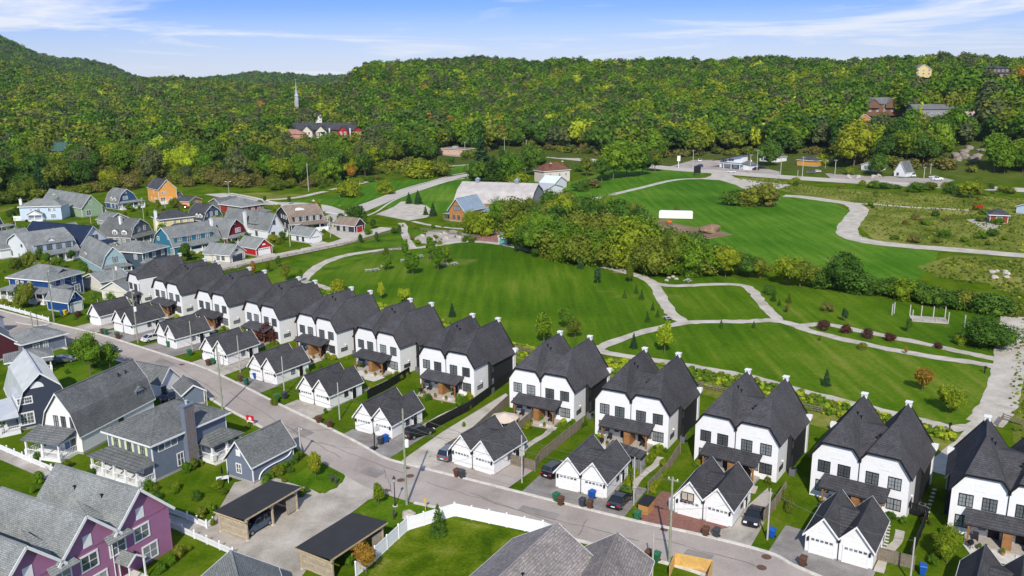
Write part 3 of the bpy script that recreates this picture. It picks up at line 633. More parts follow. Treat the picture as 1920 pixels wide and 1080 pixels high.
def porch(parent, Wd, D, face, s0, s1, dep, zr0, zr1, roof, post=None, floor=.5, nposts=4, rail=True, oh=.35, hip=True, rails_mat=None, pw=.2, solid=False, skip=(), gable=0):
    post = post or M_trim; a = ANG[face]; ox, oy = fpt(face, Wd, D, 0, 0)
    if face == 'l': s0, s1 = s0, s1
    def T(s, o, z): x, y = fpt(face, Wd, D, s, o); return (x, y, z)
    mb = MB(); h = dep * .55 if hip else 0
    if gable:
        m = (s0 + s1) / 2; zt = zr0 + gable
        mb.slab([T(s0 - oh, -.02, zr1), T(m, -.02, zt), T(m, dep + oh, zt), T(s0 - oh, dep + oh, zr1)], .12)
        mb.slab([T(m, -.02, zt), T(s1 + oh, -.02, zr1), T(s1 + oh, dep + oh, zr1), T(m, dep + oh, zt)], .12)
        gb = MB(); gb.solid([T(s0, dep - .1, zr1 - .1), T(s1, dep - .1, zr1 - .1), T(m, dep - .1, zt - .16)], [T(s0, dep, zr1 - .1), T(s1, dep, zr1 - .1), T(m, dep, zt - .16)]); gb.build('porch_gable', post, parent)
        gb = MB()
        for e0, e1 in ((T(s0 - oh, dep + oh + .02, zr1 - .05), T(m, dep + oh + .02, zt - .05)), (T(m, dep + oh + .02, zt - .05), T(s1 + oh, dep + oh + .02, zr1 - .05))): gb.bar(e0, e1, .05, .2)
        gb.build('porch_rake', post, parent)
    else:
        A, B, Cc, Dd = T(s0 - oh, dep + oh, zr1), T(s1 + oh, dep + oh, zr1), T(s1 + oh - h, -.01, zr0), T(s0 - oh + h, -.01, zr0)
        mb.slab([A, B, Cc, Dd], .12)
        if hip: 
            mb.poly([B, T(s1 + oh, -.01, zr1), Cc]); mb.poly([T(s0 - oh, -.01, zr1), A, Dd])
    mb.build('porch_roof', roof, parent)
    fb = MB()
    def bx(sa, sb, oa, ob, za, zb):
        fb.solid([T(sa, oa, za), T(sb, oa, za), T(sb, ob, za), T(sa, ob, za)], [T(sa, oa, zb), T(sb, oa, zb), T(sb, ob, zb), T(sa, ob, zb)])
    bx(s0, s1, 0, dep, zr1 - .32, zr1 - .13)
    fb.build('porch_beam', post, parent)
    fb = MB(); bx(s0, s1, 0.01, dep, 0, floor); fb.build('porch_floor', rails_mat or post, parent)
    ps = [s0 + .15 + (s1 - s0 - .3) * i / (nposts - 1) for i in range(nposts)] if nposts > 1 else []
    for s in ps:
        fb = MB(); bx(s - pw/2, s + pw/2, dep - .1 - pw/2, dep - .1 + pw/2, floor, zr1 - .32)
        if pw >= .2: bx(s - pw, s + pw, dep - .1 - pw, dep - .1 + pw, floor, floor + .9)
        fb.build('porch_post', post, parent)
    if rail:
        fb = MB()
        for i in range(len(ps) - 1):
            if i in skip: continue
            a0, a1 = ps[i] + pw/2, ps[i+1] - pw/2
            bx(a0, a1, dep - .14, dep - .06, floor + .85, floor + .93)
            if solid: bx(a0, a1, dep - .12, dep - .08, floor, floor + .85)
            else:
                bx(a0, a1, dep - .14, dep - .06, floor + .1, floor + .16); k = max(2, int((a1 - a0) / .22))
                for j in range(1, k): q = a0 + (a1 - a0) * j / k; bx(q - .02, q + .02, dep - .12, dep - .08, floor + .16, floor + .85)
        for s in (s0 + .1, s1 - .1):
            bx(s - .04, s + .04, .1, dep - .2, floor + .85, floor + .93)
            for j in range(1, int(dep / .25)): q = dep * j / int(dep / .25); bx(s - .02, s + .02, q - .02, q + .02, floor, floor + .85)
        fb.build('railing', rails_mat or post, parent)
def steps(parent, Wd, D, face, s, o, floor, w=1.6, mat=None):
    mb = MB(); n = max(2, int(floor / .17))
    for i in range(n):
        z = floor * (n - i) / (n + 1); a, b = o + i * .3, o + (i + 1) * .3
        P = [fpt(face, Wd, D, s - w/2, a), fpt(face, Wd, D, s + w/2, a), fpt(face, Wd, D, s + w/2, b), fpt(face, Wd, D, s - w/2, b)]
        mb.solid([(*p, 0) for p in P], [(*p, z) for p in P])
    mb.build('steps', mat or M_trim, parent)
def dormer(parent, Wd, D, face, s, o, z, w, h, dep, wall, roof, trim=None, kind='gable', windows=1, pitch=.55, wmat=None):
    """o = distance of the dormer face inwards from the facade (negative out)"""
    def T(ss, oo, zz): x, y = fpt(face, Wd, D, ss, oo); return (x, y, zz)
    mb = MB(); r = h + w/2 * pitch
    if kind == 'gable':
        F = [(s - w/2, z), (s + w/2, z), (s + w/2, z + h), (s, z + r), (s - w/2, z + h)]
    else: F = [(s - w/2, z), (s + w/2, z), (s + w/2, z + h), (s - w/2, z + h)]
    mb.solid([T(a, -o, b) for a, b in F], [T(a, -o - dep, b) for a, b in F]); mb.build('dormer', wall, parent)
    rb = MB(); q = .22
    if kind == 'gable':
        rb.slab([T(s - w/2 - q, -o + q, z + h - q*pitch + .12), T(s, -o + q, z + r + .12), T(s, -o - dep, z + r + .12), T(s - w/2 - q, -o - dep, z + h - q*pitch + .12)], .1)
        rb.slab([T(s, -o + q, z + r + .12), T(s + w/2 + q, -o + q, z + h - q*pitch + .12), T(s + w/2 + q, -o - dep, z + h - q*pitch + .12), T(s, -o - dep, z + r + .12)], .1)
    elif kind == 'shed':
        rb.slab([T(s - w/2 - q, -o + q, z + h), T(s + w/2 + q, -o + q, z + h), T(s + w/2 + q, -o - dep, z + h + dep * .3), T(s - w/2 - q, -o - dep, z + h + dep * .3)], .1)
    else:
        zt = z + h + w * .3
        A, B = T(s - w/2 - q, -o + q, z + h), T(s + w/2 + q, -o + q, z + h); Cc, Dd = T(s + w/2 + q, -o - dep, z + h), T(s - w/2 - q, -o - dep, z + h)
        E, F2 = T(s, -o - w/2, zt), T(s, -o - dep, zt)
        rb.poly([A, B, E]); rb.poly([B, Cc, F2, E]); rb.poly([Dd, A, E, F2]); rb.poly([A, B, Cc, Dd])
    rb.build('dormer_roof', roof, parent)
    if trim:
        t_ = MB(); t_.solid([T(s - w/2 - .02, -o + .03, z), T(s + w/2 + .02, -o + .03, z), T(s + w/2 + .02, -o + .03, z + h), T(s - w/2 - .02, -o + .03, z + h)], [T(s - w/2 - .02, -o + .005, z), T(s + w/2 + .02, -o + .005, z), T(s + w/2 + .02, -o + .005, z + h), T(s - w/2 - .02, -o + .005, z + h)])
        t_.build('dormer_face', trim, parent)
    for i in range(windows):
        ww = (w - .25) / windows; window(parent, Wd, D, face, s - w/2 + .125 + ww * (i + .5), z + .18, min(ww - .22, 1.3), h - .45, wmat or M_trim, 2, 2, .07, -o + .04)
def row(parent, Wd, D, face, ss, z, w, h, mat=None, nx=2, ny=2, fr=.11, rel=True):
    L_ = Wd if face in 'fb' else D
    for s in ss: window(parent, Wd, D, face, s * L_ if rel else s, z, w, h, mat, nx, ny, fr)
def gambrel(Wd, e, b, r, k=.17): return [(0, e), (Wd*k, b), (Wd/2, r), (Wd*(1-k), b), (Wd, e)]
def gable(Wd, e, r): return [(0, e), (Wd/2, r), (Wd, e)]
FOOT = []; FLAB = []
def short(s):
    w = s.split()
    for k, x in enumerate(w):
        if x in ('house', 'garage', 'cottage', 'kiosk', 'barn', 'shed'): return ' '.join(w[:k + 1])
    return ' '.join(w[:5])
def near_house(p):
    return min(FLAB, key=lambda q: (q[0] - p.x)**2 + (q[1] - p.y)**2)[2]
def house(label, A, B, C, style, wall, roof, e=3.0, r=8.0, b=5.7, trim=None, cat='house', group=None, name='house', oh=.4, cb=True, found=True, boards=True, k=.17):
    a, ang, Wd, D = frame(A, B, C); trim = trim or M_trim
    FOOT.append((a.x, a.y, ang, Wd, D)); FLAB.append((a.x, a.y, short(label))); t = thing(name, label, cat, (a.x, a.y, float(TZ(a.x, a.y + D/2))), ang, group)
    if style == 'hip':
        mb = MB(); mb.box(0, Wd, 0, D, 0, e); mb.build('walls', wall, t); hip_roof(t, Wd, D, e, r - e, roof, .55, trim)
    else:
        prof = gambrel(Wd, e, b, r, k) if style == 'gambrel' else gable(Wd, e, r)
        gable_walls(t, Wd, D, prof, wall); gable_roof(t, prof, 0, D, roof, oh, .16, trim)
    if cb: corner_boards(t, Wd, D, e - .07, trim)
    if found:
        mb = MB(); mb.box(-.03, Wd + .03, -.03, D + .03, -1.5, .35); mb.build('foundation', M_stone, t)
    return t, Wd, D
GD = {}
def garage_door(parent, Wd, D, face, s, w, h, mat=None, z=.02, wins=5):
    mat = mat or M_trim; key = (w, h, mat.name, wins)
    if key not in GD:
        mb = MB(); n = 4
        for i in range(n): mb.box(-w/2, w/2, -.05, 0, i*h/n + .012, (i+1)*h/n - .012)
        for i in range(n):
            for j in range(5): mb.box(-w/2 + w*(j+.14)/5, -w/2 + w*(j+.86)/5, -.062, -.05, (i+.2)*h/n, (i+.8)*h/n)
        fr = MB(); fr.box(-w/2-.14, -w/2-.003, -.09, 0, 0, h + .14); fr.box(w/2+.003, w/2+.14, -.09, 0, 0, h + .14); fr.box(-w/2-.003, w/2+.003, -.09, 0, h+.003, h + .14)
        gl = MB(); gl.box(-w*.36/wins, w*.36/wins, -.075, -.055, 0, h*.13)
        GD[key] = (mb.mesh('garage_door', mat), fr.mesh('door_frame', M_trim), gl.mesh('door_window', M_glass))
    a, f, g = GD[key]; x, y = fpt(face, Wd, D, s, 0.005)
    o = link(a, 'garage_door', parent, (x, y, z), ANG[face]); link(f, 'door_frame', o)
    for j in range(wins): link(g, 'door_window', o, (-w/2 + w*(j+.5)/wins, 0, h*.82))
    return o
LM = {}
def wall_lamp(parent, x, y, z, ang=0, mat=None):
    if 'l' not in LM:
        mb = MB(); mb.box(-.07, .07, -.06, 0, -.1, .1); mb.box(-.1, .1, -.26, -.06, -.18, .18); mb.solid([(-.13,-.29,.18),(.13,-.29,.18),(.13,-.03,.18),(-.13,-.03,.18)], [(-.03,-.19,.32),(.03,-.19,.32),(.03,-.13,.32),(-.03,-.13,.32)]); LM['l'] = mb.mesh('wall_lamp', M_black)
    return link(LM['l'], 'wall_lamp', parent, (x, y, z), ang)
# ================================================================== WHITE DUPLEXES AND THEIR GARAGES
def at(p): return p.copy() if isinstance(p, Vector) else G(*p)
def duplex(label, A, B, single=False):
    a, b = at(A), at(B); a.z = b.z = 0; mid = (a + b) / 2; ang = math.atan2(b.y - a.y, b.x - a.x)
    U = 5.7; Wd = U if single else 2 * U; D = 12.0; e, r, v, c = 5.65, 10.1, 6.4, 7.5; xr = 2.95; sl = (r - e) / xr; si = (r - v) / (U - xr)
    base = mid - Vector((math.cos(ang), math.sin(ang), 0)) * (Wd / 2)
    t = thing('white_duplex', label, 'house', (base.x, base.y, 0), ang, 'white duplexes along the park')
    yb, ye, bo = 4.2, 11.3, .55     # black middle section
    oh, th = .35, .16
    hy = 5.6; FOOT.append((base.x, base.y, ang, Wd, D))
    def unit(x0, mir, outer):
        X = (lambda x: x0 + U - x) if mir else (lambda x: x0 + x)
        xc = (c - e) / sl; xd = U - (c - v) / si
        w = MB()
        P = [(0, 0), (U, 0), (U, v - .08), (xd, c - .08), (xc, c - .08), (0, e - .08)]
        w.solid([(X(x), 0, z) for x, z in P], [(X(x), 5.8, z) for x, z in P])
        P2 = [(0, 0), (U, 0), (U, v - .08), (xr, r - .12), (0, e - .08)]
        w.solid([(X(x), 5.8, z) for x, z in P2], [(X(x), D, z) for x, z in P2])
        return w, X, xc, xd
    W1 = MB(); RF = MB()
    us = [(0, False)] if single else [(0, False), (U, True)]
    for x0, mir in us:
        BK = MB(); FN = MB(); TR = MB(); w, X, xc, xd = unit(x0, mir, True); k = len(W1.v); W1.v += w.v; W1.f += [tuple(i + k for i in f) for f in w.f]
        def S(pts): RF.slab([(X(x), y, z + th) for x, y, z in pts], th)
        eo = e - oh * sl * .8; xo = -oh
        bl = e - (bo + oh) * sl * .78; bx_ = -(bo + oh)
        # outer slope, running lower over the black section
        fh = (yb + oh) / (hy + oh); H = (xc + (xr - xc) * fh, yb, c + (r - c) * fh)
        S([(xo, -oh, eo), (xc, -oh, c), H, (0, yb, e), (xo, yb, eo)])
        S([(bx_, yb, bl), (0, yb, e), H, (xr, hy, r), (xr, D + .2, r), (0, D + .2, e), (bx_, D + .2, bl)])
        # inner slope
        S([(U, -oh, v), (U, D + .2, v), (xr, D + .2, r), (xr, hy, r), (xd, -oh, c)])
        # clipped front
        S([(xc, -oh, c), (xd, -oh, c), (xr, hy, r)])
        RF.bar((X(xr), hy, r + th), (X(xr), D + .2, r + th), .2, .05)
        RF.bar((X(xc), -oh, c + th), (X(xr), hy, r + th), .16, .05); RF.bar((X(xd), -oh, c + th), (X(xr), hy, r + th), .16, .05)
        BK.solid([(X(-bo), yb, 0), (X(0), yb, 0), (X(0), ye, 0), (X(-bo), ye, 0)], [(X(-bo), yb, e - bo*sl*.78 - .1), (X(0), yb, e - .1), (X(0), ye, e - .1), (X(-bo), ye, e - bo*sl*.78 - .1)])
        # rear fins and ridge cap
        FN.solid([(X(-bo - .15), ye, 0), (X(0.1), ye, 0), (X(0.1), D + .1, 0), (X(-bo - .15), D + .1, 0)], [(X(-bo - .15), ye, 4.3), (X(.1), ye, 4.3), (X(.1), D + .1, 4.3), (X(-bo - .15), D + .1, 4.3)])
        FN.solid([(X(-bo - .15), ye + .2, 4.2), (X(.0), ye + .2, 4.2), (X(.0), D + .35, 4.2), (X(-bo - .15), D + .35, 4.2)], [(X(-bo - .5), ye + .35, 5.0), (X(-.1), ye + .35, 5.2), (X(-.1), D + .35, 5.2), (X(-bo - .5), D + .35, 5.0)])
        FN.solid([(X(-bo - .5), ye + .35, 5.0), (X(-.1), ye + .35, 5.0), (X(-.1), D + .35, 5.0), (X(-bo - .5), D + .35, 5.0)], [(X(-bo - .5), ye + .35, 5.5), (X(-.1), ye + .35, 5.5), (X(-.1), D + .35, 5.5), (X(-bo - .5), D + .35, 5.5)])
        TR.bar((X(xo), -oh - .02, eo + th - .1), (X(xc), -oh - .02, c + th - .1), .05, .22); TR.bar((X(xc), -oh - .02, c + th - .1), (X(xd), -oh - .02, c + th - .1), .05, .22); TR.bar((X(xd), -oh - .02, c + th - .1), (X(U), -oh - .02, v + th - .1), .05, .22)
        TR.build('black_rake', M_black, t); TR = MB()
        TR.bar((X(xr), D + .24, r + th - .1), (X(bx_), D + .24, bl + th - .1), .06, .26); TR.bar((X(xr), D + .24, r + th - .1), (X(U), D + .24, v + th - .1), .06, .26)
        cp = MB(); q = X(xr); cp.box(q - .34, q + .34, D - .2, D + .4, r - .3, r + .32); cp.box(q - .42, q + .42, D - .3, D + .48, r + .32, r + .44); cp.build('ridge_cap', M_trim, t); BK.build('black_siding', M_blacks, t); FN.build('rear_fin', M_trim, t); TR.build('black_rake', M_black, t)
    W1.build('walls', M_stucco, t)
    if not single:
        # cricket draining to the front between the two gables
        hc = 8.7; dx = (hc - v) / si; yc = 5.6
        RF.slab([(U, -oh, v + .2), (U + dx, yc, hc + .2), (U - dx, yc, hc + .2)], .12)
        RF.slab([(U - dx, yc, hc + .2), (U + dx, yc, hc + .2), (U, D + .1, v + .4)], .12)
    rf = RF.build('roof', M_rblack, t)
    vents(t, [(xr + .9, 5.0, r - .9*si - .3), (xr + 1.25, 5.35, r - 1.25*si - .3)] if single else [(xr + .6, 6.4, r - .6*si + .15), (xr + 1.0, 6.7, r - 1.0*si + .15), (U + 1.0, 3.4, 7.9), (U + 1.3, 3.7, 8.2)])
    fw = (.2, .62) if single else (.135, .345, .635, .86)
    for f in fw: window(t, Wd, D, 'f', f * Wd, 3.6, 1.35, 1.4, M_black, 4, 3, .08)
    for f in ((.25,) if single else (.13, .87)): window(t, Wd, D, 'f', f * Wd, .95, 1.5, 1.35, M_black, 4, 2, .08)
    window(t, Wd, D, 'r', 1.7, 1.2, 1.5, .55, M_black, 3, 1, .06)
    if not single:
        window(t, Wd + bo, D, 'r', yb + .55, 3.2, .7, 1.3, M_black, 2, 2, .05); window(t, Wd + bo, D, 'r', yb + .55, .6, .7, 1.6, M_black, 2, 2, .05)
        for s in (.25, .75):
            bb = MB(); x = s * Wd; bb.box(x - .55, x + .55, -.025, 0, 5.75, 6.6); bb.box(x - .6, x + .6, -.05, 0, 5.68, 5.75); bb.build('gable_panel', M_trim, t)
    # downspout, meter, lamp, heat pump
    dm = MB()
    if not single: dm.tube((U, -.1, .3), (U, -.1, v - .2), .05, n=6); dm.box(U - .17, U + .17, -.32, -.05, v - .35, v - .02)
    else: dm.tube((Wd - .1, -.1, .3), (Wd - .1, -.1, e - .2), .05, n=6)
    dm.build('downspout', M_black, t)
    hp = MB(); hp.box(Wd + .75, Wd + 1.55, 3.0, 3.8, 0, .95); hp.build('heat_pump', paintm('heat_pump_grey', (.12,.125,.13)), t)
    hf = MB(); hf.tube((Wd + 1.15, 3.4, .95), (Wd + 1.15, 3.4, 1.0), .3, n=12); hf.build('fan_grille', M_black, t)
    mt = MB(); mt.tube((Wd + .01, 2.1, 2.3), (Wd + .22, 2.1, 2.3), .13); mt.build('vent_hood', M_trim, t)
    # porch
    s0, s1 = (Wd*.42, Wd + .2) if single else (Wd*.17, Wd*.80)
    pr = MB(); pr.slab([(s0 - .3, -2.5, 2.72), (s1 + .3, -2.5, 2.72), (s1 + .3, -.005, 3.45), (s0 - .3, -.005, 3.45)], .16); pr.build('porch_roof', M_rblack, t)
    pb = MB(); pb.box(s0, s1, -2.25, -2.05, 2.34, 2.54); pb.box(s0, s0+.15, -2.05, -.01, 2.36, 2.52); pb.box(s1-.15, s1, -2.05, -.01, 2.36, 2.52); pb.build('porch_beam', M_black, t)
    for s in ((s0 + .2, s1 - .2) if not single else (s1 - .2,)):
        p_ = MB(); p_.box(s - .1, s + .1, -2.25, -2.05, .3, 2.34); p_.bar((s, -2.15, 1.7), (s + (.55 if s < Wd/2 else -.55), -2.15, 2.34), .1); p_.build('porch_post', M_post, t)
    fl = MB(); fl.box(s0 - .1, s1 + .1, -2.5, -.01, 0, .3); fl.build('porch_deck', M_deck, t)
    for i in range(2):
        st = MB(); st.box(s1 - 2.2, s1 - .2, -2.5 - .35*(i+1), -2.5 - .35*i, 0, .2 - .1*i); st.build('step', M_conc, t)
    if not single:
        pw = MB(); pw.box(U - .2, U + .75, -2.2, -.02, .3, 2.5); pw.build('timber_partition', M_wood, t)
    for s in ((Wd*.72,) if single else (U - 1.0, U + 1.75)):
        door(t, Wd, D, 'f', s, .32, .95, 2.05, M_black, M_black)
    for s in (() if single else (U - 2.2, U + 2.9)):
        window(t, Wd, D, 'f', s, 1.1, .6, 1.0, M_black, 1, 1, .05)
    for x in ((Wd*.85,) if single else (U - 1.75, U + 2.4)): wall_lamp(t, x, -.01, 1.9)
    # a garden chair on the deck
    for x in (s0 + 1.0, s1 - 1.1):
        ch = MB(); ch.box(x - .3, x + .3, -1.6, -1.0, .65, .72); ch.box(x - .3, x + .3, -1.05, -.98, .72, 1.2)
        for q in (-.27, .27): ch.box(x + q - .03, x + q + .03, -1.6, -1.0, .3, .65); 
        c_ = link(ch.mesh('porch_chair', paintm('dark_wicker', (.03,.028,.026))), 'porch_chair'); c_.location = base; c_.rotation_euler.z = ang
        tag(c_, 'dark wicker chair on the porch of a white duplex', 'chair', 'wicker chairs on the duplex porches')
    return t, Wd, D

DUP = [
 ('narrow white single-gabled house, first and farthest of the white row', (234.5,524,5.4), (268,533,5.6), True),
 ('second white house from the far end of the row, beside the tall pole', (282.5,536.7,5.5), (345.3,551.6,5.6), False),
 ('white duplex third from the far end of the row, with cars parked beyond its garage', (364,557,5.5), (433.7,573,5.6), False),
 ('white duplex fourth from the far end, a dark red shrub before its porch', (452.8,578.5,5.5), (529,597,5.6), False),
 ('white duplex in the middle of the row, furniture and plants on its wide porch', (551.8,602,5.5), (636,621.4,5.6), False),
 ('white duplex with terraced patio and steps before its porch', (661.5,628.9,5.5), (754,650,5.6), False),
 ('white duplex whose black side wall faces the pink paved footpath', (790,724,0), (888,746,0), False),
 ('white duplex right of the paved footpath, with the beige patio umbrella before it', (959,771,0), (1072.5,794.7,0), False),
 ('white duplex with a flower bed and small black garden shed in front on its right', (1117,813.6,0), (1250,842,0), False),
 ('white duplex behind the garage with the red paved driveway', (1301.4,866.5,0), (1454.5,905,0), False),
 ('white duplex second from the right edge, black side wall by the stepping stones', (1517,926.7,0), (1698,975,0), False),
]
duplexes = [duplex(*d) for d in DUP]
_a = G(1775, 995); _m = G(1893, 921.7, 6.4); _a.z = _m.z = 0; _b = _a + (_m - _a) * 2
duplexes.append(duplex('white duplex cut off by the right edge of the picture', _a, _a + (_b - _a).normalized() * 11.4))

def twin_garage(label, A, B, single=False, hoop=False):
    a, b = at(A), at(B); a.z = b.z = 0; mid = (a + b) / 2; ang = math.atan2(b.y - a.y, b.x - a.x)
    Wd = 4.0 if single else 7.1; D = 7.4; e, r, v = 2.45, 4.7, 2.75; U = Wd if single else Wd / 2
    base = mid - Vector((math.cos(ang), math.sin(ang), 0)) * (Wd / 2)
    t = thing('white_garage', label, 'garage', (base.x, base.y, 0), ang, 'white garages along the street')
    if single: prof = [(0, e), (U/2, r), (U, e)]
    else: prof = [(0, e), (U*.52, r), (U, v), (U*1.48, r), (Wd, e)]
    gable_walls(t, Wd, D, prof, M_white); gable_roof(t, prof, 0, D, M_rblack, .4, .14, M_trim)
    if not single:
        mb = MB(); sl = (r - v) / (U * .48); hc = 4.0; dx = (hc - v) / sl
        mb.slab([(U, -.4, v + .16), (U + dx, 4.6, hc + .16), (U - dx, 4.6, hc + .16)], .1); mb.slab([(U - dx, 4.6, hc + .16), (U + dx, 4.6, hc + .16), (U, D + .4, v + .2)], .1); mb.build('roof_valley', M_rblack, t)
        d = MB(); d.tube((U, -.1, .1), (U, -.1, v - .3), .05, n=6); d.box(U - .16, U + .16, -.35, -.03, v - .4, v - .1); d.build('downspout', M_black, t)
    cs = (U/2,) if single else (U*.5, U*1.5)
    for c in cs:
        garage_door(t, Wd, D, 'f', c, 2.45, 2.0)
        p = MB(); p.box(c - .4, c + .4, -.03, 0, 2.9, 3.45); p.box(c - .45, c + .45, -.055, 0, 2.84, 2.9); p.build('gable_panel', M_trim, t)
    for x in ((.3,) if single else (.3, Wd - .3)): wall_lamp(t, x, -.01, 1.75)
    door(t, Wd, D, 'r', 5.6, .05, .9, 2.0, M_black, M_trim); window(t, Wd, D, 'r', 3.7, 1.0, .75, .95, M_black, 2, 2, .06)
    wall_lamp(t, Wd + .01, 4.7, 1.8, math.pi/2)
    f = MB(); f.box(-.04, Wd + .04, -.04, D + .04, 0, .18); f.build('foundation', M_stone, t)
    cbd = MB(); 
    corner_boards(t, Wd, D, e - .1, M_trim, .12)
    return t, Wd, D, base, ang
GAR = [
 ('white single-door garage at the far end of the white row', (170.6,607,0), (190,611.5,0), True),
 ('white twin-gabled garage beside the tall pole, far part of the street', (213,618.7,0), (253.7,629,0), False),
 ('white twin-gabled garage with a green bin before its left door, third from the far end', (294,643,0), (334.7,656,0), False),
 ('white twin-gabled garage standing behind a pair of green and brown bins and a thin pole', (381.5,675,0), (427,685.8,0), False),
 ('white twin-gabled garage with a blue bin leaning before its left door', (468.8,708.7,0), (521,722.6,0), False),
 ('white twin-gabled garage on sandy gravel with a thin pole at its right side', (562,751,0), (620,767,0), False),
 ('white twin-gabled garage beside the black parked SUV and blue recycling bin', (669,807,0), (734,823.6,0), False),
 ('white twin-gabled garage in front of the beige umbrella', (848,868,0), (926.8,892,0), False),
 ('white twin-gabled garage with a blue bin before its right door and a timber lean-to behind', (1043.9,914,0), (1136,936,0), False),
 ('white twin-gabled garage with a basketball board above its left door', (1265.5,961.5,0), (1371.8,989.6,0), False),
 ('white twin-gabled garage in front of the second duplex from the right edge', (1506.7,1033,0), (1636.7,1070,0), False),
]
garages = [twin_garage(*g) for g in GAR]
def _last():
    dx = Vector((math.cos(R(-34)), math.sin(R(-34)), 0)); p = G(1848, 1026, 4.7); p.z = 0
    bk = Vector((math.sin(R(34)), math.cos(R(34)), 0)); a = p - bk * 7.4 - dx * 1.85
    return twin_garage('white twin-gabled garage cut off by the bottom right corner', a, a + dx * 7.1)
garages.append(_last())
# driveways of each garage, from its doors to the kerb
DM = [M_grav, M_asph2, M_asph2, M_grav, M_asph2, M_grav, M_asph2, M_asph, M_asph2, M_paver, M_asph2, M_asph2]
for k, (t, Wd, D, base, ang) in enumerate(garages):
    ex = Vector((math.cos(ang), math.sin(ang), 0)); ey = Vector((-ex.y, ex.x, 0)); rt = 3.6 if k in (0,1,2,3,6,7,8) else .4; lf = 3.4 if k in (7, 8, 9, 10, 11) else .6
    P = [base - ex*lf - ey*10, base + ex*(Wd + rt) - ey*10, base + ex*(Wd + rt) + ey*(5 if rt > 1 else 0), base + ex*Wd + ey*(5 if rt > 1 else 0), base + ex*Wd, base, base + ey*(4.5 if lf > 1 else 0), base - ex*lf + ey*(4.5 if lf > 1 else 0)]
    if lf < 1: P = P[:6] + [base - ex*lf]
    o = sheet('driveway', DM[k], [(p.x, p.y) for p in P], .0105 + .0004 * k, 0, 'driveway in front of a white garage', True)
sheet('driveway', M_asph2, [(1375,992),(1405,1003),(1330,985),(1320,978),(1345,985)], .0125, 0, 'asphalt strip before the garage')
sheet('driveway', M_grav, [(1366,990),(1400,950),(1440,915),(1445,960),(1405,1030),(1330,1012),(1325,998)], .0165, 0, 'sandy gravel drive with the black sedan')
sheet('driveway', M_path, [(840,865),(790,885),(752,865),(830,810),(948,738),(960,748),(870,815)], .0168, 0, 'paved footpath between two duplexes')

# patios and short paths in front of the porches
M_flag = MG('flagstone', [(.3, (.34,.27,.22)), (.5, (.45,.37,.31)), (.72, (.54,.46,.40))], .5, 4)
GARDEN = []
gr_ = random.Random(4)
for k, (t, Wd, D) in enumerate(duplexes):
    if k == 0: continue
    o = Vector(t.location); ex = Vector((math.cos(t.rotation_euler.z), math.sin(t.rotation_euler.z), 0)); ey = Vector((-ex.y, ex.x, 0))
    def w(x, y): p = o + ex * x + ey * y; return (p.x, p.y)
    x0, x1 = Wd*.15, Wd*.86; yy = gr_.uniform(3.4, 5.2)
    sheet('patio', [M_flag, M_path, M_conc][k % 3], [w(x0, -2.4), w(x1, -2.4), w(x1 + gr_.uniform(-.4, .6), -yy), w(x0 + gr_.uniform(0, 2), -yy - .4)], .0172, 0, 'paved patio in front of a duplex porch', True)
    xx = Wd*gr_.choice([.8, .9, 1.0]); strip('garden_path', [M_path, M_grav][k % 2], [w(xx, -3), w(xx + .3, -6), w(xx - .1, -9), w(xx, -13.5)], 1.0, .0176, 4, 'narrow path from the street side to a porch', .08, True)
    for j in range(gr_.randint(9, 14)):
        f = gr_.random()
        if f < .35: p = w(gr_.uniform(Wd*.84, Wd + .2), -gr_.uniform(.5, 1.2))
        elif f < .6: p = w(gr_.uniform(-.2, Wd*.16), -gr_.uniform(.5, 1.3))
        elif f < .8: p = w(Wd + gr_.uniform(1.2, 2.2), gr_.uniform(-10, 1))
        else: p = w(gr_.uniform(x0, x1), -yy - gr_.uniform(.6, 1.4))
        GARDEN.append((p, k))
# planters and grills on the patios
for k, (t, Wd, D) in enumerate(duplexes):
    if k == 0: continue
    ang = t.rotation_euler.z; o = Vector(t.location); ex = Vector((math.cos(ang), math.sin(ang), 0)); ey = Vector((-ex.y, ex.x, 0))
    p = o + ex * Wd * .22 - ey * 3.1
    q = MB(); q.lathe((0,0,0), [(.04,0),(.05,.45),(.28,.6),(.34,.8),(.28,1.0),(.05,1.1)], 10)
    for a in (0, 2.1, 4.2): q.bar((0,0,.6), (.35*math.cos(a), .35*math.sin(a), 0), .04)
    tag(q.build('kettle_grill', M_black, loc=(p.x, p.y, .04)), 'black kettle grill on the patio of a white duplex', 'grill', 'grills on the duplex patios')
    for j in range(3):
        p = o + ex * (Wd * (.3 + .2*j)) - ey * (2.9 + gr_.uniform(0, .5)); t2 = thing('flower_pot', 'potted plant on the patio of a white duplex', 'planter', (p.x, p.y, .04), 0, 'potted plants on the duplex patios')
        q = MB(); q.lathe((0,0,0), [(.15,0),(.24,.4),(.22,.42)], 9); q.build('pot', paintm('terracotta', (.40,.17,.09)), t2); POTS = globals().setdefault('POTS', []); POTS.append(t2)
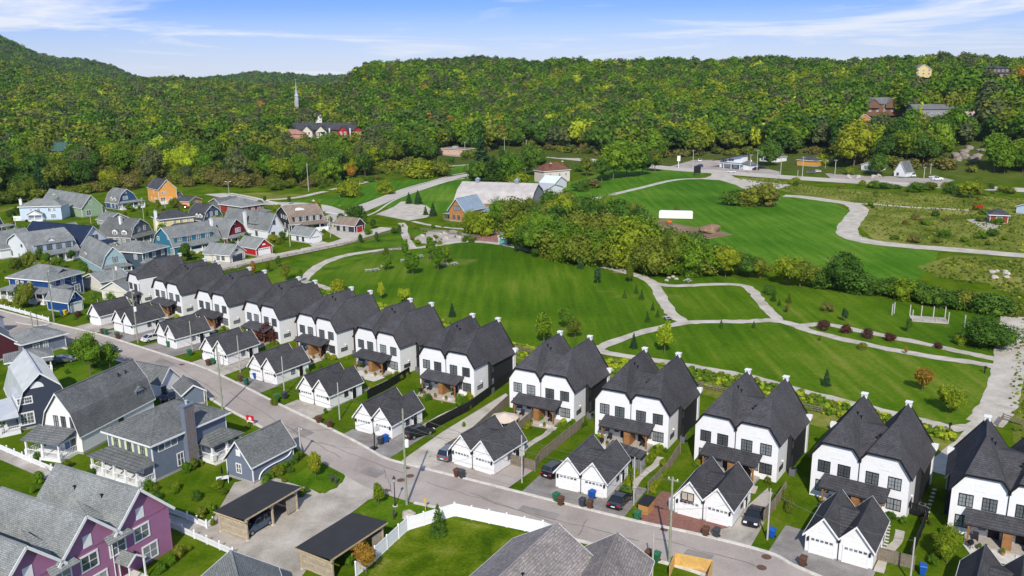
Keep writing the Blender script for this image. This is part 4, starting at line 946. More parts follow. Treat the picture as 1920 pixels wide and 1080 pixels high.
# ================================================================== THE COLOURED VILLAGE
blk = M_black
def col(name, c): return wallm(name, c)
M_ltblue = col('ice_blue_siding', (.50,.60,.74)); M_green = col('sage_green_siding', (.27,.38,.24)); M_blue = col('ocean_blue_siding', (.030,.085,.17))
M_orange = col('orange_siding', (.72,.33,.075)); M_whites = col('white_lap_siding', (.72,.73,.75)); M_greyg = col('grey_siding', (.17,.175,.17)); M_yellow = col('butter_yellow_siding', (.68,.58,.25))
M_navy = col('navy_siding', (.035,.06,.12)); M_red = col('barn_red_siding', (.27,.035,.02)); M_char = col('charcoal_siding', (.032,.032,.04)); M_crim = col('crimson_siding', (.20,.012,.02))
M_teal = col('teal_blue_siding', (.035,.16,.24)); M_ltteal = col('pale_teal_siding', (.30,.43,.46)); M_slate = col('slate_blue_siding', (.055,.085,.12)); M_royal = col('royal_blue_siding', (.010,.055,.19))
M_dknavy = col('midnight_blue_siding', (.045,.055,.085)); M_slgrey = col('blue_grey_siding', (.155,.185,.24)); M_brred = col('bright_red_siding', (.42,.02,.02)); M_bgrey = col('cool_grey_siding', (.15,.18,.235)); M_cream = col('cream_siding', (.62,.60,.52))

# light blue hipped house
t, w, d = house('ice blue two-storey house with a hipped grey roof and white side deck', (36,388,5.5), (113,386,5.5), 8.5, 'hip', M_ltblue, M_rgrey, 5.5, 8.0)
row(t, w, d, 'f', (.27,.46,.72,.84), 3.5, .9, 1.2); row(t, w, d, 'f', (.80,), .9, 1.8, 1.5, None, 3); chimney(t, w*.02, 1.2, 0, 8.2, M_trim)
porch(t, w, d, 'f', w*.2, w*.58, 2.0, 3.4, 2.7, M_rgrey, nposts=3, gable=.9, hip=False); steps(t, w, d, 'f', w*.5, 2.0, .5); dormer(t, w, d, 'f', w*.55, 1.8, 6.0, 2.4, .5, 2.4, M_trim, M_rgrey, kind='hip', windows=0)
dk = MB(); dk.box(-3.2, -.05, 1, 4, 0, .9); dk.box(-3.2, -.05, .9, 1, .9, 1.8); dk.build('deck', M_trim, t)
# sage green
t, w, d = house('sage green house with a steep gable and white bargeboards', (155,408,0), (193,403,0), (118,372,3.9), 'gable', M_green, M_rgrey, 3.8, 8.4)
row(t, w, d, 'f', (.46,), 4.9, .9, 1.3); row(t, w, d, 'f', (.32,), .7, 1.8, 1.9, None, 2); row(t, w, d, 'l', (.55,.68), .8, .9, 1.4)
dormer(t, w, d, 'l', d*.62, .6, 3.7, 5.5, 1.5, 3.2, M_green, M_rgrey, kind='shed', windows=4, wmat=M_trim); chimney(t, -.4, d*.62, 0, 7.6, M_green)
porch(t, w, d, 'b', 0, w*.5, 2.2, 3.2, 2.7, M_rgrey, nposts=3); porch(t, w, d, 'r', 1, d*.6, 2.0, 3.2, 2.7, M_rgrey, nposts=3)
# ocean blue gambrel
t, w, d = house('ocean blue gambrel house with paired dormers and a wrapped white porch', (222.5,393.7,0), (259,388.7,0), 9.5, 'gambrel', M_blue, M_rgrey, 2.8, 8.2, 6.0)
row(t, w, d, 'f', (.35,.47), 4.1, .9, 1.2); row(t, w, d, 'f', (.45,), 6.6, .7, .9, None, 1, 1); row(t, w, d, 'f', (.15,.28,.6), .6, 1.0, 1.7); row(t, w, d, 'l', (.45,.75), .8, .9, 1.4)
for s in (.45, .72): dormer(t, w, d, 'l', d*s, .35, 3.4, 1.9, 1.4, 2.0, M_trim, M_rgrey, windows=1)
porch(t, w, d, 'f', w*.05, w + 2, 2.2, 3.4, 2.9, M_rgrey, nposts=5); porch(t, w, d, 'r', 0, d*.7, 2.2, 3.4, 2.9, M_rgrey, nposts=4); steps(t, w, d, 'f', w + .6, 2.2, .5)
# orange
t, w, d = house('bright orange gabled house with a dark roof and white deck', (299,382.5,0), (333,379,0), 13, 'gable', M_orange, M_rdark, 6.3, 10.2)
row(t, w, d, 'f', (.22,.38), 4.2, .8, 1.1); row(t, w, d, 'f', (.4,), 7.0, .7, 1.0, None, 1, 1); row(t, w, d, 'f', (.22,), .9, 1.9, 1.8); row(t, w, d, 'f', (.62,), 1.0, .8, 1.3)
row(t, w, d, 'l', (.55,), 4.2, .9, 1.1); row(t, w, d, 'l', (.32,.6,.7,.8), 1.2, .7, 1.1)
porch(t, w, d, 'r', 0, 4, 2.2, 3.3, 2.8, M_rdark, nposts=3, gable=.8, hip=False); dk = MB(); dk.box(.1, w, -2.6, -.05, 0, .8); dk.build('deck', M_trim, t)
rl = MB(); rl.box(.1, w, -2.6, -2.52, 1.6, 1.68)
for i in range(24): rl.box(.1 + w*i/24, .16 + w*i/24, -2.6, -2.54, .8, 1.6)
rl.build('railing', M_trim, t)
# small orange shed
t, w, d = house('small peach orange garage with a dark roof beside the red car', (355,388,0), (378,383,0), 6.5, 'gable', col('peach_siding', (.72,.36,.16)), M_rdark, 2.3, 3.8, cat='garage', name='garage')
garage_door(t, w, d, 'f', w*.5, 2.3, 1.9)
# white with navy roof
t, w, d = house('white house with a navy blue roof and deep navy porch roof', (150,459,3.4), (202.5,448,3.4), (98.5,437,3.4), 'gable', M_whites, M_rnavy, 3.3, 8.3)
row(t, w, d, 'f', (.36,.48,.6), 4.2, .85, 1.3, blk, fr=.06); dormer(t, w, d, 'l', d*.55, .6, 3.2, 6.5, 1.7, 3.2, M_whites, M_rnavy, kind='shed', windows=3, wmat=blk)
chimney(t, -.5, d*.38, 0, 7.4, M_trim); porch(t, w, d, 'f', -.2, w + 1.2, 2.4, 3.5, 2.8, M_rnavy, nposts=5); row(t, w, d, 'f', (.3,.5,.75), .7, .9, 1.8, blk, fr=.06); row(t, w, d, 'l', (.3,.7), .9, .9, 1.3, blk, fr=.06)
# big white gambrel, long porch
t, w, d = house('white gambrel house with a long grey porch roof and blue-grey upper wall', (15,481,0), (60,497,0), (131,478,0), 'gambrel', M_whites, M_rgrey, 2.9, 8.2, 5.9)
row(t, w, d, 'f', (.68,), 4.6, 1.2, .8, blk, 3, 1, .05); row(t, w, d, 'f', (.22,), .9, 1.0, 1.5, blk, fr=.06); row(t, w, d, 'f', (.52,), .7, .6, 1.5, blk, 1, fr=.06); row(t, w, d, 'f', (.85,), 1.0, 1.1, .9, blk, 3, 1, .05)
dormer(t, w, d, 'r', d*.52, .5, 3.6, d*.82, 1.9, 3.0, col('pale_slate_siding', (.33,.40,.50)), M_rgrey, kind='shed', windows=4, wmat=blk)
dormer(t, w, d, 'r', d*.5, 1.9, 5.8, 2.6, .2, 2.2, M_trim, M_rgrey, windows=0, pitch=.7)
porch(t, w, d, 'r', .2, d - .2, 2.4, 3.4, 2.7, M_rgrey, nposts=7, rail=False); row(t, w, d, 'r', (.15,.3,.45,.62,.8), .7, 1.1, 1.7, blk, fr=.06)
# its neighbour at the picture edge
t, w, d = house('white house with a plain grey roof at the left edge, next to the long-porched gambrel', (-42,474,0), (3,487,0), 11, 'gable', M_whites, M_rgrey, 3.2, 7.2)
row(t, w, d, 'f', (.5,.8), .9, .9, 1.3)
# white garage behind
t, w, d = house('small white garage with a grey roof behind the navy-roofed house', (83,444,0), (100,449,0), 9, 'gable', M_whites, M_rgrey, 2.5, 4.2, cat='garage', name='garage')
garage_door(t, w, d, 'f', w*.5, 2.3, 2)
# pale green grey garage
t, w, d = house('pale green-grey garage with an arched gable vent behind the grey gambrel', (202.5,427,0), (243,421,0), 7.5, 'gable', col('moss_grey_siding', (.34,.38,.31)), M_rgrey, 2.5, 4.8, cat='garage', name='garage')
row(t, w, d, 'l', (.5,), .7, .9, 1.2)
# grey gambrel
t, w, d = house('grey gambrel house with two white dormers on its left slope', (246,462,0), (287,451,0), (203,455,0), 'gambrel', M_greyg, M_rgreyd, 3.0, 8.2, 6.0)
row(t, w, d, 'f', (.16,.42,.68), 4.3, .85, 1.3); row(t, w, d, 'f', (.42,), 6.8, .6, .8, None, 1, 1); row(t, w, d, 'l', (.25,.5,.65,.8), .8, .9, 1.4)
for s in (.5, .8): dormer(t, w, d, 'l', d*s, .35, 3.5, 2.0, 1.4, 2.0, M_trim, M_rgreyd, windows=1)
porch(t, w, d, 'f', 0, w, 2.2, 3.6, 2.9, M_rgreyd, nposts=4); chimney(t, w*.28, d*.45, 5, 9.0, M_trim)
# yellow
t, w, d = house('butter yellow two-storey house with a dark hipped roof and white chimney', (301,412,5.3), (362,405.5,5.3), 9, 'hip', M_yellow, M_rdark, 5.3, 7.8)
row(t, w, d, 'f', (.13,.42,.62,.84), 3.5, .85, 1.2); row(t, w, d, 'l', (.3,.6), 3.5, .85, 1.2); chimney(t, -.4, d*.45, 0, 7.8, M_trim)
porch(t, w, d, 'f', w*.3, w + .5, 2.4, 3.5, 2.8, M_rdark, nposts=4); dormer(t, w, d, 'f', w*.55, 1.6, 5.8, 2.4, .5, 2.4, M_trim, M_rdark, kind='hip', windows=0)
# navy gambrel, dark roof
t, w, d = house('navy blue gambrel house with red-edged white dormers and a black roof', (382,428,0), (419,421.5,0), 9, 'gambrel', col('denim_siding', (.05,.085,.14)), M_rdark, 2.9, 8.0, 5.9)
row(t, w, d, 'f', (.18,.44,.70), 4.1, .85, 1.4); row(t, w, d, 'f', (.42,), 6.6, .6, .8, None, 1, 1); row(t, w, d, 'l', (.2,.35), .8, .9, 1.4)
for s in (.6, .82): dormer(t, w, d, 'l', d*s, .35, 3.5, 1.9, 1.4, 2.0, M_trim, M_rdark, windows=1)
porch(t, w, d, 'f', w*.2, w, 2.0, 3.4, 2.8, M_rdark, nposts=3)
# red hip
t, w, d = house('brick red two-storey house with a grey hipped roof', (454,388,5.4), (492.5,382.3,5.4), (421.7,381.2,5.4), 'hip', M_red, M_rgrey, 5.4, 7.9)
row(t, w, d, 'f', (.18,.5,.82), 3.4, 1.3, 1.3); row(t, w, d, 'l', (.4,.6), 3.4, .9, 1.2); row(t, w, d, 'l', (.25,.7), .8, .8, 1.4); dormer(t, w, d, 'f', w*.5, 1.4, 5.9, 2.4, .5, 2.2, M_trim, M_rgrey, kind='hip', windows=0)
porch(t, w, d, 'f', -.3, w + 1.5, 2.6, 3.6, 2.8, M_rgrey, nposts=4)
t, w, d = house('low grey-roofed garage behind the brick red house', (394,390,0), (416,396,0), 9, 'gable', M_greyg, M_rgreyd, 2.6, 4.6, cat='garage', name='garage')
# black gambrel with brown roof
t, w, d = house('charcoal gambrel house with a brown roof and an arched eyebrow dormer', (519,424,0), (547,436.5,0), (597,425,0), 'gambrel', M_char, M_rbrown, 3.0, 8.3, 6.0)
row(t, w, d, 'f', (.4,.55,.7), 4.1, .8, 1.1, None, 2, 2, .12); row(t, w, d, 'f', (.6,.85), .6, 1.2, 1.9)
dormer(t, w, d, 'r', d*.5, .45, 3.5, d*.84, 1.9, 2.8, M_char, M_rbrown, kind='shed', windows=4, wmat=M_trim)
porch(t, w, d, 'r', d*.3, d + .5, 2.4, 3.5, 2.8, M_rbrown, nposts=4, solid=True); chimney(t, w*.5, d - .6, 5, 9.2, M_brick)
eb = MB(); eb.solid([(w*.72 + 0, d*.42 + 1.7*math.cos(math.pi*i/8), 6.9 + .8*math.sin(math.pi*i/8)) for i in range(9)], [(w*.72 - 1.4, d*.42 + 1.7*math.cos(math.pi*i/8), 6.9 + .8*math.sin(math.pi*i/8)) for i in range(9)]); eb.build('eyebrow_dormer', M_trim, t)
# white gable
t, w, d = house('white farmhouse-style house with a steep side gable and tall white chimney', (504,450,0), (533.5,444.5,0), (448,414,3.2), 'gable', M_whites, M_rgrey, 3.2, 8.4)
row(t, w, d, 'f', (.42,), 4.8, .8, 1.4, blk, fr=.05); row(t, w, d, 'f', (.3,), .5, 1.4, 1.9, blk, fr=.05); row(t, w, d, 'l', (.45,.75), .8, 1.2, 1.6, blk, fr=.05)
dormer(t, w, d, 'l', d*.6, .6, 3.1, 8, 1.6, 3.2, M_whites, M_rgrey, kind='shed', windows=4, wmat=blk); chimney(t, -.5, d*.45, 0, 8.4, M_trim); porch(t, w, d, 'r', .3, 4, 1.8, 3.1, 2.7, M_rgrey, nposts=2)
# crimson gambrel
t, w, d = house('crimson gambrel house with a grey roof beside the garages of the lane', (427,462,0), (464,453,0), (381,441,2.9), 'gambrel', M_crim, M_rgrey, 2.9, 8.2, 5.9)
row(t, w, d, 'f', (.5,.64), 3.9, .85, 1.3); row(t, w, d, 'f', (.42,), 6.6, .6, .8, None, 1, 1); row(t, w, d, 'f', (.35,.75), .6, 1.0, 1.7); dormer(t, w, d, 'l', d*.25, .35, 3.5, 1.6, 1.3, 1.8, M_trim, M_rgrey)
porch(t, w, d, 'f', 0, w, 1.8, 3.4, 2.8, M_rgrey, nposts=4)
# teal
t, w, d = house('teal blue gambrel house with white-framed windows and white chimney', (291,473,0), (327.5,480,0), (383,458,0), 'gambrel', M_teal, M_rgrey, 2.9, 8.2, 5.9)
row(t, w, d, 'f', (.25,), 4.2, 1.0, 1.0); row(t, w, d, 'f', (.78,), 5.0, 1.0, .8); row(t, w, d, 'f', (.6,.9), .6, 1.1, 1.6)
dormer(t, w, d, 'r', d*.45, .45, 3.4, d*.8, 2.0, 2.8, M_teal, M_rgrey, kind='shed', windows=4); chimney(t, w*.7, d - .5, 4, 8.8, M_trim)
porch(t, w, d, 'r', d*.25, d, 2.4, 3.4, 2.7, M_rgrey, nposts=4, solid=True)
# garages along the lane
t, w, d = house('white garage with a dark blue door and an arched gable window', (431,494,0), (460,485,0), 9, 'gable', M_cream, M_rgrey, 2.5, 5.0, cat='garage', name='garage')
garage_door(t, w, d, 'f', w*.5, w*.66, 2.1, M_dknavy, wins=4); row(t, w, d, 'l', (.55,.75), .9, .8, 1.1, blk)
fan = MB(); fan.solid([(w/2 + .7*math.cos(math.pi*i/8), -.05, 3.1 + .5*math.sin(math.pi*i/8)) for i in range(9)], [(w/2 + .7*math.cos(math.pi*i/8), 0, 3.1 + .5*math.sin(math.pi*i/8)) for i in range(9)]); fan.build('arched_vent', M_slate, t)
t, w, d = house('bright red garage with a wide white door', (481,481,0), (511,475,0), 9, 'gable', M_brred, M_rgrey, 2.5, 5.0, cat='garage', name='garage')
garage_door(t, w, d, 'f', w*.5, w*.7, 2.1, M_trim, wins=6)
fan = MB(); fan.solid([(w/2 + .7*math.cos(math.pi*i/8), -.05, 3.1 + .5*math.sin(math.pi*i/8)) for i in range(9)], [(w/2 + .7*math.cos(math.pi*i/8), 0, 3.1 + .5*math.sin(math.pi*i/8)) for i in range(9)]); fan.build('arched_vent', M_trim, t)
t, w, d = house('white garage at the bend of the lane with a wide white door', (581,457.5,0), (604,453,0), 9.5, 'gable', M_whites, M_rgrey, 2.5, 4.8, cat='garage', name='garage')
garage_door(t, w, d, 'f', w*.5, w*.62, 2.1); row(t, w, d, 'l', (.35,.65), .6, .9, 1.7, blk)
t, w, d = house('small black garage with a red door and brown roof', (665,437.5,0), (684,433,0), 8.5, 'gable', M_char, M_rbrown, 2.6, 4.9, cat='garage', name='garage')
garage_door(t, w, d, 'f', w*.5, w*.55, 2.1, paintm('red_door', (.45,.015,.015)), wins=0 or 1); row(t, w, d, 'l', (.3,.6), .6, 1.0, 1.6)
# slate hip
t, w, d = house('slate blue two-storey house with a wide grey hipped roof in front of the teal gambrel', (266.7,474,5.4), (313,462,5.4), (207,467.5,5.4), 'hip', M_slate, M_rgrey, 5.4, 7.6)
row(t, w, d, 'f', (.16,.45,.8), 3.4, 1.0, 1.3); row(t, w, d, 'l', (.25,.8), 3.5, 1.0, 1.1); row(t, w, d, 'f', (.8,), .7, 1.2, 1.5); dormer(t, w, d, 'f', w*.6, 1.6, 5.8, 2.6, .4, 2.4, M_slate, M_rgrey, kind='hip', windows=0)
porch(t, w, d, 'f', -1, w*.4, 2.6, 3.4, 2.7, M_rgrey, nposts=3)
# pale teal gambrel
t, w, d = house('pale teal gambrel house with one small white dormer, between the street poles', (193,520,0), (241,513,0), (127,499,0), 'gambrel', M_ltteal, M_rgrey, 2.9, 8.0, 5.7)
row(t, w, d, 'f', (.55,), 3.8, 1.2, 1.4, blk, fr=.06); dormer(t, w, d, 'l', d*.25, .35, 3.3, 1.7, 1.4, 1.8, M_trim, M_rgrey); porch(t, w, d, 'f', .5, w + .6, 2.0, 3.3, 2.7, M_rgrey, nposts=4)
# royal blue
t, w, d = house('royal blue two-storey house with a hipped grey roof and long white porch', (93,527,5.3), (153,511,5.3), (20,519,5.3), 'hip', M_royal, M_rgrey, 5.3, 8.0)
row(t, w, d, 'f', (.1,.37,.72), 3.3, 1.0, 1.4); row(t, w, d, 'f', (.8,), .7, 1.6, 1.9, None, 2); row(t, w, d, 'l', (.2,.32,.5), 3.5, .8, 1.1); row(t, w, d, 'l', (.3,.5,.8), .8, .8, 1.3)
dormer(t, w, d, 'f', w*.55, 1.4, 5.7, 2.8, .6, 2.6, M_royal, M_rgrey, windows=0); porch(t, w, d, 'l', -.4, d + .5, 2.8, 3.6, 2.9, M_rgrey, nposts=7); porch(t, w, d, 'f', -.2, w*.5, 1.6, 3.6, 2.9, M_rgrey, nposts=3)
t, w, d = house('royal blue garage with a white door next to the picket fence corner', (130,588,0), (157,580.5,0), (77.5,585,0), 'gable', M_royal, M_rgrey, 2.7, 5.0, cat='garage', name='garage')
garage_door(t, w, d, 'f', w*.52, 2.7, 2.2); row(t, w, d, 'f', (.42,), 3.3, .6, .7, None, 1, 1)
# white sheds between
t, w, d = house('low white garage with a grey roof behind the corner green', (157,540,0), (192,549,0), 7.5, 'gable', M_cream, M_rgrey, 2.8, 4.4, cat='garage', name='garage')
t, w, d = house('low white garage with vertical boards beside the first white house', (193,562,0), (240,566,0), 8, 'gable', M_cream, M_rgrey, 2.8, 4.8, cat='garage', name='garage')
# navy cottage at the left edge
t, w, d = house('dark navy cottage with a red door and white porch at the left edge', (-25,443,0), (9,437,0), 9, 'gambrel', M_dknavy, M_rgrey, 2.8, 8, 5.8)
porch(t, w, d, 'f', .3, w + 2.5, 2.2, 3.3, 2.7, M_rgrey, nposts=4); door(t, w, d, 'f', w*.7, .5, 1, 2.1, paintm('red_door', (.45,.015,.015))); steps(t, w, d, 'f', w*.8, 2.2, .5)
# lower left group
t, w, d = house('slate blue garage wing with a long grey roof near the street lantern', (46,672,0), (125,651,0), (30,652,0), 'hip', M_slgrey, M_rgrey, 2.9, 4.5, cat='garage', name='garage')
row(t, w, d, 'f', (.3,), .2, 1.1, 2.0); row(t, w, d, 'f', (.52,), .9, .8, 1.3)
t, w, d = house('dark red house wall under a broad grey roof at the left edge', (-60,688,0), (42,668,0), 13, 'gable', col('oxblood_siding', (.07,.015,.022)), M_rgrey, 2.6, 6.6)
t, w, d = house('white house with a blue fence beyond the corner at the left edge', (-30,640,0), (9,620,0), 8, 'gable', M_whites, M_rgrey, 3, 5.2)
t, w, d = house('low grey-roofed porch wing with white posts behind the metal-roofed house', (18,706,0), (98,693,0), 5, 'hip', M_dknavy, M_rgrey, 2.7, 3.9, cat='garage', name='porch_wing')
porch(t, w, d, 'f', w*.6, w, 1.6, 2.7, 2.5, M_rgrey, nposts=3)
# metal roofed gambrel
t, w, d = house('midnight blue gambrel house with a pale standing-seam metal roof', (38,808,0), (137,786,0), 14, 'gambrel', M_dknavy, M_metalroof, 3.0, 8.6, 6.2, k=.15)
row(t, w, d, 'f', (.16,), 4.2, 1.9, .9, None, 6, 2, .16); row(t, w, d, 'f', (.16,), .9, 1.7, 1.7, None, 4, 3, .18)
fan = MB(); fan.solid([(w*.42 + .95*math.cos(math.pi*i/10), -.07, 6.35 + .95*math.sin(math.pi*i/10)) for i in range(11)], [(w*.42 + .95*math.cos(math.pi*i/10), 0, 6.35 + .95*math.sin(math.pi*i/10)) for i in range(11)]); fan.build('arched_vent', M_trim, t)
prof = gambrel(w, 3.0, 6.2, 8.6, .15); mb = MB()
for i in range(4):
    (xa, za), (xb, zb) = prof[i], prof[i+1]
    if i in (0, 3): continue
    for j in range(34):
        y = -.35 + j * (d + .7) / 33; mb.bar((xa, y, za + .2), (xb, y, zb + .2), .04, .06)
mb.build('roof_seams', M_metalroof, t)
dormer(t, w, d, 'l', d*.75, .3, 3.5, 5, 1.6, 2.6, M_trim, M_metalroof, kind='shed', windows=2)
porch(t, w, d, 'l', d*.45, d + 1.2, 2.8, 3.6, 2.8, M_metalroof, nposts=4)
# big white gambrel
t, w, d = house('big white gambrel house with a steep speckled grey roof and front porch', (88,842,0), (157,852,0), 15, 'gambrel', M_white, M_rgreyd, 3.0, 9.0, 6.0, k=.15)
row(t, w, d, 'f', (.38,.58,.82), 3.8, .75, 1.7, blk, fr=.05); row(t, w, d, 'r', (.52,), 1.4, .9, 1.1, blk, fr=.05)
dormer(t, w, d, 'r', d*.86, .5, 3.5, 1.8, 1.6, 2.2, M_trim, M_rgreyd, wmat=blk); vents(t, [(w*.66, d*.72, 7.9), (w*.66, d*.82, 7.9)])
porch(t, w, d, 'f', -.4, w*.86, 3.2, 3.9, 2.9, M_rgreyd, nposts=3, hip=False, pw=.22); row(t, w, d, 'f', (.75,), .5, .9, 1.9, blk, fr=.06); door(t, w, d, 'f', w*.6, .5, .95, 2.1, paintm('blue_door', (.08,.17,.30)))
t, w, d = house('white garage with a grey roof joined behind the big white gambrel', (303,748,0), (338,733,0), 8.5, 'gable', M_white, M_rgreyd, 2.6, 4.9, cat='garage', name='garage')
row(t, w, d, 'f', (.15,), .8, .8, 1.1, blk)
# slate hipped house with chimney
t, w, d = house('blue-grey hipped house with pale green shutters and a tall timber-clad chimney', (200,808,5.4), (283,834,5.4), (413,772,5.4), 'hip', M_bgrey, M_rgreyd, 5.4, 8.2)
row(t, w, d, 'f', (.2,.5,.8), 3.6, .8, 1.6, blk, fr=.05)
for s in (.2, .5, .8):
    for q in (-1, 1):
        mb = MB(); x = w*s + q*.75; mb.box(x - .22, x + .22, -.07, -.01, 3.55, 5.15)
        for i in range(8): mb.box(x - .17, x + .17, -.09, -.07, 3.65 + i*.18, 3.74 + i*.18)
        mb.build('shutter', paintm('pale_green_shutter', (.60,.66,.40)), t)
row(t, w, d, 'r', (.12,.2,.28), 4.0, .95, .9, M_trim, 1, 1, .08); row(t, w, d, 'r', (.52,), 3.6, 1.0, 1.5, M_trim, 1, 2); row(t, w, d, 'r', (.34,.58), .8, .9, 1.7); row(t, w, d, 'f', (.3,.7), .8, 1.0, 1.6)
mb = MB(); mb.box(w, w + .8, d*.40, d*.53, 0, 9.0); ch = mb.build('chimney', M_bgrey, t)
for i in range(9):
    for yy in (d*.40 - .02,): 
        q = MB(); q.box(w + .8, w + .84, d*.40 + i*d*.13/9 + .02, d*.40 + (i+1)*d*.13/9 - .02, 0, 8.9); q.build('plank', M_greywood if i % 2 else col('violet_grey_board', (.19,.18,.22)), ch)
mb = MB(); mb.box(w - .12, w + .92, d*.40 - .12, d*.53 + .12, 9.0, 9.2); mb.build('chimney_cap', M_slgrey, ch); mb = MB(); mb.tube((w + .4, d*.465, 9.2), (w + .4, d*.465, 9.6), .16); mb.tube((w + .4, d*.465, 9.65), (w + .4, d*.465, 9.75), .25); mb.build('flue', M_metalroof, ch)
dormer(t, w, d, 'f', w*.5, 1.4, 5.7, 2.9, .7, 2.8, M_trim, M_rgreyd, kind='hip', windows=0)
porch(t, w, d, 'f', -.4, w + .1, 2.6, 3.5, 2.8, M_rgreyd, nposts=5, pw=.24); steps(t, w, d, 'f', w*.6, 2.6, .5, 1.8)
porch(t, w, d, 'r', d*.6, d + .3, 2.6, 3.5, 2.8, M_rgreyd, nposts=3, pw=.3); steps(t, w, d, 'r', d*.68, 2.6, .5, 2.0, M_conc); vents(t, [(w*.4, d*.5, 7.9), (w*.4, d*.56, 7.9)])
t, w, d = house('low grey-roofed shed wing behind the blue-grey hipped house', (345,765,0), (385,756,0), 5, 'gable', M_bgrey, M_rgreyd, 2.4, 3.6, cat='garage', name='shed_wing')
# blue-grey garage with hose
t, w, d = house('blue-grey garage with a white curved pipe on its long side wall', (427,892.5,0), (476,908,0), (548,866,0), 'gable', M_bgrey, M_rgreyd, 2.7, 5.6, cat='garage', name='garage')
row(t, w, d, 'f', (.48,), 1.1, .8, 1.2); mb = MB(); mb.box(w*.5 - .4, w*.5 + .4, -.05, 0, 3.5, 4.4); mb.build('gable_panel', M_trim, t)
mb = MB(); pts = [(w + .08, d*.12, .3), (w + .08, d*.16, .9), (w + .08, d*.25, 1.3), (w + .08, d*.45, 1.45), (w + .08, d*.7, 1.4), (w + .08, d*.86, 1.55), (w + .08, d*.93, 2.0), (w + .08, d*.94, 2.4)]
pts = smooth_line(pts, 5)
for a, b in zip(pts[:-1], pts[1:]): mb.tube(a, b, .09, n=7)
mb.build('curved_pipe', M_trim, t)
# purple townhouses
def purple():
    A, B = (55, 1032), (267, 923.5); z = 9.0
    a, b = G(*A, z), G(*B, z); c = G(324, 1029, 0); a.z = b.z = 0; e = (b - a).normalized(); n = Vector((-e.y, e.x, 0))
    U = (b - a).length / 2; ang = math.atan2(e.y, e.x)
    hw = (c - b).dot(e); W_ = 2 * U + hw * 2; off = (c - b).dot(n); base = b + e * hw - e * W_ + n * off
    wall = col('violet_siding', (.35,.15,.27)); D = 13
    t = thing('purple_townhouses', 'row of violet townhouses with three grey gables in the bottom left corner', 'townhouse', (base.x, base.y, 0), ang)
    ridge = 9.2; e0 = 4.9; sl = (ridge - 5.4) / hw
    w = MB(); w.box(-U, W_, 0, D, 0, 5.4)
    cx = [W_ - hw - U * k for k in (0, 1, 2, 3)]
    rf = MB(); tb = MB()
    for k, x in enumerate(cx):
        w.solid([(x - hw, 0, 5.3), (x + hw, 0, 5.3), (x, 0, ridge - .1)], [(x - hw, D, 5.3), (x + hw, D, 5.3), (x, D, ridge - .1)])
        q = hw + (.45 if k == 0 else .0); zq = ridge - sl * q; ql = U / 2 if U / 2 > hw else hw; ql = hw; zl = 5.4
        rf.slab([(x, -.5, ridge + .16), (x + q, -.5, zq + .16), (x + q, D + .5, zq + .16), (x, D + .5, ridge + .16)], .16)
        rf.slab([(x - ql, -.5, zl + .16), (x, -.5, ridge + .16), (x, D + .5, ridge + .16), (x - ql, D + .5, zl + .16)], .16)
        for sx, zz in ((x + q, zq), (x - ql, zl)): tb.bar((x, -.56, ridge + .05), (sx, -.56, zz + .05), .07, .3)
        rf.bar((x, -.5, ridge + .17), (x, D + .5, ridge + .17), .25, .05)
        if k < 3:
            m = x - U / 2 - .1; g = MB()      # low entry gable between the peaks, its ridge square to the facade
            rf.slab([(x - hw - .2, -.9, 5.35), (x - U + hw + .0, -.9, 5.35), (x - U + hw, 3.2, 7.3), (x - hw - .2, 3.2, 7.3)], .14) if U > 2 * hw else None
            rf.slab([(m - 1.5, -1.0, 5.25), (m + 1.7, -1.0, 5.25), (m + .1, 5.5, 8.0)], .12)
    w.build('walls', wall, t); rf.build('roof', M_rgrey, t); tb.build('rake_board', M_trim, t)
    for k, x in enumerate(cx[:3]):
        window(t, W_, D, 'f', x - .05, 3.1 if False else 3.3, 1.75, 1.5, M_trim, 2, 2, .16); window(t, W_, D, 'f', x + hw*.2, .5, 1.75, 1.6, M_trim, 2, 2, .16)
        window(t, W_, D, 'f', x - U*.5 + .1, 3.2, 1.75, 1.5, M_trim, 2, 2, .16)
        p = MB(); p.box(x - .5, x + .5, -.06, 0, 5.7, 7.0); p.build('gable_panel', M_trim, t)
        p = MB(); m = x - U*.42; p.slab([(m - 1.1, -2.2, 2.5), (m, -2.2, 3.4), (m, -.01, 3.4), (m - 1.1, -.01, 2.5)], .12); p.slab([(m, -2.2, 3.4), (m + 1.1, -2.2, 2.5), (m + 1.1, -.01, 2.5), (m, -.01, 3.4)], .12); p.build('porch_roof', M_rgrey, t)
        p = MB(); p.bar((m - 1.15, -2.24, 2.45), (m, -2.24, 3.35), .06, .2); p.bar((m, -2.24, 3.35), (m + 1.15, -2.24, 2.45), .06, .2); p.box(m - 1, m - .85, -2.2, -2.05, .3, 2.5); p.box(m + .85, m + 1, -2.2, -2.05, .3, 2.5); p.build('porch_frame', M_trim, t)
        p = MB(); p.box(m - 1.1, m + 1.1, -2.3, -.01, 0, .3); p.build('porch_floor', M_conc, t); door(t, W_, D, 'f', m, .3, 1.0, 2.1, paintm('plum_door', (.08,.02,.05)))
        p = MB(); dx = x - hw - .15; p.tube((dx, -.1, .2), (dx, -.1, 4.9), .05, n=6); p.bar((dx, -.1, 4.9), (dx + .2, -.8, 5.2), .09); p.build('downspout', M_trim, t); wall_lamp(t, x - U*.42 + 1.4, -.01, 2.2)
    vents(t, [(cx[0] - 1.4, 4.0, ridge - 1.4*sl + .1), (cx[0] - 1.4, 8.5, ridge - 1.4*sl + .1)])
    corner_boards(t, W_, D, 5.3, wall)
    return t, W_, D
purple()
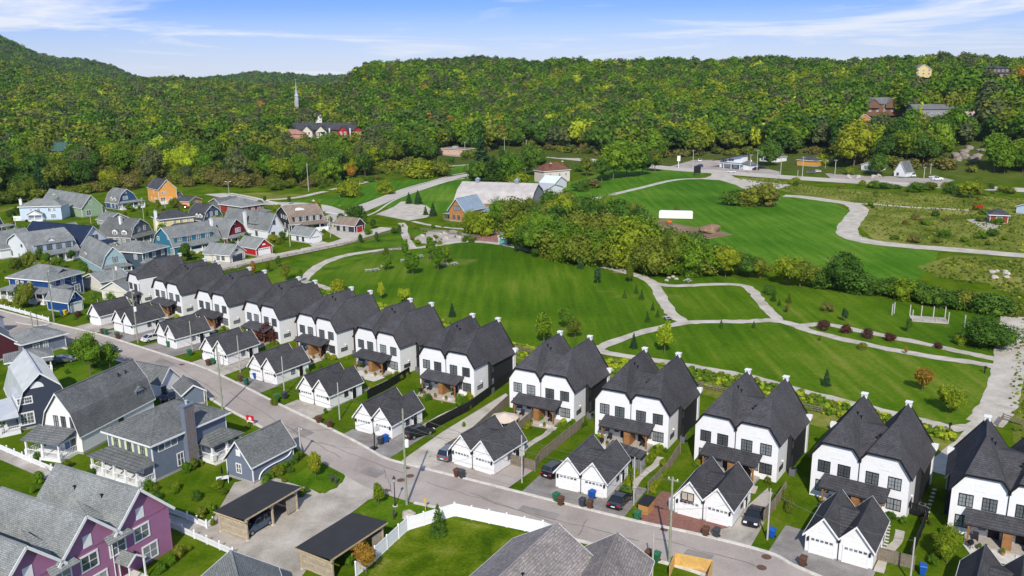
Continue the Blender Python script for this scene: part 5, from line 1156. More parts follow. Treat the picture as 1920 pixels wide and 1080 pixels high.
# roofs at the bottom edge
def cut_roof(label, ridge_a, ridge_b, z, wall, roof, half, e, name='house', front=1):
    """gabled building seen mostly from above: sighted ridge from a to b"""
    a, b = G(*ridge_a, z), G(*ridge_b, z); a.z = b.z = 0; d = (a - b).normalized(); ang = math.atan2(d.y, d.x) - math.pi/2
    n = Vector((math.cos(ang), math.sin(ang), 0)); D = (a - b).length; base = b - n * half
    t = thing(name, label, 'house', (base.x, base.y, 0), ang)
    prof = gable(2*half, e, z - .16); gable_walls(t, 2*half, D, prof, wall); gable_roof(t, prof, 0, D, roof, .4, .16, M_trim); return t, 2*half, D
t, w, d = cut_roof('large taupe-shingled roof of a house at the bottom edge of the picture', (1042,983), (905,1110), 6.8, col('pale_green_siding', (.55,.60,.48)), M_rtaupe, 5.2, 3.4)
vents(t, [(w*.62, d*.3, 5.9), (w*.62, d*.36, 5.9)])
t, w, d = cut_roof('smaller taupe-shingled roof wing beside the blue bin', (1157,1002), (1120,1085), 5.4, col('pale_green_siding', (.55,.60,.48)), M_rtaupe, 3.6, 2.9)
t, w, d = cut_roof('grey-shingled gable roof at the bottom edge by the gravel lane', (433,1035), (455,1120), 6.0, M_bgrey, M_rgrey, 4.2, 2.9)
# ================================================================== CARPORTS, FENCES, POLES, CARS, BINS
M_membrane = MP('black_roof_membrane', (.035,.034,.035), .7, .15, .6)
M_rawwood = MP('raw_spruce_boards', (.46,.37,.24), .75, .25, 2.5)
M_rawwood2 = MP('silvered_spruce_boards', (.36,.315,.25), .8, .25, 2.5)
M_vinyl = MP('white_vinyl', (.80,.80,.82), .4, .04)
def carport(label, fl, bl, br, fr):
    """roof corner sightings (front-left = lower left end), z about 2.9"""
    z = 2.95; P = [G(*p, z) for p in (fl, fr, br, bl)]
    a, b, c, d = P; e = ((b - a) + (c - d)) / 2; W_ = e.length; e.normalize(); n = Vector((-e.y, e.x, 0)); D = ((d - a).dot(n) + (c - b).dot(n)) / 2
    base = a; t = thing('carport', label, 'carport', (a.x, a.y, 0), math.atan2(e.y, e.x), 'open timber carports on the gravel lane')
    r = MB(); r.slab([(0, 0, 2.75), (W_, 0, 3.15), (W_, D, 3.15), (0, D, 2.75)], .1); r.build('roof', M_membrane, t)
    r = MB(); r.box(0.02, W_ - .02, -.04, 0, 2.6, 2.78); r.box(W_, W_ + .04, 0, D, 2.9, 3.1); r.box(-.04, 0, 0, D, 2.55, 2.72); r.build('fascia', M_rawwood, t)
    for y in (.5, D*.5, D - .5):
        for x in (.45, W_ - .45):
            p = MB(); p.box(x - .1, x + .1, y - .1, y + .1, .12, 2.6 if x < 1 else 2.95); o = p.build('post', M_rawwood, t)
            q = MB(); q.box(x - .17, x + .17, y - .17, y + .17, 0, .14); q.build('post_base', M_conc, o)
            if x > 1:
                k = MB()
                for s in (-1, 1):
                    if 0 < y + s*.7 < D: k.bar((x, y, 2.2), (x, y + s*.7, 2.85), .1)
                k.build('brace', M_rawwood, o)
    q = MB(); q.box(W_ - .55, W_ - .35, .3, D - .3, 2.72, 2.92); q.box(.35, .55, .3, D - .3, 2.4, 2.6); q.build('beam', M_rawwood, t)
    for y in (.5, D - .5):
        for i in range(7):
            z0 = .2 + i * .28; p = MB(); p.box(.5, W_ - .5, y - .03, y + .03, z0, z0 + .25); p.build('plank', M_rawwood2 if i % 3 else M_rawwood, t)
    for i in range(8):
        z0 = .2 + i * .28; p = MB(); p.box(.36, .42, .5, D - .5, z0, z0 + .25); p.build('plank', M_rawwood, t)
    for i in range(7):
        z0 = .2 + i * .28; p = MB(); p.box(W_ - .5, W_ - .44, D - 2.2, D - .5, z0, z0 + .25); p.build('plank', M_rawwood2, t)
    return t
carport('black-roofed timber carport with the blue-grey car in it', (399.5,956), (499.5,895), (557,913), (460.5,976))
carport('black-roofed timber carport nearer the white vinyl fence', (552,1024), (649,953.6), (713,976), (624,1052))

def fence_line(label, px, kind, group=None, z0=0, sm=0):
    P = [G(*p) for p in px]
    if sm: P = smooth_line(P, sm)
    o0 = P[0]; t = thing({'vinyl': 'vinyl_fence', 'picket': 'picket_fence', 'rail': 'rail_fence', 'board': 'board_fence', 'black': 'board_fence'}[kind], label, 'fence', (o0.x, o0.y, 0), 0, group)
    Q = [p - o0 for p in P]; seg = {'vinyl': 2.4, 'picket': 2.4, 'rail': 3.0, 'board': 2.2, 'black': 2.2}[kind]
    mat = {'vinyl': M_vinyl, 'picket': M_vinyl, 'rail': M_greywood, 'board': M_greywood, 'black': M_black}[kind]
    nb = 0
    for a, b in zip(Q[:-1], Q[1:]):
        L_ = (b - a).length; n = max(1, round(L_ / seg)); d = (b - a) / n; u = d.normalized(); s = Vector((-u.y, u.x, 0)); ang = math.atan2(u.y, u.x)
        for i in range(n):
            p = a + d * i; w = d.length; z = p.z
            q = MB(); h = {'vinyl': 1.85, 'picket': 1.1, 'rail': 1.15, 'board': 1.65, 'black': 1.5}[kind]; q.box(-.07, .07, -.07, .07, 0, h); 
            if kind in ('vinyl', 'picket'): q.solid([(-.1,-.1,h),(.1,-.1,h),(.1,.1,h),(-.1,.1,h)], [(-.02,-.02,h+.12),(.02,-.02,h+.12),(.02,.02,h+.12),(-.02,.02,h+.12)])
            q.build('fence_post', mat, t, (p.x, p.y, 0), ang)
            if kind == 'vinyl':
                q = MB(); k = 9
                for j in range(k): q.box(.08 + (w-.16)*j/k + .006, .08 + (w-.16)*(j+1)/k - .006, -.02, .02, .16, 1.62)
                q.box(.08, w - .08, -.04, .04, .06, .16); q.box(.08, w - .08, -.04, .04, 1.62, 1.74); q.box(.08, w-.08, -.03, .03, .85, .93); q.build('fence_panel', mat, t, (p.x, p.y, 0), ang)
            elif kind == 'picket':
                q = MB(); k = max(4, int(w / .17))
                for j in range(k):
                    x = .1 + (w - .2) * (j + .5) / k; q.box(x - .045, x + .045, -.03, .0, .08, .85 + .06 * math.sin(math.pi * j / k))
                q.build('pickets', mat, t, (p.x, p.y, 0), ang); q = MB(); q.box(.07, w - .07, 0, .04, .22, .3); q.box(.07, w - .07, 0, .04, .68, .76); q.build('rails', mat, t, (p.x, p.y, 0), ang)
            elif kind == 'rail':
                for zz in (.3, .62, .95):
                    q = MB(); q.box(0, w, -.035, .035, zz, zz + .13); q.build('rail', mat, t, (p.x, p.y, 0), ang + R(random.uniform(-.4, .4)))
            else:
                q = MB(); k = max(4, int(w / .2))
                for j in range(k):
                    x = .08 + (w - .16) * (j + .5) / k; q.box(x - .085, x + .085, -.02 + (.015 if j % 2 else 0), .02 + (.015 if j % 2 else 0), .06, 1.5 + random.uniform(-.02, .02))
                q.box(.07, w - .07, -.06, .06, 1.52, 1.6); q.box(.07, w-.07, .02, .07, .3, .4); q.build('fence_boards', mat, t, (p.x, p.y, 0), ang)
        q = MB(); q.box(-.07, .07, -.07, .07, 0, {'vinyl': 1.85, 'picket': 1.1, 'rail': 1.15, 'board': 1.65, 'black': 1.5}[kind]); q.build('fence_post', mat, t, (b.x, b.y, b.z))
    return t
fence_line('tall white vinyl privacy fence around the patchy corner lawn', [(668,1082),(704,1052),(748,1010),(765,995),(853,968),(1018,1003),(1035,1010)], 'vinyl')
fence_line('white picket fence along the gravel footway behind the big white gambrel', [(-40,826),(0,843),(58,868),(118,893)], 'picket')
fence_line('white picket fence reaching the near carport from the violet townhouses', [(316,962),(352,975),(388,991),(400,984)], 'picket')
fence_line('white picket fence in front of the violet townhouse lawn', [(320,990),(365,1010),(437,1042)], 'picket')
fence_line('low white fence along the royal blue house garden', [(-40,560),(0,577),(48,590),(92,603)], 'picket')
fence_line('long grey timber rail fence beside the village lane', [(375,520),(430,508),(476,497),(540,483),(600,471),(660,458),(700,447),(731,438)], 'rail')
fence_line('grey rail fence behind the duplexes by the goldenrod strip', [(600,560),(700,588),(830,622),(960,657),(1110,688)], 'rail')
fence_line('grey rail fence segment between the last duplexes', [(1290,722),(1400,748),(1540,775)], 'rail')
fence_line('grey rail fence by the rock garden and the barn', [(700,480),(760,465)], 'rail')
fence_line('weathered rail fence above the rock garden', [(790,433),(840,438),(900,447)], 'rail')
fence_line('grey board fence around the small garden beside the umbrella', [(957,871),(1003,884),(1012,866),(1093,800)], 'board')
fence_line('grey board fence between the umbrella patio and the small lawn', [(970,812),(1003,784)], 'board')
fence_line('dark board fence on the left of the paved footpath', [(800,812),(880,770),(958,712)], 'black')
fence_line('dark board fence on the right of the paved footpath', [(836,852),(880,826),(962,750)], 'board')
fence_line('short grey board fence left of the red paved driveway', [(1215,925),(1250,888),(1275,850)], 'board')
fence_line('grey board fence around the lawn behind the second garage from the right', [(1644,1050),(1712,1068)], 'board')
fence_line('dark garden fence with black metal panels', [(1705,1058),(1738,975),(1700,962)], 'black')
fence_line('black garden fence beside the terraced patio', [(690,748),(730,728),(768,704)], 'black')
fence_line('grey rail fence at the gap by the edge of the park', [(1871,800),(1880,788),(1918,800)], 'rail')
fence_line('weathered board fence beside the black sedan drive', [(1432,980),(1452,955),(1472,925)], 'board')
fence_line('white slat fence around the farmyard sheds', [(1012,366),(1038,369),(1058,360)], 'rail')

# raised cedar planter at the bottom edge
p = G(1285, 1078); t = thing('cedar_planter', 'new cedar board enclosure with a small conifer at the bottom edge', 'planter', (p.x, p.y, 0), R(-22))
mc = MP('fresh_cedar', (.62,.38,.12), .6, .2)
for i in range(7):
    q = MB(); q.box(-1.4, 2.6, 1.2, 1.25, .15 + i*.22, .34 + i*.22); q.build('plank', mc, t); q = MB(); q.box(-1.45, -1.4, -1.6, 1.2, .15 + i*.22, .34 + i*.22); q.build('plank', mc, t)
    q = MB(); q.box(2.6, 2.65, -1.6, 1.2, .15 + i*.22, .34 + i*.22); q.build('plank', mc, t)

# ---------------- poles
M_pole = MP('treated_pole', (.27,.29,.21), .85, .25, 2); M_pole2 = MP('bleached_pole', (.42,.40,.36), .85, .2, 2); M_cable = MP('cable', (.10,.10,.10), .5)
M_steel = MP('galvanised_steel', (.50,.52,.54), .4, .1, metal=.3)
POLES = {}
def pole(key, label, base, top, arm=0, trans=False, mat=None, r=.16, z0=0, terrain=False):
    p = GT(*base) if terrain else G(*base); h = HT(p, base[0], top)
    t = thing('utility_pole', label, 'pole', tuple(p), R(-35)); q = MB(); q.tube((0,0,-.3), (0,0,h), r, r*.68, 9); q.build('shaft', mat or M_pole, t)
    zt = h - .5
    if arm:
        q = MB(); q.box(-arm, arm, .12, .24, zt, zt + .13); q.build('crossarm', mat or M_pole, t)
        for x in (-arm + .1, 0, arm - .1):
            q = MB(); q.lathe((x, .18, zt + .13), [(.03,0),(.07,.06),(.07,.12),(.03,.2)], 7); q.build('insulator', M_trim, t)
    if trans:
        q = MB(); q.lathe((.45, 0, h*.62), [(.05,0),(.26,.02),(.26,.85),(.2,.95),(.05,.98)], 12); o = q.build('transformer', M_trim, t)
        q = MB(); q.box(.12, .3, -.04, .04, h*.62 + .3, h*.62 + .42); q.build('bracket', M_steel, o); q = MB(); q.tube((-.1, .2, h*.4), (-.1, .2, h*.75), .07, n=6); q.build('conduit', M_steel, t)
    POLES[key] = Vector((p.x, p.y, p.z + h - .35)); return t
pole('a', 'tall greenish utility pole with a white transformer at the street bend', (762.7,947), 766, .0, True)
pole('b', 'tall greenish utility pole by the curb opposite the red driveway', (1255,1056), 894, .6)
pole('c', 'grey metal-clad utility pole behind the blue-grey garage', (564.7,856), 801, .35, False, M_pole2, .17)
pole('d', 'tall utility pole on the street grass by the blue-grey hipped house', (417.5,768), 645)
pole('e', 'short pale post left of the tall pole by the hipped house', (389,762), 727, 0, False, M_pole2, .1)
pole('f', 'tall utility pole on the grass strip beside the second white garage', (259,643), 545, .5, True)
pole('g', 'tall greenish utility pole before the royal blue garage', (101.7,603), 505, .4)
pole('h', 'shorter dark utility pole across the street corner by the lantern', (62.5,623), 583)
pole('i', 'thin pole in front of the single-door white garage', (188,602), 560, 0, False, M_pole2, .1)
pole('j', 'tall pole left of a close pair near the pale teal gambrel', (217.5,551), 502, 0, False, M_pole2, .12)
pole('k', 'tall pole right of a close pair near the pale teal gambrel', (222,551), 478, .4, True, M_pole)
for k, (b, tp, l) in enumerate([((361,658),601,'thin pale service pole beside the third white garage'), ((450.6,698),628,'thin pale service pole beside the fourth white garage'), ((533.7,742),668,'thin pale service pole beside the garage with the leaning blue bin'), ((637,787),717,'thin pale service pole beside the sandy gravel drive'), ((978.7,905),816,'pale service pole by the grey board fence corner'), ((1188,947),857,'pale service pole among the yellow flowers'), ((1438.6,1012),915,'pale service pole by the weathered board fence'), ((1706,1092),1006,'pale service pole near the right bottom corner'), ((1223,1079),996,'pale service pole beside the green bin at the bottom edge'), ((413,690),660,'thin dark service pole before the fourth white garage')]):
    pole('s%d' % k, l, b, tp, .0, False, M_pole2, .11)
    q = MB(); q.lathe((.0, .0, 0), [(.19,2.2),(.19,2.25)], 12); 
for k, (b, tp, l) in enumerate([((33,445),408,'village pole beside the ice blue house'), ((6,445),423,'short village pole at the left edge'), ((171,422),403,'village pole in the green yard behind the navy roof'), ((270,413),370,'village pole before the orange house'), ((310,392),375,'small village pole under the orange deck'), ((544,462),430,'village pole beside the white lane garage'), ((394,458),433,'village pole over the crimson gambrel'), ((386,485),461,'village pole by the teal house porch'), ((400,497),475,'village pole before the dark blue garage door'), ((620,445),401,'village pole at the lane bend')]):
    pole('v%d' % k, l, b, tp, .3, False, M_pole2, .13)
for k, (b, tp, l) in enumerate([((578.7,358.7),307,'tall bleached pole at the scrub edge above the village'), ((738.7,313.7),280,'bleached pole in the scrub left of the double willow')]):
    pole('u%d' % k, l, b, tp, .5, False, M_pole2, .2)
FARP = [((712.5,246),222.5),((842.5,266),240),((872.5,262),234),((877.5,270),247.5),((922.5,250),229),((946,282.5),256),((872,295),266),((987,286),262),((1299,317),281),((1406,326),289),((1419,319.7),281),((1463,333.8),292.5),((1504,333.8),293.4),((1495,339),318.8),((1565,331),299),((1732,335),312),((1744,328),307)]
FARL = ['by the red hillside townhouses','over the pink flat-roofed building, left one','over the pink flat-roofed building, tallest','beside the pink building, with stacked insulators','in the wood behind the tall dark spruce','at the highway bend beyond the farmhouse','right in front of the pink building','on the highway shoulder left of centre','at the entrance of the diner lot','right of the diner, nearest the road','right of the diner, behind its white annex','by the gravel turning area','before the yellow stand','short one in the meadow scrub','at the edge of the cottage parking lot','near the parked white pickup','leaning one behind the white pickup']
for k, ((b, tp), l) in enumerate(zip(FARP, FARL)): pole('h%d' % k, 'highway utility pole ' + l, b, tp, .9 if k not in (13,) else 0, k in (2, 3, 9), M_pole2, .2, terrain=True)
def street_light(label, base, top, heads=2):
    p = G(*base); h = HT(p, base[0], top); t = thing('street_light', label, 'street light', (p.x, p.y, 0)); q = MB(); q.tube((0,0,0), (0,0,h), .13, .09, 8); q.build('shaft', M_pole2, t)
    for s in ([-1, 1] if heads == 2 else [1]):
        q = MB(); q.bar((0,0,h - .1), (s*.9, 0, h + .15), .08); q.box(min(s*.8, s*1.5), max(s*.8, s*1.5), -.15, .15, h + .1, h + .25); q.build('lamp_head', M_trim, t)
street_light('pale street light with two heads on the village road', (430,370), 341)
street_light('curved street light by the yellow tree at the highway', (1547,318), 302, 1)
def lantern(label, base, h):
    p = G(*base); t = thing('lantern_post', label, 'street lamp', (p.x, p.y, 0), 0, 'black lantern posts')
    q = MB(); q.lathe((0,0,0), [(.2,0),(.16,.35),(.07,.5),(.05,h-.6),(.09,h-.55)], 10); q.build('post', M_black, t)
    q = MB(); q.lathe((0,0,0), [(.10,h-.55),(.19,h-.15)], 6); q.build('lamp_glass', MP('frosted_glass', (.5,.5,.47), .3), t); q = MB(); q.lathe((0,0,0), [(.24,h-.15),(.1,h+.1),(.03,h+.28)], 6); q.build('lamp_cap', M_black, t)
    q = MB(); q.lathe((0,0,0), [(.35,0),(.33,.1)], 12); q.build('base', M_conc, t)
lantern('black lantern post on the lawn corner by the boulder', (741,949), 3.9)
lantern('black lantern post by the street corner in the upper left', (72.5,619), 3.8)
lantern('black lantern post beside the curving village road', (637,385), 4.2)
def cable(label, a, b, sag=.8, r=.025):
    P = []
    for i in range(17):
        f = i / 16; p = a.lerp(b, f); p.z -= sag * 4 * f * (1 - f); P.append(p - a)
    mb = MB()
    for u, v in zip(P[:-1], P[1:]): mb.tube(u, v, r, n=4)
    o = mb.build('overhead_cable', M_cable, loc=a); tag(o, label, 'cable', 'overhead cables along the street'); return o
seq = ['g', 'f', 'd', 'c']
off = Vector((0, 0, -.1)); nm = {'g':'royal blue garage pole','f':'second garage pole','d':'hipped house pole','c':'metal-clad pole','a':'transformer pole','b':'red driveway pole'}
for a, b in (('g','f'),('f','d'),('d','a'),('a','b')):
    cable('upper overhead cable from the %s to the %s' % (nm[a], nm[b]), POLES[a] + off, POLES[b] + off, 1.0)
    cable('lower overhead cable from the %s to the %s' % (nm[a], nm[b]), POLES[a] + Vector((0,0,-1.6)), POLES[b] + Vector((0,0,-1.6)), 1.3)
for a, b, l in (('b','s7','red driveway pole to the service pole by the weathered fence'),('s7','s6','service pole at the weathered fence to the one in the flowers'),('s6','s5','service pole in the flowers to the one at the grey fence'),('a','s5','transformer pole to the service pole at the grey fence'),('a','c','transformer pole to the metal-clad pole'),('f','s0','second garage pole to the third garage service pole'),('d','s1','hipped house pole to the fourth garage service pole'),('d','s2','hipped house pole to the leaning bin garage'),('s7','s8' if 's8' in POLES else 's7','weathered fence pole to the bottom right pole')):
    pass
cable('pale service cable from the red driveway pole to the pole by the weathered fence', POLES['b'], POLES['s6'], .9, .022)
cable('pale service cable running from the weathered fence pole to the right edge', POLES['s6'], POLES['s7'], 1.0, .022)
cable('service cable from the transformer pole to the grey board fence pole', POLES['a'] + Vector((0,0,-2.5)), POLES['s4'], .8, .022)
cable('service cable from the grey board fence pole to the yellow flowers pole', POLES['s4'], POLES['s5'], .8, .022)
cable('service cable from the yellow flowers pole to the red driveway pole', POLES['s5'], POLES['b'], .6, .022)
cable('service cable from the transformer pole to the metal-clad pole', POLES['a'] + off, POLES['c'], .8, .022)
cable('service cable from the hipped house pole to the fourth garage', POLES['d'] + Vector((0,0,-1)), POLES['s1'], .6, .02)
cable('service cable from the hipped house pole to the leaning bin garage', POLES['d'] + Vector((0,0,-1)), POLES['s2'], .6, .02)
cable('service cable from the second garage pole to the third garage', POLES['f'] + Vector((0,0,-1)), POLES['s0'], .5, .02)
for a, b, l in (('h8','h9','diner entrance pole to the diner pole'),('h9','h11','diner pole to the turning area pole'),('h11','h12','turning area pole to the yellow stand pole'),('h12','h14','yellow stand pole to the cottage pole'),('h7','h8','road shoulder pole to the diner entrance pole'),('h5','h7','highway bend pole to the shoulder pole'),('h0','h1','townhouse pole to the pink building pole')):
    cable('highway cable from the ' + l, POLES[a], POLES[b], 1.5, .05)

for a, b, l in (('v0','v2','ice blue house pole to the green yard pole'),('v2','v3','green yard pole to the orange house pole'),('v6','v7','crimson gambrel pole to the teal porch pole'),('v7','v8','teal porch pole to the dark blue garage pole'),('v5','v9','white lane garage pole to the lane bend pole'),('k','v8','close pair of poles to the dark blue garage pole'),('g','k','royal blue garage pole to the close pair of poles'),('h','g','lantern corner pole to the royal blue garage pole')):
    cable('village cable from the ' + l, POLES[a], POLES[b], .8, .025)
# ---------------- cars
M_tyre = MP('tyre_rubber', (.015,.015,.015), .8); M_rim = MP('alloy_rim', (.35,.36,.37), .3, .1, metal=.6); M_carglass = MP('car_glass', (.015,.018,.022), .06, .05, spec=.8)
M_lamp = MP('head_lamp', (.75,.76,.78), .1, .05); M_tail = MP('tail_lamp', (.45,.01,.01), .2, .05); M_plate = MP('licence_plate', (.8,.8,.82), .4, .05)
def carpaint(name, c):
    m, t, b = newmat(name); b.inputs['Base Color'].default_value = (*c, 1); b.inputs['Roughness'].default_value = .28; b.inputs['Coat Weight'].default_value = .8; b.inputs['Coat Roughness'].default_value = .05; b.inputs['Metallic'].default_value = .15; return m
CP = {'black': carpaint('black_car_paint', (.012,.013,.016)), 'white': carpaint('white_car_paint', (.72,.73,.74)), 'red': carpaint('red_car_paint', (.42,.012,.015)), 'blue': carpaint('slate_car_paint', (.05,.08,.13)), 'grey': carpaint('grey_car_paint', (.12,.13,.14)), 'navy': carpaint('navy_car_paint', (.02,.04,.10))}
def car(label, loc, rz, paint, kind='sedan'):
    t = thing('parked_car', label, 'car', (loc.x, loc.y, loc.z + .06), rz, 'parked cars'); pm = CP[paint]
    Lh, Wh = (2.3, .92) if kind != 'pickup' else (2.7, .97); top = {'sedan': 1.43, 'suv': 1.68, 'pickup': 1.8}[kind]; bz = {'sedan': .92, 'suv': 1.05, 'pickup': 1.1}[kind]
    def prof(w, inset):   # +y is the nose
        return [(-Lh + inset, .32), (-Lh + inset*.5, .62), (-Lh + .12 + inset, bz - .04), (-Lh + .6, bz), (Lh - 1.15, bz), (Lh - .35, bz - .13), (Lh - .05 - inset*.5, .66), (Lh - inset, .34)]
    mb = MB(); A = prof(0, .12); B = prof(0, 0)
    mb.solid([(-Wh, y, z) for y, z in A], [(-Wh + .10, y*1.0, z) for y, z in B]); mb.solid([(-Wh + .10, y, z) for y, z in B], [(Wh - .10, y, z) for y, z in B]); mb.solid([(Wh - .10, y, z) for y, z in B], [(Wh, y, z) for y, z in A])
    cab = {'sedan': (-1.75, 1.15, -1.0, .25), 'suv': (-2.15, 1.1, -1.85, .3), 'pickup': (-.6, 1.35, -.45, .6)}[kind]
    y0, y1, t0, t1 = cab; x0, x1 = Wh - .08, Wh - .24
    mb.solid([(-x1, t0, top - .05), (x1, t0, top - .05), (x1, t1, top - .05), (-x1, t1, top - .05)], [(-x1 + .06, t0 + .08, top), (x1 - .06, t0 + .08, top), (x1 - .06, t1 - .1, top), (-x1 + .06, t1 - .1, top)])
    for sx in (-1, 1):
        for ya, yb in ((y0, t0), (y1, t1), ((y0 + y1)/2 - .1, (t0 + t1)/2 - .1)): mb.bar((sx*x0, ya, bz), (sx*x1, yb, top - .03), .07)
    if kind == 'pickup': mb.box(-Wh + .02, -Wh + .12, -Lh + .1, -.6, bz, bz + .18); mb.box(Wh - .12, Wh - .02, -Lh + .1, -.6, bz, bz + .18)
    mb.build('body', pm, t)
    g = MB(); g.solid([(-x0, y0, bz), (x0, y0, bz), (x0, y1, bz), (-x0, y1, bz)], [(-x1, t0, top - .04), (x1, t0, top - .04), (x1, t1, top - .04), (-x1, t1, top - .04)]); g.build('windows', M_carglass, t)
    for sx in (-1, 1):
        for y in (-Lh*.62, Lh*.60):
            w = MB(); w.tube((sx*(Wh - .2), y, .34), (sx*(Wh + .01), y, .34), .34, n=16); o = w.build('wheel', M_tyre, t); r_ = MB(); r_.tube((sx*(Wh + .0), y, .34), (sx*(Wh + .03), y, .34), .21, n=10); r_.build('rim', M_rim, o)
        h = MB(); h.box(sx*.62 - .2, sx*.62 + .2, Lh - .22, Lh + .0, .64, .78); h.build('headlight', M_lamp, t); h = MB(); h.box(sx*.68 - .16, sx*.68 + .16, -Lh - .0, -Lh + .16, .68, .86); h.build('tail_light', M_tail, t)
        m_ = MB(); m_.box(sx*(Wh + .1) - .1, sx*(Wh + .1) + .1, .75, .9, bz, bz + .15); m_.build('wing_mirror', pm, t)
    p_ = MB(); p_.box(-.26, .26, -Lh - .02, -Lh + .03, .5, .62); p_.build('licence_plate', M_plate, t)
    gr = MB(); gr.box(-.4, .4, Lh - .12, Lh + .01, .45, .6); gr.build('grille', M_black, t)
    return t
car('black SUV seen from behind on the drive beside the blue bin garage', G(786,817), R(-52), 'black', 'suv')
car('dark car hidden halfway behind the garage in front of the beige umbrella', G(845,856), R(-28), 'grey', 'suv')
car('black car half hidden left of the garage with the timber lean-to', G(1042,888), R(-40), 'black', 'suv')
car('black sedan seen from behind on the drive by the yellow flowers', G(1163,944), R(-31), 'black')
car('black sedan facing the street on the sandy gravel drive', G(1414,976), R(152), 'black')
car('slate blue car parked under the black-roofed carport', G(480,992), R(150), 'blue', 'suv')
car('dark navy car on the upper street behind the round trees', G(207,660), R(-125), 'navy')
car('dark car under the grey garage roof in the upper left', G(118,680), R(-60), 'grey')
car('white car half hidden left of the third white garage', G(287,638), R(-38), 'white')
car('white car behind the dark blue garage door, by the lane', G(412,490), R(-60), 'white')
car('red car beside the orange house', G(344,390), R(60), 'red')
car('navy blue car half hidden behind the big white gambrel', G(325,747), R(-35), 'navy')
car('white car leaving the diner parking lot', G(1371,324), R(80), 'white')
car('blue car parked at the diner entrance', G(1311,313.5), R(75), 'navy', 'suv')
car('black car beside the diner annex', G(1416,319), R(70), 'black', 'suv')
car('second black car beside the diner annex, further back', G(1428,316), R(70), 'black', 'suv')
car('dark car parked by the yellow stand', G(1521,325), R(80), 'grey', 'suv'); car('silver-white car behind the dark one by the yellow stand', G(1531,323), R(80), 'white')
car('white pickup truck facing the road by the cottage', G(1711,331), R(170), 'white', 'pickup'); car('white pickup truck parked side-on before the rock face', G(1757,338), R(85), 'white', 'pickup')
car('white car parked behind the side-on white pickup', G(1750,334), R(85), 'white')
car('white van backed against the wood by the diner', G(1312,303), R(170), 'white', 'pickup')

# ---------------- wheelie bins
BM = {'green': MP('green_bin_plastic', (.025,.13,.065), .5, .12), 'blue': MP('blue_bin_plastic', (.01,.085,.36), .5, .12), 'brown': MP('brown_bin_plastic', (.10,.05,.03), .6, .3), 'grey': MP('dark_bin_plastic', (.045,.05,.06), .5, .15), 'yellow': MP('yellow_plastic', (.6,.4,.03), .5)}
def bin_(label, px, c, rz=-33, s=1.0):
    p = G(*px) if isinstance(px, tuple) else px; t = thing('wheelie_bin', label, 'bin', (p.x, p.y, .05), R(rz), 'wheelie bins along the street'); m = BM[c]; t.scale = (s, s, s)
    b = MB(); b.solid([(-.22,-.22,.08),(.22,-.22,.08),(.22,.26,.08),(-.22,.26,.08)], [(-.31,-.36,.98),(.31,-.36,.98),(.31,.34,.98),(-.31,.34,.98)]); b.box(-.34,.34,-.39,.37,.92,.99); b.build('body', m, t)
    b = MB(); b.solid([(-.34,-.41,.995),(.34,-.41,.995),(.34,.37,.995),(-.34,.37,.995)], [(-.28,-.34,1.08),(.28,-.34,1.08),(.28,.3,1.1),(-.28,.3,1.1)]); b.build('lid', m, t)
    b = MB(); b.tube((-.3,.42,.95),(.3,.42,.95),.025,n=6); b.build('handle', m, t)
    for x in (-.27, .27): b = MB(); b.tube((x-.03,.27,.12),(x+.03,.27,.12),.12,n=10); b.build('wheel', M_tyre, t)
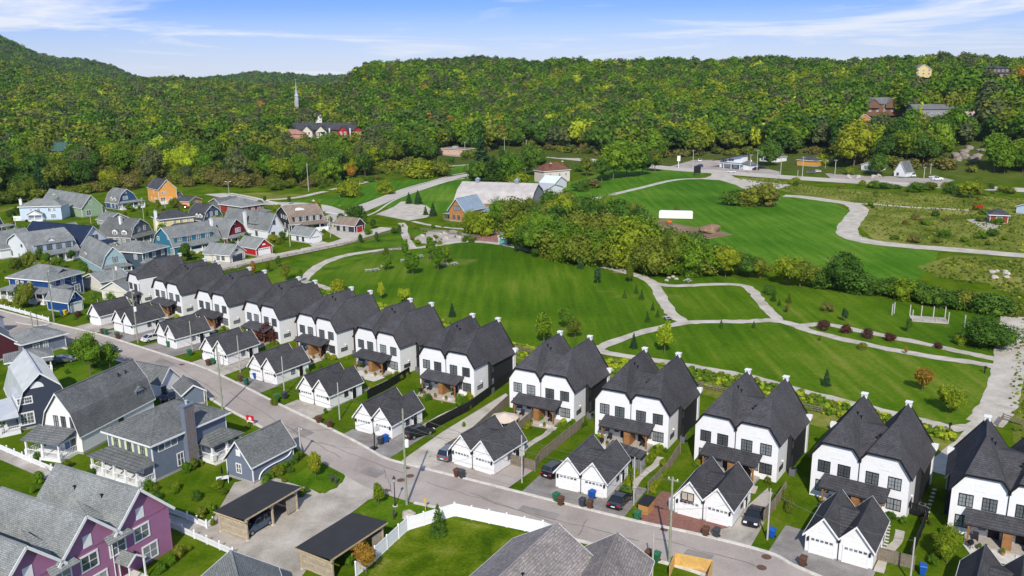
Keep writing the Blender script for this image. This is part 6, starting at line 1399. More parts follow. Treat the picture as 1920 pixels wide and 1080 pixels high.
for lab, px, c in [
 ('green bin near the left kerb before the second white garage', (199,628), 'green'), ('brown bin beside the green one before the second white garage', (193,627), 'brown'),
 ('green bin standing over a brown one on the second driveway', (220,633), 'green'), ('brown bin before the green one on the second driveway', (221,636), 'brown'),
 ('green bin before the left door of the third garage', (317,651), 'green'), ('green bin by the shrub bed left of the fourth garage', (356,667), 'green'),
 ('green bin at the corner of the fourth garage with the double gable', (398,684), 'green'), ('brown bin next to the green bin of the fourth garage', (391,686), 'brown'),
 ('leaning blue bin before the left door of the fifth garage', (480,711), 'blue'), ('brown bin on the curb side of the fifth driveway', (451.5,716), 'brown'), ('green bin tipped at the curb of the fifth driveway', (462,722), 'green'),
 ('green bin on the sandy drive of the sixth garage', (519,752), 'green'), ('dark bin on the sandy drive of the sixth garage', (534,748), 'grey'), ('brown bin at the curb left of the sixth garage', (598,794), 'brown'), ('small brown bin at the curb right of the sixth garage', (618,802), 'brown'),
 ('blue bin beside the black SUV garage', (723,830), 'blue'), ('dark grey bin beside the blue one at the black SUV garage', (714,834), 'grey'),
 ('brown bin at the curb before the umbrella garage', (857,895), 'brown'), ('dark bin next to the brown one before the umbrella garage', (866,897), 'grey'),
 ('green bin at the curb of the lean-to garage', (1043,941), 'green'), ('brown bin beside the green one at the lean-to garage', (1051,948), 'brown'), ('dark bin at the curb of the lean-to garage', (1092,951), 'grey'), ('brown bin next to the dark one at the lean-to garage', (1106,954), 'brown'), ('blue bin before the right door of the lean-to garage', (1110,936), 'blue'),
 ('green bin beside the tan shed at the red driveway', (1195,975), 'green'), ('brown bin at the curb of the basketball garage', (1323,1006), 'brown'), ('dark bin at the curb of the basketball garage', (1343,1008), 'grey'),
 ('blue bin behind the pale pole by the weathered fence', (1447,1009), 'blue'), ('brown bin at the curb of the second garage from the right', (1505,1062), 'brown'),
 ('blue bin near the bottom right corner', (1729,1078), 'blue'), ('green bin across the street at the bottom edge', (1231,1054), 'green'), ('brown bin across the street at the bottom edge', (1216,1050), 'brown'), ('blue bin by the taupe roof at the bottom edge', (1201,1068), 'blue'),
 ('blue bin at the gravel carport', (557,932), 'blue'), ('blue bin by the royal blue garage', (117,590), 'blue'), ('yellow bin beside the blue one at the royal blue garage', (123,591), 'yellow'), ('blue bin by the pale green-grey garage', (191,422), 'blue')]:
    bin_(lab, px, c, -33 + random.uniform(-14, 14), 1.12)

# ---------------- small things
def hoop():
    p = G(702, 842); t = thing('basketball_hoop', 'portable basketball hoop with a black base before the black SUV garage', 'basketball hoop', (p.x, p.y, .03), R(60))
    q = MB(); q.solid([(-.5,-.4,0),(.5,-.4,0),(.5,.9,0),(-.5,.9,0)], [(-.35,-.3,.3),(.35,-.3,.3),(.35,.5,.2),(-.35,.5,.2)]); q.build('base', M_black, t)
    q = MB(); q.bar((0,0,.2),(0,-.2,3.3),.12); q.build('pole', M_black, t); q = MB(); q.box(-.6,.6,-.65,-.6,2.9,3.7); q.build('backboard', M_trim, t)
    q = MB(); q.bar((0,-.2,3.2),(0,-.6,3.2),.08)
    for i in range(12): a, b = i*math.pi/6, (i+1)*math.pi/6; q.bar((.23*math.cos(a), -.9 + .23*math.sin(a), 3.05), (.23*math.cos(b), -.9 + .23*math.sin(b), 3.05), .03)
    q.build('rim', paintm('orange_rim', (.6,.12,.02)), t)
hoop()
# basketball board on the garage
t, w, d, base, ang = garages[9]
h_ = thing('basketball_board', 'clear basketball board with a red rim on the gable above a garage door', 'basketball board', (base.x, base.y, 0), ang)
q = MB(); q.box(1.0,2.6,-.75,-.7,2.5,3.45); q.build('board', MP('smoky_board', (.42,.38,.3), .3), h_); q = MB()
for x in (1.0,2.52,1.76): q.box(x,x+.08,-.8,-.75,2.45,3.5)
q.box(1.0,2.6,-.8,-.75,2.42,2.5); q.box(1.0,2.6,-.8,-.75,3.45,3.53); q.box(1.7,1.9,-.7,-.02,2.9,3.0); q.build('frame', M_black, h_)
q = MB()
for i in range(12): a, b = i*math.pi/6, (i+1)*math.pi/6; q.bar((1.8+.23*math.cos(a), -1.05+.23*math.sin(a), 2.6), (1.8+.23*math.cos(b), -1.05+.23*math.sin(b), 2.6), .03)
q.build('rim', paintm('orange_rim', (.6,.12,.02)), h_)
def sign(label, px, h, w, hh, col_, text=None, name='sign', rz=0, tcol=None):
    p = G(*px); t = thing(name, label, 'sign', (p.x, p.y, 0), rz)
    for x in (-w/2 + .08, w/2 - .08): q = MB(); q.box(x-.04, x+.04, 0, .06, 0, h); q.build('post', M_trim, t)
    q = MB(); q.box(-w/2, w/2, -.04, 0, h - hh, h); q.build('panel', col_, t)
    q = MB(); q.box(-w/2+.1, w/2-.1, -.05, -.04, h - hh*.98, h - hh*.78); q.build('lower_band', M_trim, t)
    q = MB(); q.box(-.28, .28, -.06, -.04, h - hh*.7, h - hh*.42); q.solid([(-.34,-.06,h-hh*.42),(.34,-.06,h-hh*.42),(0,-.06,h-hh*.18)], [(-.34,-.04,h-hh*.42),(.34,-.04,h-hh*.42),(0,-.04,h-hh*.18)]); q.build('house_emblem', M_trim, t)
sign('red and white real estate sign on the street grass', (470,797), 1.6, 1.5, 1.1, paintm('sign_red', (.55,.01,.02)), rz=R(-25))
p = G(1307,329); t = thing('billboard', 'black backside of a billboard on two posts by the highway', 'billboard', (p.x, p.y, 0), R(8))
q = MB(); q.box(-1.9,1.9,-.1,.1,1.2,5.0); q.build('panel', M_black, t)
for x in (-1.6, 1.6): q = MB(); q.box(x-.1,x+.1,-.1,.1,0,1.2); q.build('post', M_black, t)
p = G(1272,315); t = thing('motel_sign', 'white roadside sign box on a post left of the diner', 'sign', (p.x, p.y, 0), R(8)); q = MB(); q.box(-.9,.9,-.2,.2,4,7); q.build('panel', M_trim, t); q = MB(); q.box(-.15,.15,-.15,.15,0,4); q.build('post', M_trim, t)
# beige umbrella + table
p = G(946,806); t = thing('patio_umbrella', 'beige patio umbrella over a white table behind a white garage', 'umbrella', (p.x, p.y, 0))
q = MB(); q.tube((0,0,0),(0,0,2.7),.03); q.build('pole', M_trim, t); q = MB(); n = 8
for i in range(n):
    a, b = 2*math.pi*i/n, 2*math.pi*(i+1)/n; q.poly([(2.2*math.cos(a),2.2*math.sin(a),2.05),(2.2*math.cos(b),2.2*math.sin(b),2.05),(0,0,2.75)]); q.poly([(2.2*math.cos(a),2.2*math.sin(a),1.9),(2.2*math.cos(b),2.2*math.sin(b),1.9),(2.2*math.cos(b),2.2*math.sin(b),2.05),(2.2*math.cos(a),2.2*math.sin(a),2.05)])
q.build('canopy', MP('beige_canvas', (.60,.50,.40), .8, .08), t)
t = thing('patio_table', 'white patio table with slatted chairs under the beige umbrella', 'table', (p.x + 1.0, p.y - 1.6, 0)); q = MB(); q.box(-1,1,-.5,.5,.7,.76); q.build('table_top', M_trim, t)
for x in (-.9,.9):
    for y in (-.4,.4): q = MB(); q.box(x-.04,x+.04,y-.04,y+.04,0,.7); q.build('leg', M_trim, t)
M_table = MP('pale_grey_boards', (.42,.40,.37), .8, .2, 3)
def picnic(label, px, rz):
    p = G(*px); t = thing('picnic_table', label, 'picnic table', (p.x, p.y, 0), rz, 'grey picnic tables in the park')
    for y in (-.3,-.1,.1,.3): q = MB(); q.box(-.95,.95,y-.09,y+.09,.74,.79); q.build('table_plank', M_table, t)
    for y in (-.78,.78): q = MB(); q.box(-.95,.95,y-.14,y+.14,.44,.48); q.build('bench', M_table, t)
    for x in (-.65,.65): q = MB(); q.bar((x,-.75,0),(x,-.25,.74),.08); q.bar((x,.75,0),(x,.25,.74),.08); q.box(x-.04,x+.04,-.8,.8,.38,.44); q.build('trestle', M_table, t)
for i, (px, l) in enumerate([((691,510),'left one of the pair on the open lawn'),((705,508.5),'right one of the pair on the open lawn'),((720,502),'beside the pale green young tree'),((757,491),'under the top young tree cluster'),((788,483),'nearest the rock garden path'),((834,499),'in the shade of the three-tree clump'),((852,497),'right of the three-tree clump'),((1252,599),'beside the path fork'),((1289,529),'at the short joining path'),((1160,487),'under the edge of the grove')]):
    picnic('grey wooden picnic table ' + l, px, R(random.uniform(0, 60)))
# dark patio furniture, raised shed, boulder, misc
def boulder(label, px, s, mat=None, terrain=False, seed=1):
    p = GT(*px) if terrain else G(*px); rs = random.Random(seed); bm = bmesh.new(); bmesh.ops.create_icosphere(bm, subdivisions=3, radius=1)
    o1 = Vector((rs.uniform(0,9), rs.uniform(0,9), rs.uniform(0,9)))
    from mathutils import noise as mn
    for v in bm.verts: v.co *= 1 + .35 * mn.noise(v.co * 1.3 + o1) + .12 * mn.noise(v.co * 4 + o1); v.co.z *= .65
    me = bpy.data.meshes.new('boulder'); bm.to_mesh(me); bm.free(); me.materials.append(mat or M_rock); o = link(me, 'boulder', loc=(p.x, p.y, p.z + s*.3)); o.scale = (s,s,s); return tag(o, label, 'boulder')
M_rock = MP('pale_rock', (.45,.40,.34), .9, .35, 1.5, bmp=.05)
boulder('pale boulder beside the white vinyl fence and the lantern', (767,971), .9)
rs = random.Random(5)
for i in range(9): tag(boulder('x', (790 + rs.uniform(0, 75), 437 + rs.uniform(0, 14)), rs.uniform(.5, .9), seed=i+3), 'rounded pale stone in the rock garden by the oval lawn', 'boulder', 'stones of the rock garden')
for i, px in enumerate([(1254,522),(1262,520),(1268,524),(1250,527),(1242,512)]): tag(boulder('x', px, .55, seed=i+30), 'pale stone around the small tree by the grove', 'boulder', 'stones around the small tree')
for i in range(7): tag(boulder('x', (1858 + rs.uniform(0, 30), 515 + rs.uniform(-8, 8)), rs.uniform(.6, 1.1), seed=i+50), 'pale rock in the rock pile on the mown strip at right', 'boulder', 'rocks of the pile at right')
for i in range(8): tag(boulder('x', (1590 + rs.uniform(0, 60), 330 + rs.uniform(0, 5)), rs.uniform(.9, 1.5), seed=i+60), 'rock of the retaining wall before the cottage', 'boulder', 'retaining wall rocks at the cottage')
tag(boulder('x', (1330,436), 3.2, M_soil, seed=80), 'mound of brown excavated earth at the field edge', 'earth mound')
for i in range(30): u = 1740 + rs.uniform(0, 190); tag(boulder('x', (u, 288 - abs(u - 1840)*.03 + rs.uniform(-12, 16)), rs.uniform(1.5, 3.0), MC.setdefault('cliff', MP('pink_grey_cliff', (.25,.215,.18), .9, .4, .5, bmp=.1)), True, seed=i+90), 'weathered rock outcrop on the wooded slope at right', 'rock outcrop', 'rock outcrops on the slope')
p = G(418,905); t = thing('garden_table', 'white garden table with a closed dark parasol on the lawn', 'table', (p.x, p.y, 0), R(20)); q = MB(); q.box(-.8,.8,-.45,.45,.7,.76); q.build('table_top', M_trim, t)
for x in (-.7,.7):
    for y in (-.35,.35): q = MB(); q.box(x-.04,x+.04,y-.04,y+.04,0,.7); q.build('leg', M_trim, t)
q = MB(); q.lathe((0,0,.76), [(.03,0),(.03,.5),(.16,.6),(.12,1.2),(.02,1.8)], 8); tag(q.build('closed_parasol', M_black, loc=p), 'closed black parasol standing in a white garden table', 'parasol')
for (u, v), l in (((622,906),'left dark garden statue on the triangular lawn'),((630,909),'right dark garden statue on the triangular lawn'),((739,975),'dark cut stump post on the lawn corner')):
    p = G(u, v); q = MB(); q.lathe((0,0,0), [(.16,0),(.1,.4),(.2,.8),(.12,1.1),(.15,1.3),(.05,1.5)], 8); tag(q.build('garden_statue', MP('dark_bronze', (.06,.055,.05), .6), loc=p), l, 'statue')
p = G(798,958); t = thing('fire_hydrant_marker', 'yellow marker post by the white fence', 'post', (p.x, p.y, 0)); q = MB(); q.box(-.05,.05,-.05,.05,0,1.6); q.box(-.16,.16,-.06,.06,1.3,1.7); q.build('post', BM['yellow'], t)
# black garden shed, tan shed
p = G(1185,886); t = thing('garden_shed', 'narrow grey garden shed with a flat black roof by the flower bed', 'shed', (p.x, p.y, 0), R(-33)); q = MB(); q.box(0,1.3,0,1.2,0,2.2); q.build('walls', MS('grey_shed_boards', (.28,.29,.3), .2, True), t); q = MB(); q.slab([(-.15,-.15,2.3),(1.45,-.15,2.3),(1.45,1.35,2.5),(-.15,1.35,2.5)],.12); q.build('roof', M_black, t); q = MB(); q.box(.3,1.0,-.03,0,.1,1.95); q.build('door', M_slgrey, t)
p = G(1196,962); t = thing('bin_shed', 'low tan and black bin shed beside the red driveway', 'shed', (p.x, p.y, 0), R(-33)); q = MB(); q.box(0,1.3,0,1.9,0,1.3); q.build('walls', MS('tan_boards', (.42,.22,.07), .2, True), t); q = MB(); q.slab([(-.1,-.1,1.35),(1.4,-.1,1.35),(1.4,2.1,1.6),(-.1,2.1,1.6)],.08); q.build('roof', M_black, t)
# lean-to behind garage 8
t, w, d, base, ang = garages[8]
lt = thing('timber_lean_to', 'dark-roofed timber lean-to attached behind a white garage', 'lean-to', (base.x, base.y, 0), ang)
q = MB(); q.slab([(w-3.4, d+.5, 3.3),(w+1.6, d+.5, 2.6),(w+1.6, d+3.0, 2.6),(w-3.4, d+3.0, 3.3)], .15); q.build('roof', M_rblack, lt)
for y in (d+.7, d+2.8): q = MB(); q.box(w+1.2,w+1.4,y-.1,y+.1,0,2.45); q.build('post', M_greywood, lt)
q = MB(); q.box(w+1.25,w+1.35,d+.8,d+2.7,.2,1.0); q.build('lattice', M_greywood, lt)
# water tank by basketball garage
t, w, d, base, ang = garages[9]
p = base + Vector((math.cos(ang), math.sin(ang), 0)) * -.6 + Vector((math.sin(-ang), math.cos(ang), 0)) * .6
tk = thing('water_tank', 'pale grey upright water tank left of the basketball garage', 'tank', (p.x, p.y, 0)); q = MB(); q.lathe((0,0,0), [(.42,0),(.45,.2),(.45,1.4),(.3,1.6),(.1,1.65)], 14); q.build('barrel', MP('pale_tank_plastic', (.55,.58,.62), .4), tk); q = MB(); q.lathe((0,0,1.65), [(.12,0),(.12,.1)], 10); q.build('cap', M_black, tk)
# pad with posts, goal posts
p = G(1741,600); t = thing('pavilion_frame', 'unfinished pavilion: grey slab with bare timber posts on the lawn', 'pavilion', (p.x, p.y, 0), R(-18)); q = MB(); q.box(-3.6,3.6,-2.2,2.2,0,.2); q.build('slab', M_grav, t)
for x in (-3.5,-1.2,1.2,3.5):
    for y in (-2.1,2.1): q = MB(); q.box(x-.09,x+.09,y-.09,y+.09,.2,2.6 if y>0 or abs(x)>3 else .9); q.build('post', M_table, t)
for px, l in (((1672,591),'left bare timber post by the pavilion'),((1676,588),'second bare timber post by the pavilion'),((1808,613),'bare timber post right of the pavilion, near the big bush')):
    p = G(*px); q = MB(); q.box(-.1,.1,-.1,.1,0,2.6); o = q.build('timber_post', M_table, loc=p); tag(o, l, 'post')
for px, l in (((1846,700),'dark trail marker post on the lawn edge'),((1780,808),'small notice board where the paths meet')):
    p = G(*px); q = MB(); q.box(-.08,.08,-.08,.08,0,1.3); q.box(-.25,.25,-.1,-.06,.9,1.4); o = q.build('marker_post', M_black, loc=p); tag(o, l, 'post')
# stepping stones
for i in range(9):
    u, v = 1752 - i*2.2, 918 + i*7; p = G(u, v); q = MB(); q.solid([(.32*math.cos(k), .28*math.sin(k), .01) for k in (0,1,2,3,4,5)], [(.3*math.cos(k), .26*math.sin(k), .05) for k in (0,1,2,3,4,5)]); tag(q.build('stepping_stone', M_conc, loc=(p.x,p.y,.01), rz=i), 'flat stepping stone in the grass between the last two duplexes', 'stone', 'stepping stones in the grass')
for i in range(8):
    u, v = 1664 - i*.8, 985 + i*6; p = G(u, v); q = MB(); q.box(-.35,.35,-.15,.15,.01,.05); tag(q.build('stepping_stone', M_conc, loc=(p.x,p.y,.01), rz=R(-33)), 'flat stepping slab beside the second garage from the right', 'stone', 'stepping slabs beside the garage')
# dumpster, white box, orange tub, patio things
p = G(1212,412); t = thing('dumpster', 'blue steel dumpster at the edge of the grove', 'dumpster', (p.x, p.y, 0), R(-20)); q = MB(); q.box(-1.2,1.2,-1,1,.1,2.1); q.build('body', carpaint('dumpster_blue', (.05,.12,.22)), t); q = MB()
for x in (-.9,-.3,.3,.9): q.box(x-.05,x+.05,-1.06,-1,.1,2.1)
q.box(-1.25,1.25,-1.05,1.05,2.1,2.2); q.build('ribs', M_dknavy, t)
p = G(1267,410); t = thing('white_trailer', 'long cream-white box trailer standing on the field', 'trailer', (p.x, p.y, 0), R(-12)); q = MB(); q.solid([(-6.2,-1.2,.25),(6.2,-1.2,.25),(6.2,1.2,.25),(-6.2,1.2,.25)], [(-6.2,-1.2,2.6),(6.2,-1.2,2.6),(6.2,1.2,2.6),(-6.2,1.2,2.6)]); q.solid([(-6.2,-1.2,2.6),(6.2,-1.2,2.6),(6.2,1.2,2.6),(-6.2,1.2,2.6)], [(-5.7,-.9,3.0),(5.7,-.9,3.0),(5.7,.9,3.0),(-5.7,.9,3.0)]); q.build('body', MP('cream_panel', (.74,.72,.66), .5, .05), t)
for x in (-4,4): q = MB(); q.box(x-.3,x+.3,-1,1,0,.25); q.build('support', M_black, t)
p = G(1255,418); q = MB(); q.lathe((0,0,0), [(.5,0),(1.0,.25),(.9,.7),(.4,.9)], 10); tag(q.build('orange_tub', MP('orange_plastic', (.6,.13,.02), .5), loc=p), 'upturned bright orange tub beside the young tree', 'tub')
# green kiosk by the grove
a_, w, d = None, 0, 0
t, w, d = house('small pale green kiosk with white trim at the edge of the grove', (935,457,0), (950,458.5,0), 3.2, 'gable', col('kiosk_green', (.14,.42,.33)), M_black, 2.5, 3.3, cat='kiosk', name='kiosk', oh=.3, cb=True)
garage_door(t, w, d, 'f', w*.5, w*.8, 1.8, col('kiosk_green', (.14,.42,.33)), wins=1); row(t, w, d, 'r', (.3,.7), .9, .7, 1.0)
# ================================================================== BARN, FARM, FAR BUILDINGS
M_barnroof = MP('weathered_tin_roof', (.43,.395,.37), .5, .2, .35)
M_barnwood = MS('amber_barn_boards', (.42,.20,.075), .28, True, .4)
M_barngrey = MS('grey_barn_boards', (.30,.29,.30), .28, True, .3)
t, w, d = house('big old barn with a pale tin gambrel roof and two cupolas', (994,399,0), (1021,385,0), (884,381,0), 'gambrel', M_barngrey, M_barnroof, 3.4, 10.2, 7.4, cat='barn', name='barn', cb=False, k=.2)
q = MB(); q.box(-.05, 0, 0, d, .3, 3.3); q.build('side_boards', M_barnwood, t)
for s in (.27, .80):
    q = MB(); q.box(w/2 - .8, w/2 + .8, d*s - .8, d*s + .8, 9.6, 11.4); o = q.build('cupola', MP('cupola_grey', (.22,.24,.26), .6), t)
    q = MB(); q.solid([(w/2-1,d*s-1,11.4),(w/2+1,d*s-1,11.4),(w/2+1,d*s+1,11.4),(w/2-1,d*s+1,11.4)], [(w/2-.2,d*s-.2,12.2),(w/2+.2,d*s-.2,12.2),(w/2+.2,d*s+.2,12.2),(w/2-.2,d*s+.2,12.2)]); q.build('cupola_roof', M_bluemetal, o)
t, w, d = house('wooden barn house with amber boards and a steel blue metal roof', (843,414,0), (872,417,0), (902,408,0), 'gable', M_barnwood, M_bluemetal, 4.4, 8.6, cat='barn', name='barn_house', oh=.8, cb=False)
t2, w2, d2 = None, 0, 0
row(t, w, d, 'f', (.5,), 4.2, 3.2, 1.6, blk, 4, 1, .06); row(t, w, d, 'f', (.3,.6), .9, 1.0, 1.4, blk, 1, 2, .06); row(t, w, d, 'r', (.3,.75), 2.8, 1.2, 1.0, blk, 2, 1, .06); row(t, w, d, 'r', (.3,), .6, 1.4, 1.6, M_trim, 2, 2)
porch(t, w, d, 'l', d*.5, d, 2.8, 3.0, 2.5, M_bluemetal, M_greywood, nposts=3, rail=False)
q = MB(); q.slab([(w - .5, d - 3, 3.0), (w + 5, d - 1, 2.6), (w + 5, d + 5, 2.6), (w - .5, d + 4, 4.0)], .14); q.build('lean_to_roof', M_bluemetal, t)
t, w, d = house('old pale farmhouse with a rust-brown roof and brick chimneys among the maples', (1020,344,0), (1068,340,0), 9, 'hip', MS('pale_farmhouse_boards', (.62,.55,.48), .3), M_rred, 6.0, 9.8, name='farmhouse'); chimney(t, w*.3, 1, 5, 9.6, M_brick); chimney(t, w*.9, d*.5, 5, 9.8, M_brick); row(t, w, d, 'f', (.25,.6,.85), 3.2, 1, 1.4)
t, w, d = house('white farm shed with a pale blue metal roof below the farmhouse', (1040,357,0), (1062,352,0), 8, 'gable', M_whites, MP('ice_metal_roof', (.62,.68,.74), .4), 3.4, 6.0, cat='shed', name='farm_shed')
t, w, d = house('smaller white farm shed with a grey roof beside the white railings', (1022,369,0), (1056,362,0), 7, 'gable', M_whites, MP('lilac_grey_roof', (.42,.40,.43), .5), 3.0, 5.0, cat='shed', name='farm_shed'); row(t, w, d, 'f', (.4,.7), 1.5, .6, .8)
t, w, d = house('pink flat-roofed building behind the dark spruce', (822,293,0), (872,296,0), 12, 'hip', MS('salmon_stucco', (.68,.42,.34), .5), M_rbrown, 4.2, 4.6, cat='building', name='flat_roofed_building', cb=False); row(t, w, d, 'f', (.2,.4,.6,.8), 2.0, 1.0, 1.0)
q = MB(); q.box(w*.4, w*.55, d*.3, d*.5, 4.5, 5.6); q.build('rooftop_unit', M_steel, t)
t, w, d = house('brown bungalow with a wide taupe roof above the pink building', (795,266,6), (830,266,6), 11, 'gable', MS('umber_siding', (.25,.12,.06), .3), M_rtaupe, 3, 5.6)
# roadside diner
t, w, d = house('white roadside diner with a long upswept mono-pitch roof', (1349,314,0), (1395,318,0), 9, 'hip', M_whites, M_rdark, 3.0, 3.3, cat='diner', name='roadside_diner', cb=False)
q = MB(); q.slab([(-4, -2, 4.0), (w*.99, -2, 8.6), (w*.99, d*.7, 8.6), (-4, d*.7, 4.0)], .3); q.build('swept_roof', M_rdark, t); q = MB(); q.solid([(0,0,3.4),(w*.9,0,3.4),(w*.9,0,7.9),(0,0,4.4)], [(0,d*.6,3.4),(w*.9,d*.6,3.4),(w*.9,d*.6,7.9),(0,d*.6,4.4)]); q.build('upper_wall', M_whites, t)
row(t, w, d, 'f', (.15,.25), 3.8, 1.2, .9, blk, fr=.05); row(t, w, d, 'f', (.4,.47,.54), 4.2, .9, 1.2, blk, fr=.05); row(t, w, d, 'f', (.15,.5,.8), .8, 2.0, 1.6, blk, 3, 1, .05)
q = MB(); q.box(w*.25, w*.99, -3.2, -.1, 2.8, 3.1); q.build('canopy', MP('pale_blue_canopy', (.45,.58,.66), .5), t)
for x in (.3, .6, .95): q = MB(); q.box(w*x-.15, w*x+.15, -3.1, -2.8, 0, 2.8); q.build('canopy_post', M_trim, t)
q = MB(); q.slab([(w - 1, -1.5, 3.6), (w + 5.5, -1.5, 2.8), (w + 5.5, 6, 2.8), (w - 1, 6, 5.0)], .2); q.build('annex_roof', M_rgreyd, t); q = MB(); q.box(w + .02, w + 5, -1, 6, 0, 2.8); q.build('annex', M_whites, t)
t, w, d = house('white bungalow with a grey roof under the tall trees right of the diner', (1424,304,0), (1456,307,0), 9, 'gable', M_whites, M_rgreyd, 3.2, 5.4); row(t, w, d, 'f', (.15,.3,.45,.6,.8), 1.0, 1.2, 1.4, blk, fr=.06); chimney(t, w*.55, 1, 3, 7, M_brick)
t, w, d = house('yellow-orange roadside stand with a dark roof', (1494,312,0), (1531,315,0), 6, 'hip', MS('amber_stand_boards', (.62,.30,.05), .3), M_rdark, 3.2, 5.2, cat='stand', name='roadside_stand', cb=False)
t, w, d = house('white cottage with a grey roof half hidden by a round tree', (1614,323,0), (1644,326,0), 7, 'gable', M_whites, M_rgreyd, 3.0, 4.8, name='cottage'); row(t, w, d, 'f', (.3,), 1.0, 2.4, 1.4, blk, 3, 1, .06)
t, w, d = house('white triangular cottage with a steep roof right of the round tree', (1676,331,0), (1698,333,0), 7, 'gable', M_whites, M_rgreyd, 2.6, 8.0, name='cottage'); row(t, w, d, 'f', (.3,), .8, 1.0, 1.3, blk)
# red kiosk in the meadow
t, w, d = house('red-walled kiosk with a dark hipped roof alone in the meadow', (1855,418.5,0), (1889,420,0), 6.5, 'hip', M_red, M_rdark, 3.0, 5.0, cat='kiosk', name='kiosk'); row(t, w, d, 'f', (.5,), .9, 1.7, 1.5, M_trim, 1, 1); row(t, w, d, 'l', (.3,.75), .8, 1.4, 1.6, M_trim, 1, 1)
t, w, d = house('pale blue shed cut by the right edge of the picture', (1905,400,0), (1945,405,0), 6, 'gable', M_ltblue, M_rgreyd, 2.8, 4.2, cat='shed', name='blue_shed')
p = G(1833,394); tag(MB().box(-1.6,1.6,-1,1,.1,2.0).build('red_trailer', CP['red'], loc=p), 'small dark red trailer behind the kiosk', 'trailer')
# chalets and villas on the hill
def hill_house(label, px, w, d, e, r, style, wall, roof, rz=0, z=0, wins=3, name='hillside_house', cat='house', floors=1):
    p = GT(*px); t = thing(name, label, cat, (p.x, p.y, p.z - 1 + z), R(rz)); 
    if style == 'hip': q = MB(); q.box(-w/2, w/2, 0, d, -2, e); 
    else: q = None
    if q: q.build('walls', wall, t); 
    sub = MB(); P = gable(w, e, r); P = [(x - w/2, zz) for x, zz in P]
    if style == 'hip':
        m = min(w, d)/2 + .6; sub.poly([(-w/2-.6,-.6,e),(w/2+.6,-.6,e),(w/2-m+.6,d/2,r),(-w/2+m-.6,d/2,r)]); sub.poly([(w/2+.6,-.6,e),(w/2+.6,d+.6,e),(w/2-m+.6,d/2,r)]); sub.poly([(w/2+.6,d+.6,e),(-w/2-.6,d+.6,e),(-w/2+m-.6,d/2,r),(w/2-m+.6,d/2,r)]); sub.poly([(-w/2-.6,d+.6,e),(-w/2-.6,-.6,e),(-w/2+m-.6,d/2,r)]); sub.build('roof', roof, t)
    elif style == 'gable':
        g = MB(); prism(g, [(-w/2, -2), (w/2, -2)] + [(x, z_ - .06) for x, z_ in reversed(P)], 0, d); g.build('walls', wall, t); gable_roof(t, P, 0, d, roof, .5, .2, M_trim)
    else:   # ridge parallel to the front
        g = MB(); g.solid([(-w/2,0,-2),(-w/2,d,-2),(-w/2,d,e),(-w/2,d/2,r-.06),(-w/2,0,e)], [(w/2,0,-2),(w/2,d,-2),(w/2,d,e),(w/2,d/2,r-.06),(w/2,0,e)]); g.build('walls', wall, t)
        sub.slab([(-w/2-.5,-.6,e-.2),(w/2+.5,-.6,e-.2),(w/2+.5,d/2,r+.15),(-w/2-.5,d/2,r+.15)], .2); sub.slab([(-w/2-.5,d/2,r+.15),(w/2+.5,d/2,r+.15),(w/2+.5,d+.6,e-.2),(-w/2-.5,d+.6,e-.2)], .2); sub.build('roof', roof, t)
    for f in range(floors):
        for i in range(wins):
            a, g_ = win_mesh(1.3, 1.4, 2, 1, .12, M_trim); o = link(a, 'window', t, (-w/2 + w*(i+.5)/wins, -.02, .8 + f*2.8)); link(g_, 'pane', o)
    return t, p
M_chalet = MS('chalet_brown', (.17,.085,.05), .3)
t, p = hill_house('brown chalet with a grey roof and two front gables on the right hillside', (1657,226), 24, 12, 6, 9.5, 'side', M_chalet, M_rgreyd, 0, 6, 5, floors=2)
for x in (-8, 4):
    q = MB(); q.solid([(x-4,-1.5,3),(x+4,-1.5,3),(x+4,-1.5,5.2),(x,-1.5,8.6),(x-4,-1.5,5.2)], [(x-4,4,3),(x+4,4,3),(x+4,4,5.2),(x,4,8.6),(x-4,4,5.2)]); q.build('front_gable', M_chalet, t); q = MB(); q.slab([(x-4.6,-2,4.9),(x,-2,8.9),(x,6,8.9),(x-4.6,6,4.9)],.2); q.slab([(x,-2,8.9),(x+4.6,-2,4.9),(x+4.6,6,4.9),(x,6,8.9)],.2); q.build('gable_roof', M_rgreyd, t)
hill_house('long grey hillside villa with flat terraces on the right hillside', (1750,232), 26, 10, 5, 7.5, 'side', MS('villa_grey', (.25,.25,.26), .4), M_rgreyd, 0, 5, 6, floors=1)
t, p = hill_house('low black and white terraced annex right of the grey hillside villa', (1775,240), 22, 8, 3, 3.4, 'hip', M_char, M_rdark, 0, 4, 5)
hill_house('small amber gabled cabin on the right hillside among the trees', (1618,250), 11, 10, 4, 7.5, 'gable', MS('amber_cabin', (.50,.22,.06), .3), M_rgreyd, -20, 5, 2)
hill_house('grey gabled cabin left of the amber cabin on the hillside', (1455,224), 9, 9, 4, 7, 'gable', M_chalet, M_rtaupe, 20, 5, 2)
hill_house('open pavilion lodge on the right hillside terrace', (1812,232), 11, 8, 4, 4.6, 'hip', MS('pale_lodge', (.55,.42,.34), .4), M_rbrown, 0, 5, 4)
hill_house('yellow and white house on the skyline ridge', (1730,150), 15, 12, 5, 9.5, 'gable', MS('straw_siding', (.62,.50,.24), .3), M_rtaupe, 0, 5, 3, floors=2)
t, p = hill_house('modern flat-topped villa on the skyline ridge at right', (1866,155), 22, 12, 9, 11, 'hip', MS('dark_villa', (.10,.085,.09), .4), M_rdark, 0, 4, 6, floors=3)
hill_house('lower wing of the modern skyline villa', (1893,158), 20, 10, 6, 7, 'hip', M_chalet, M_rdark, 0, 4, 5, floors=2)
hill_house('white tent-roofed shelter high on the right hillside', (1893,222), 9, 8, 2.5, 5, 'gable', M_whites, M_trim, 0, 5, 1)
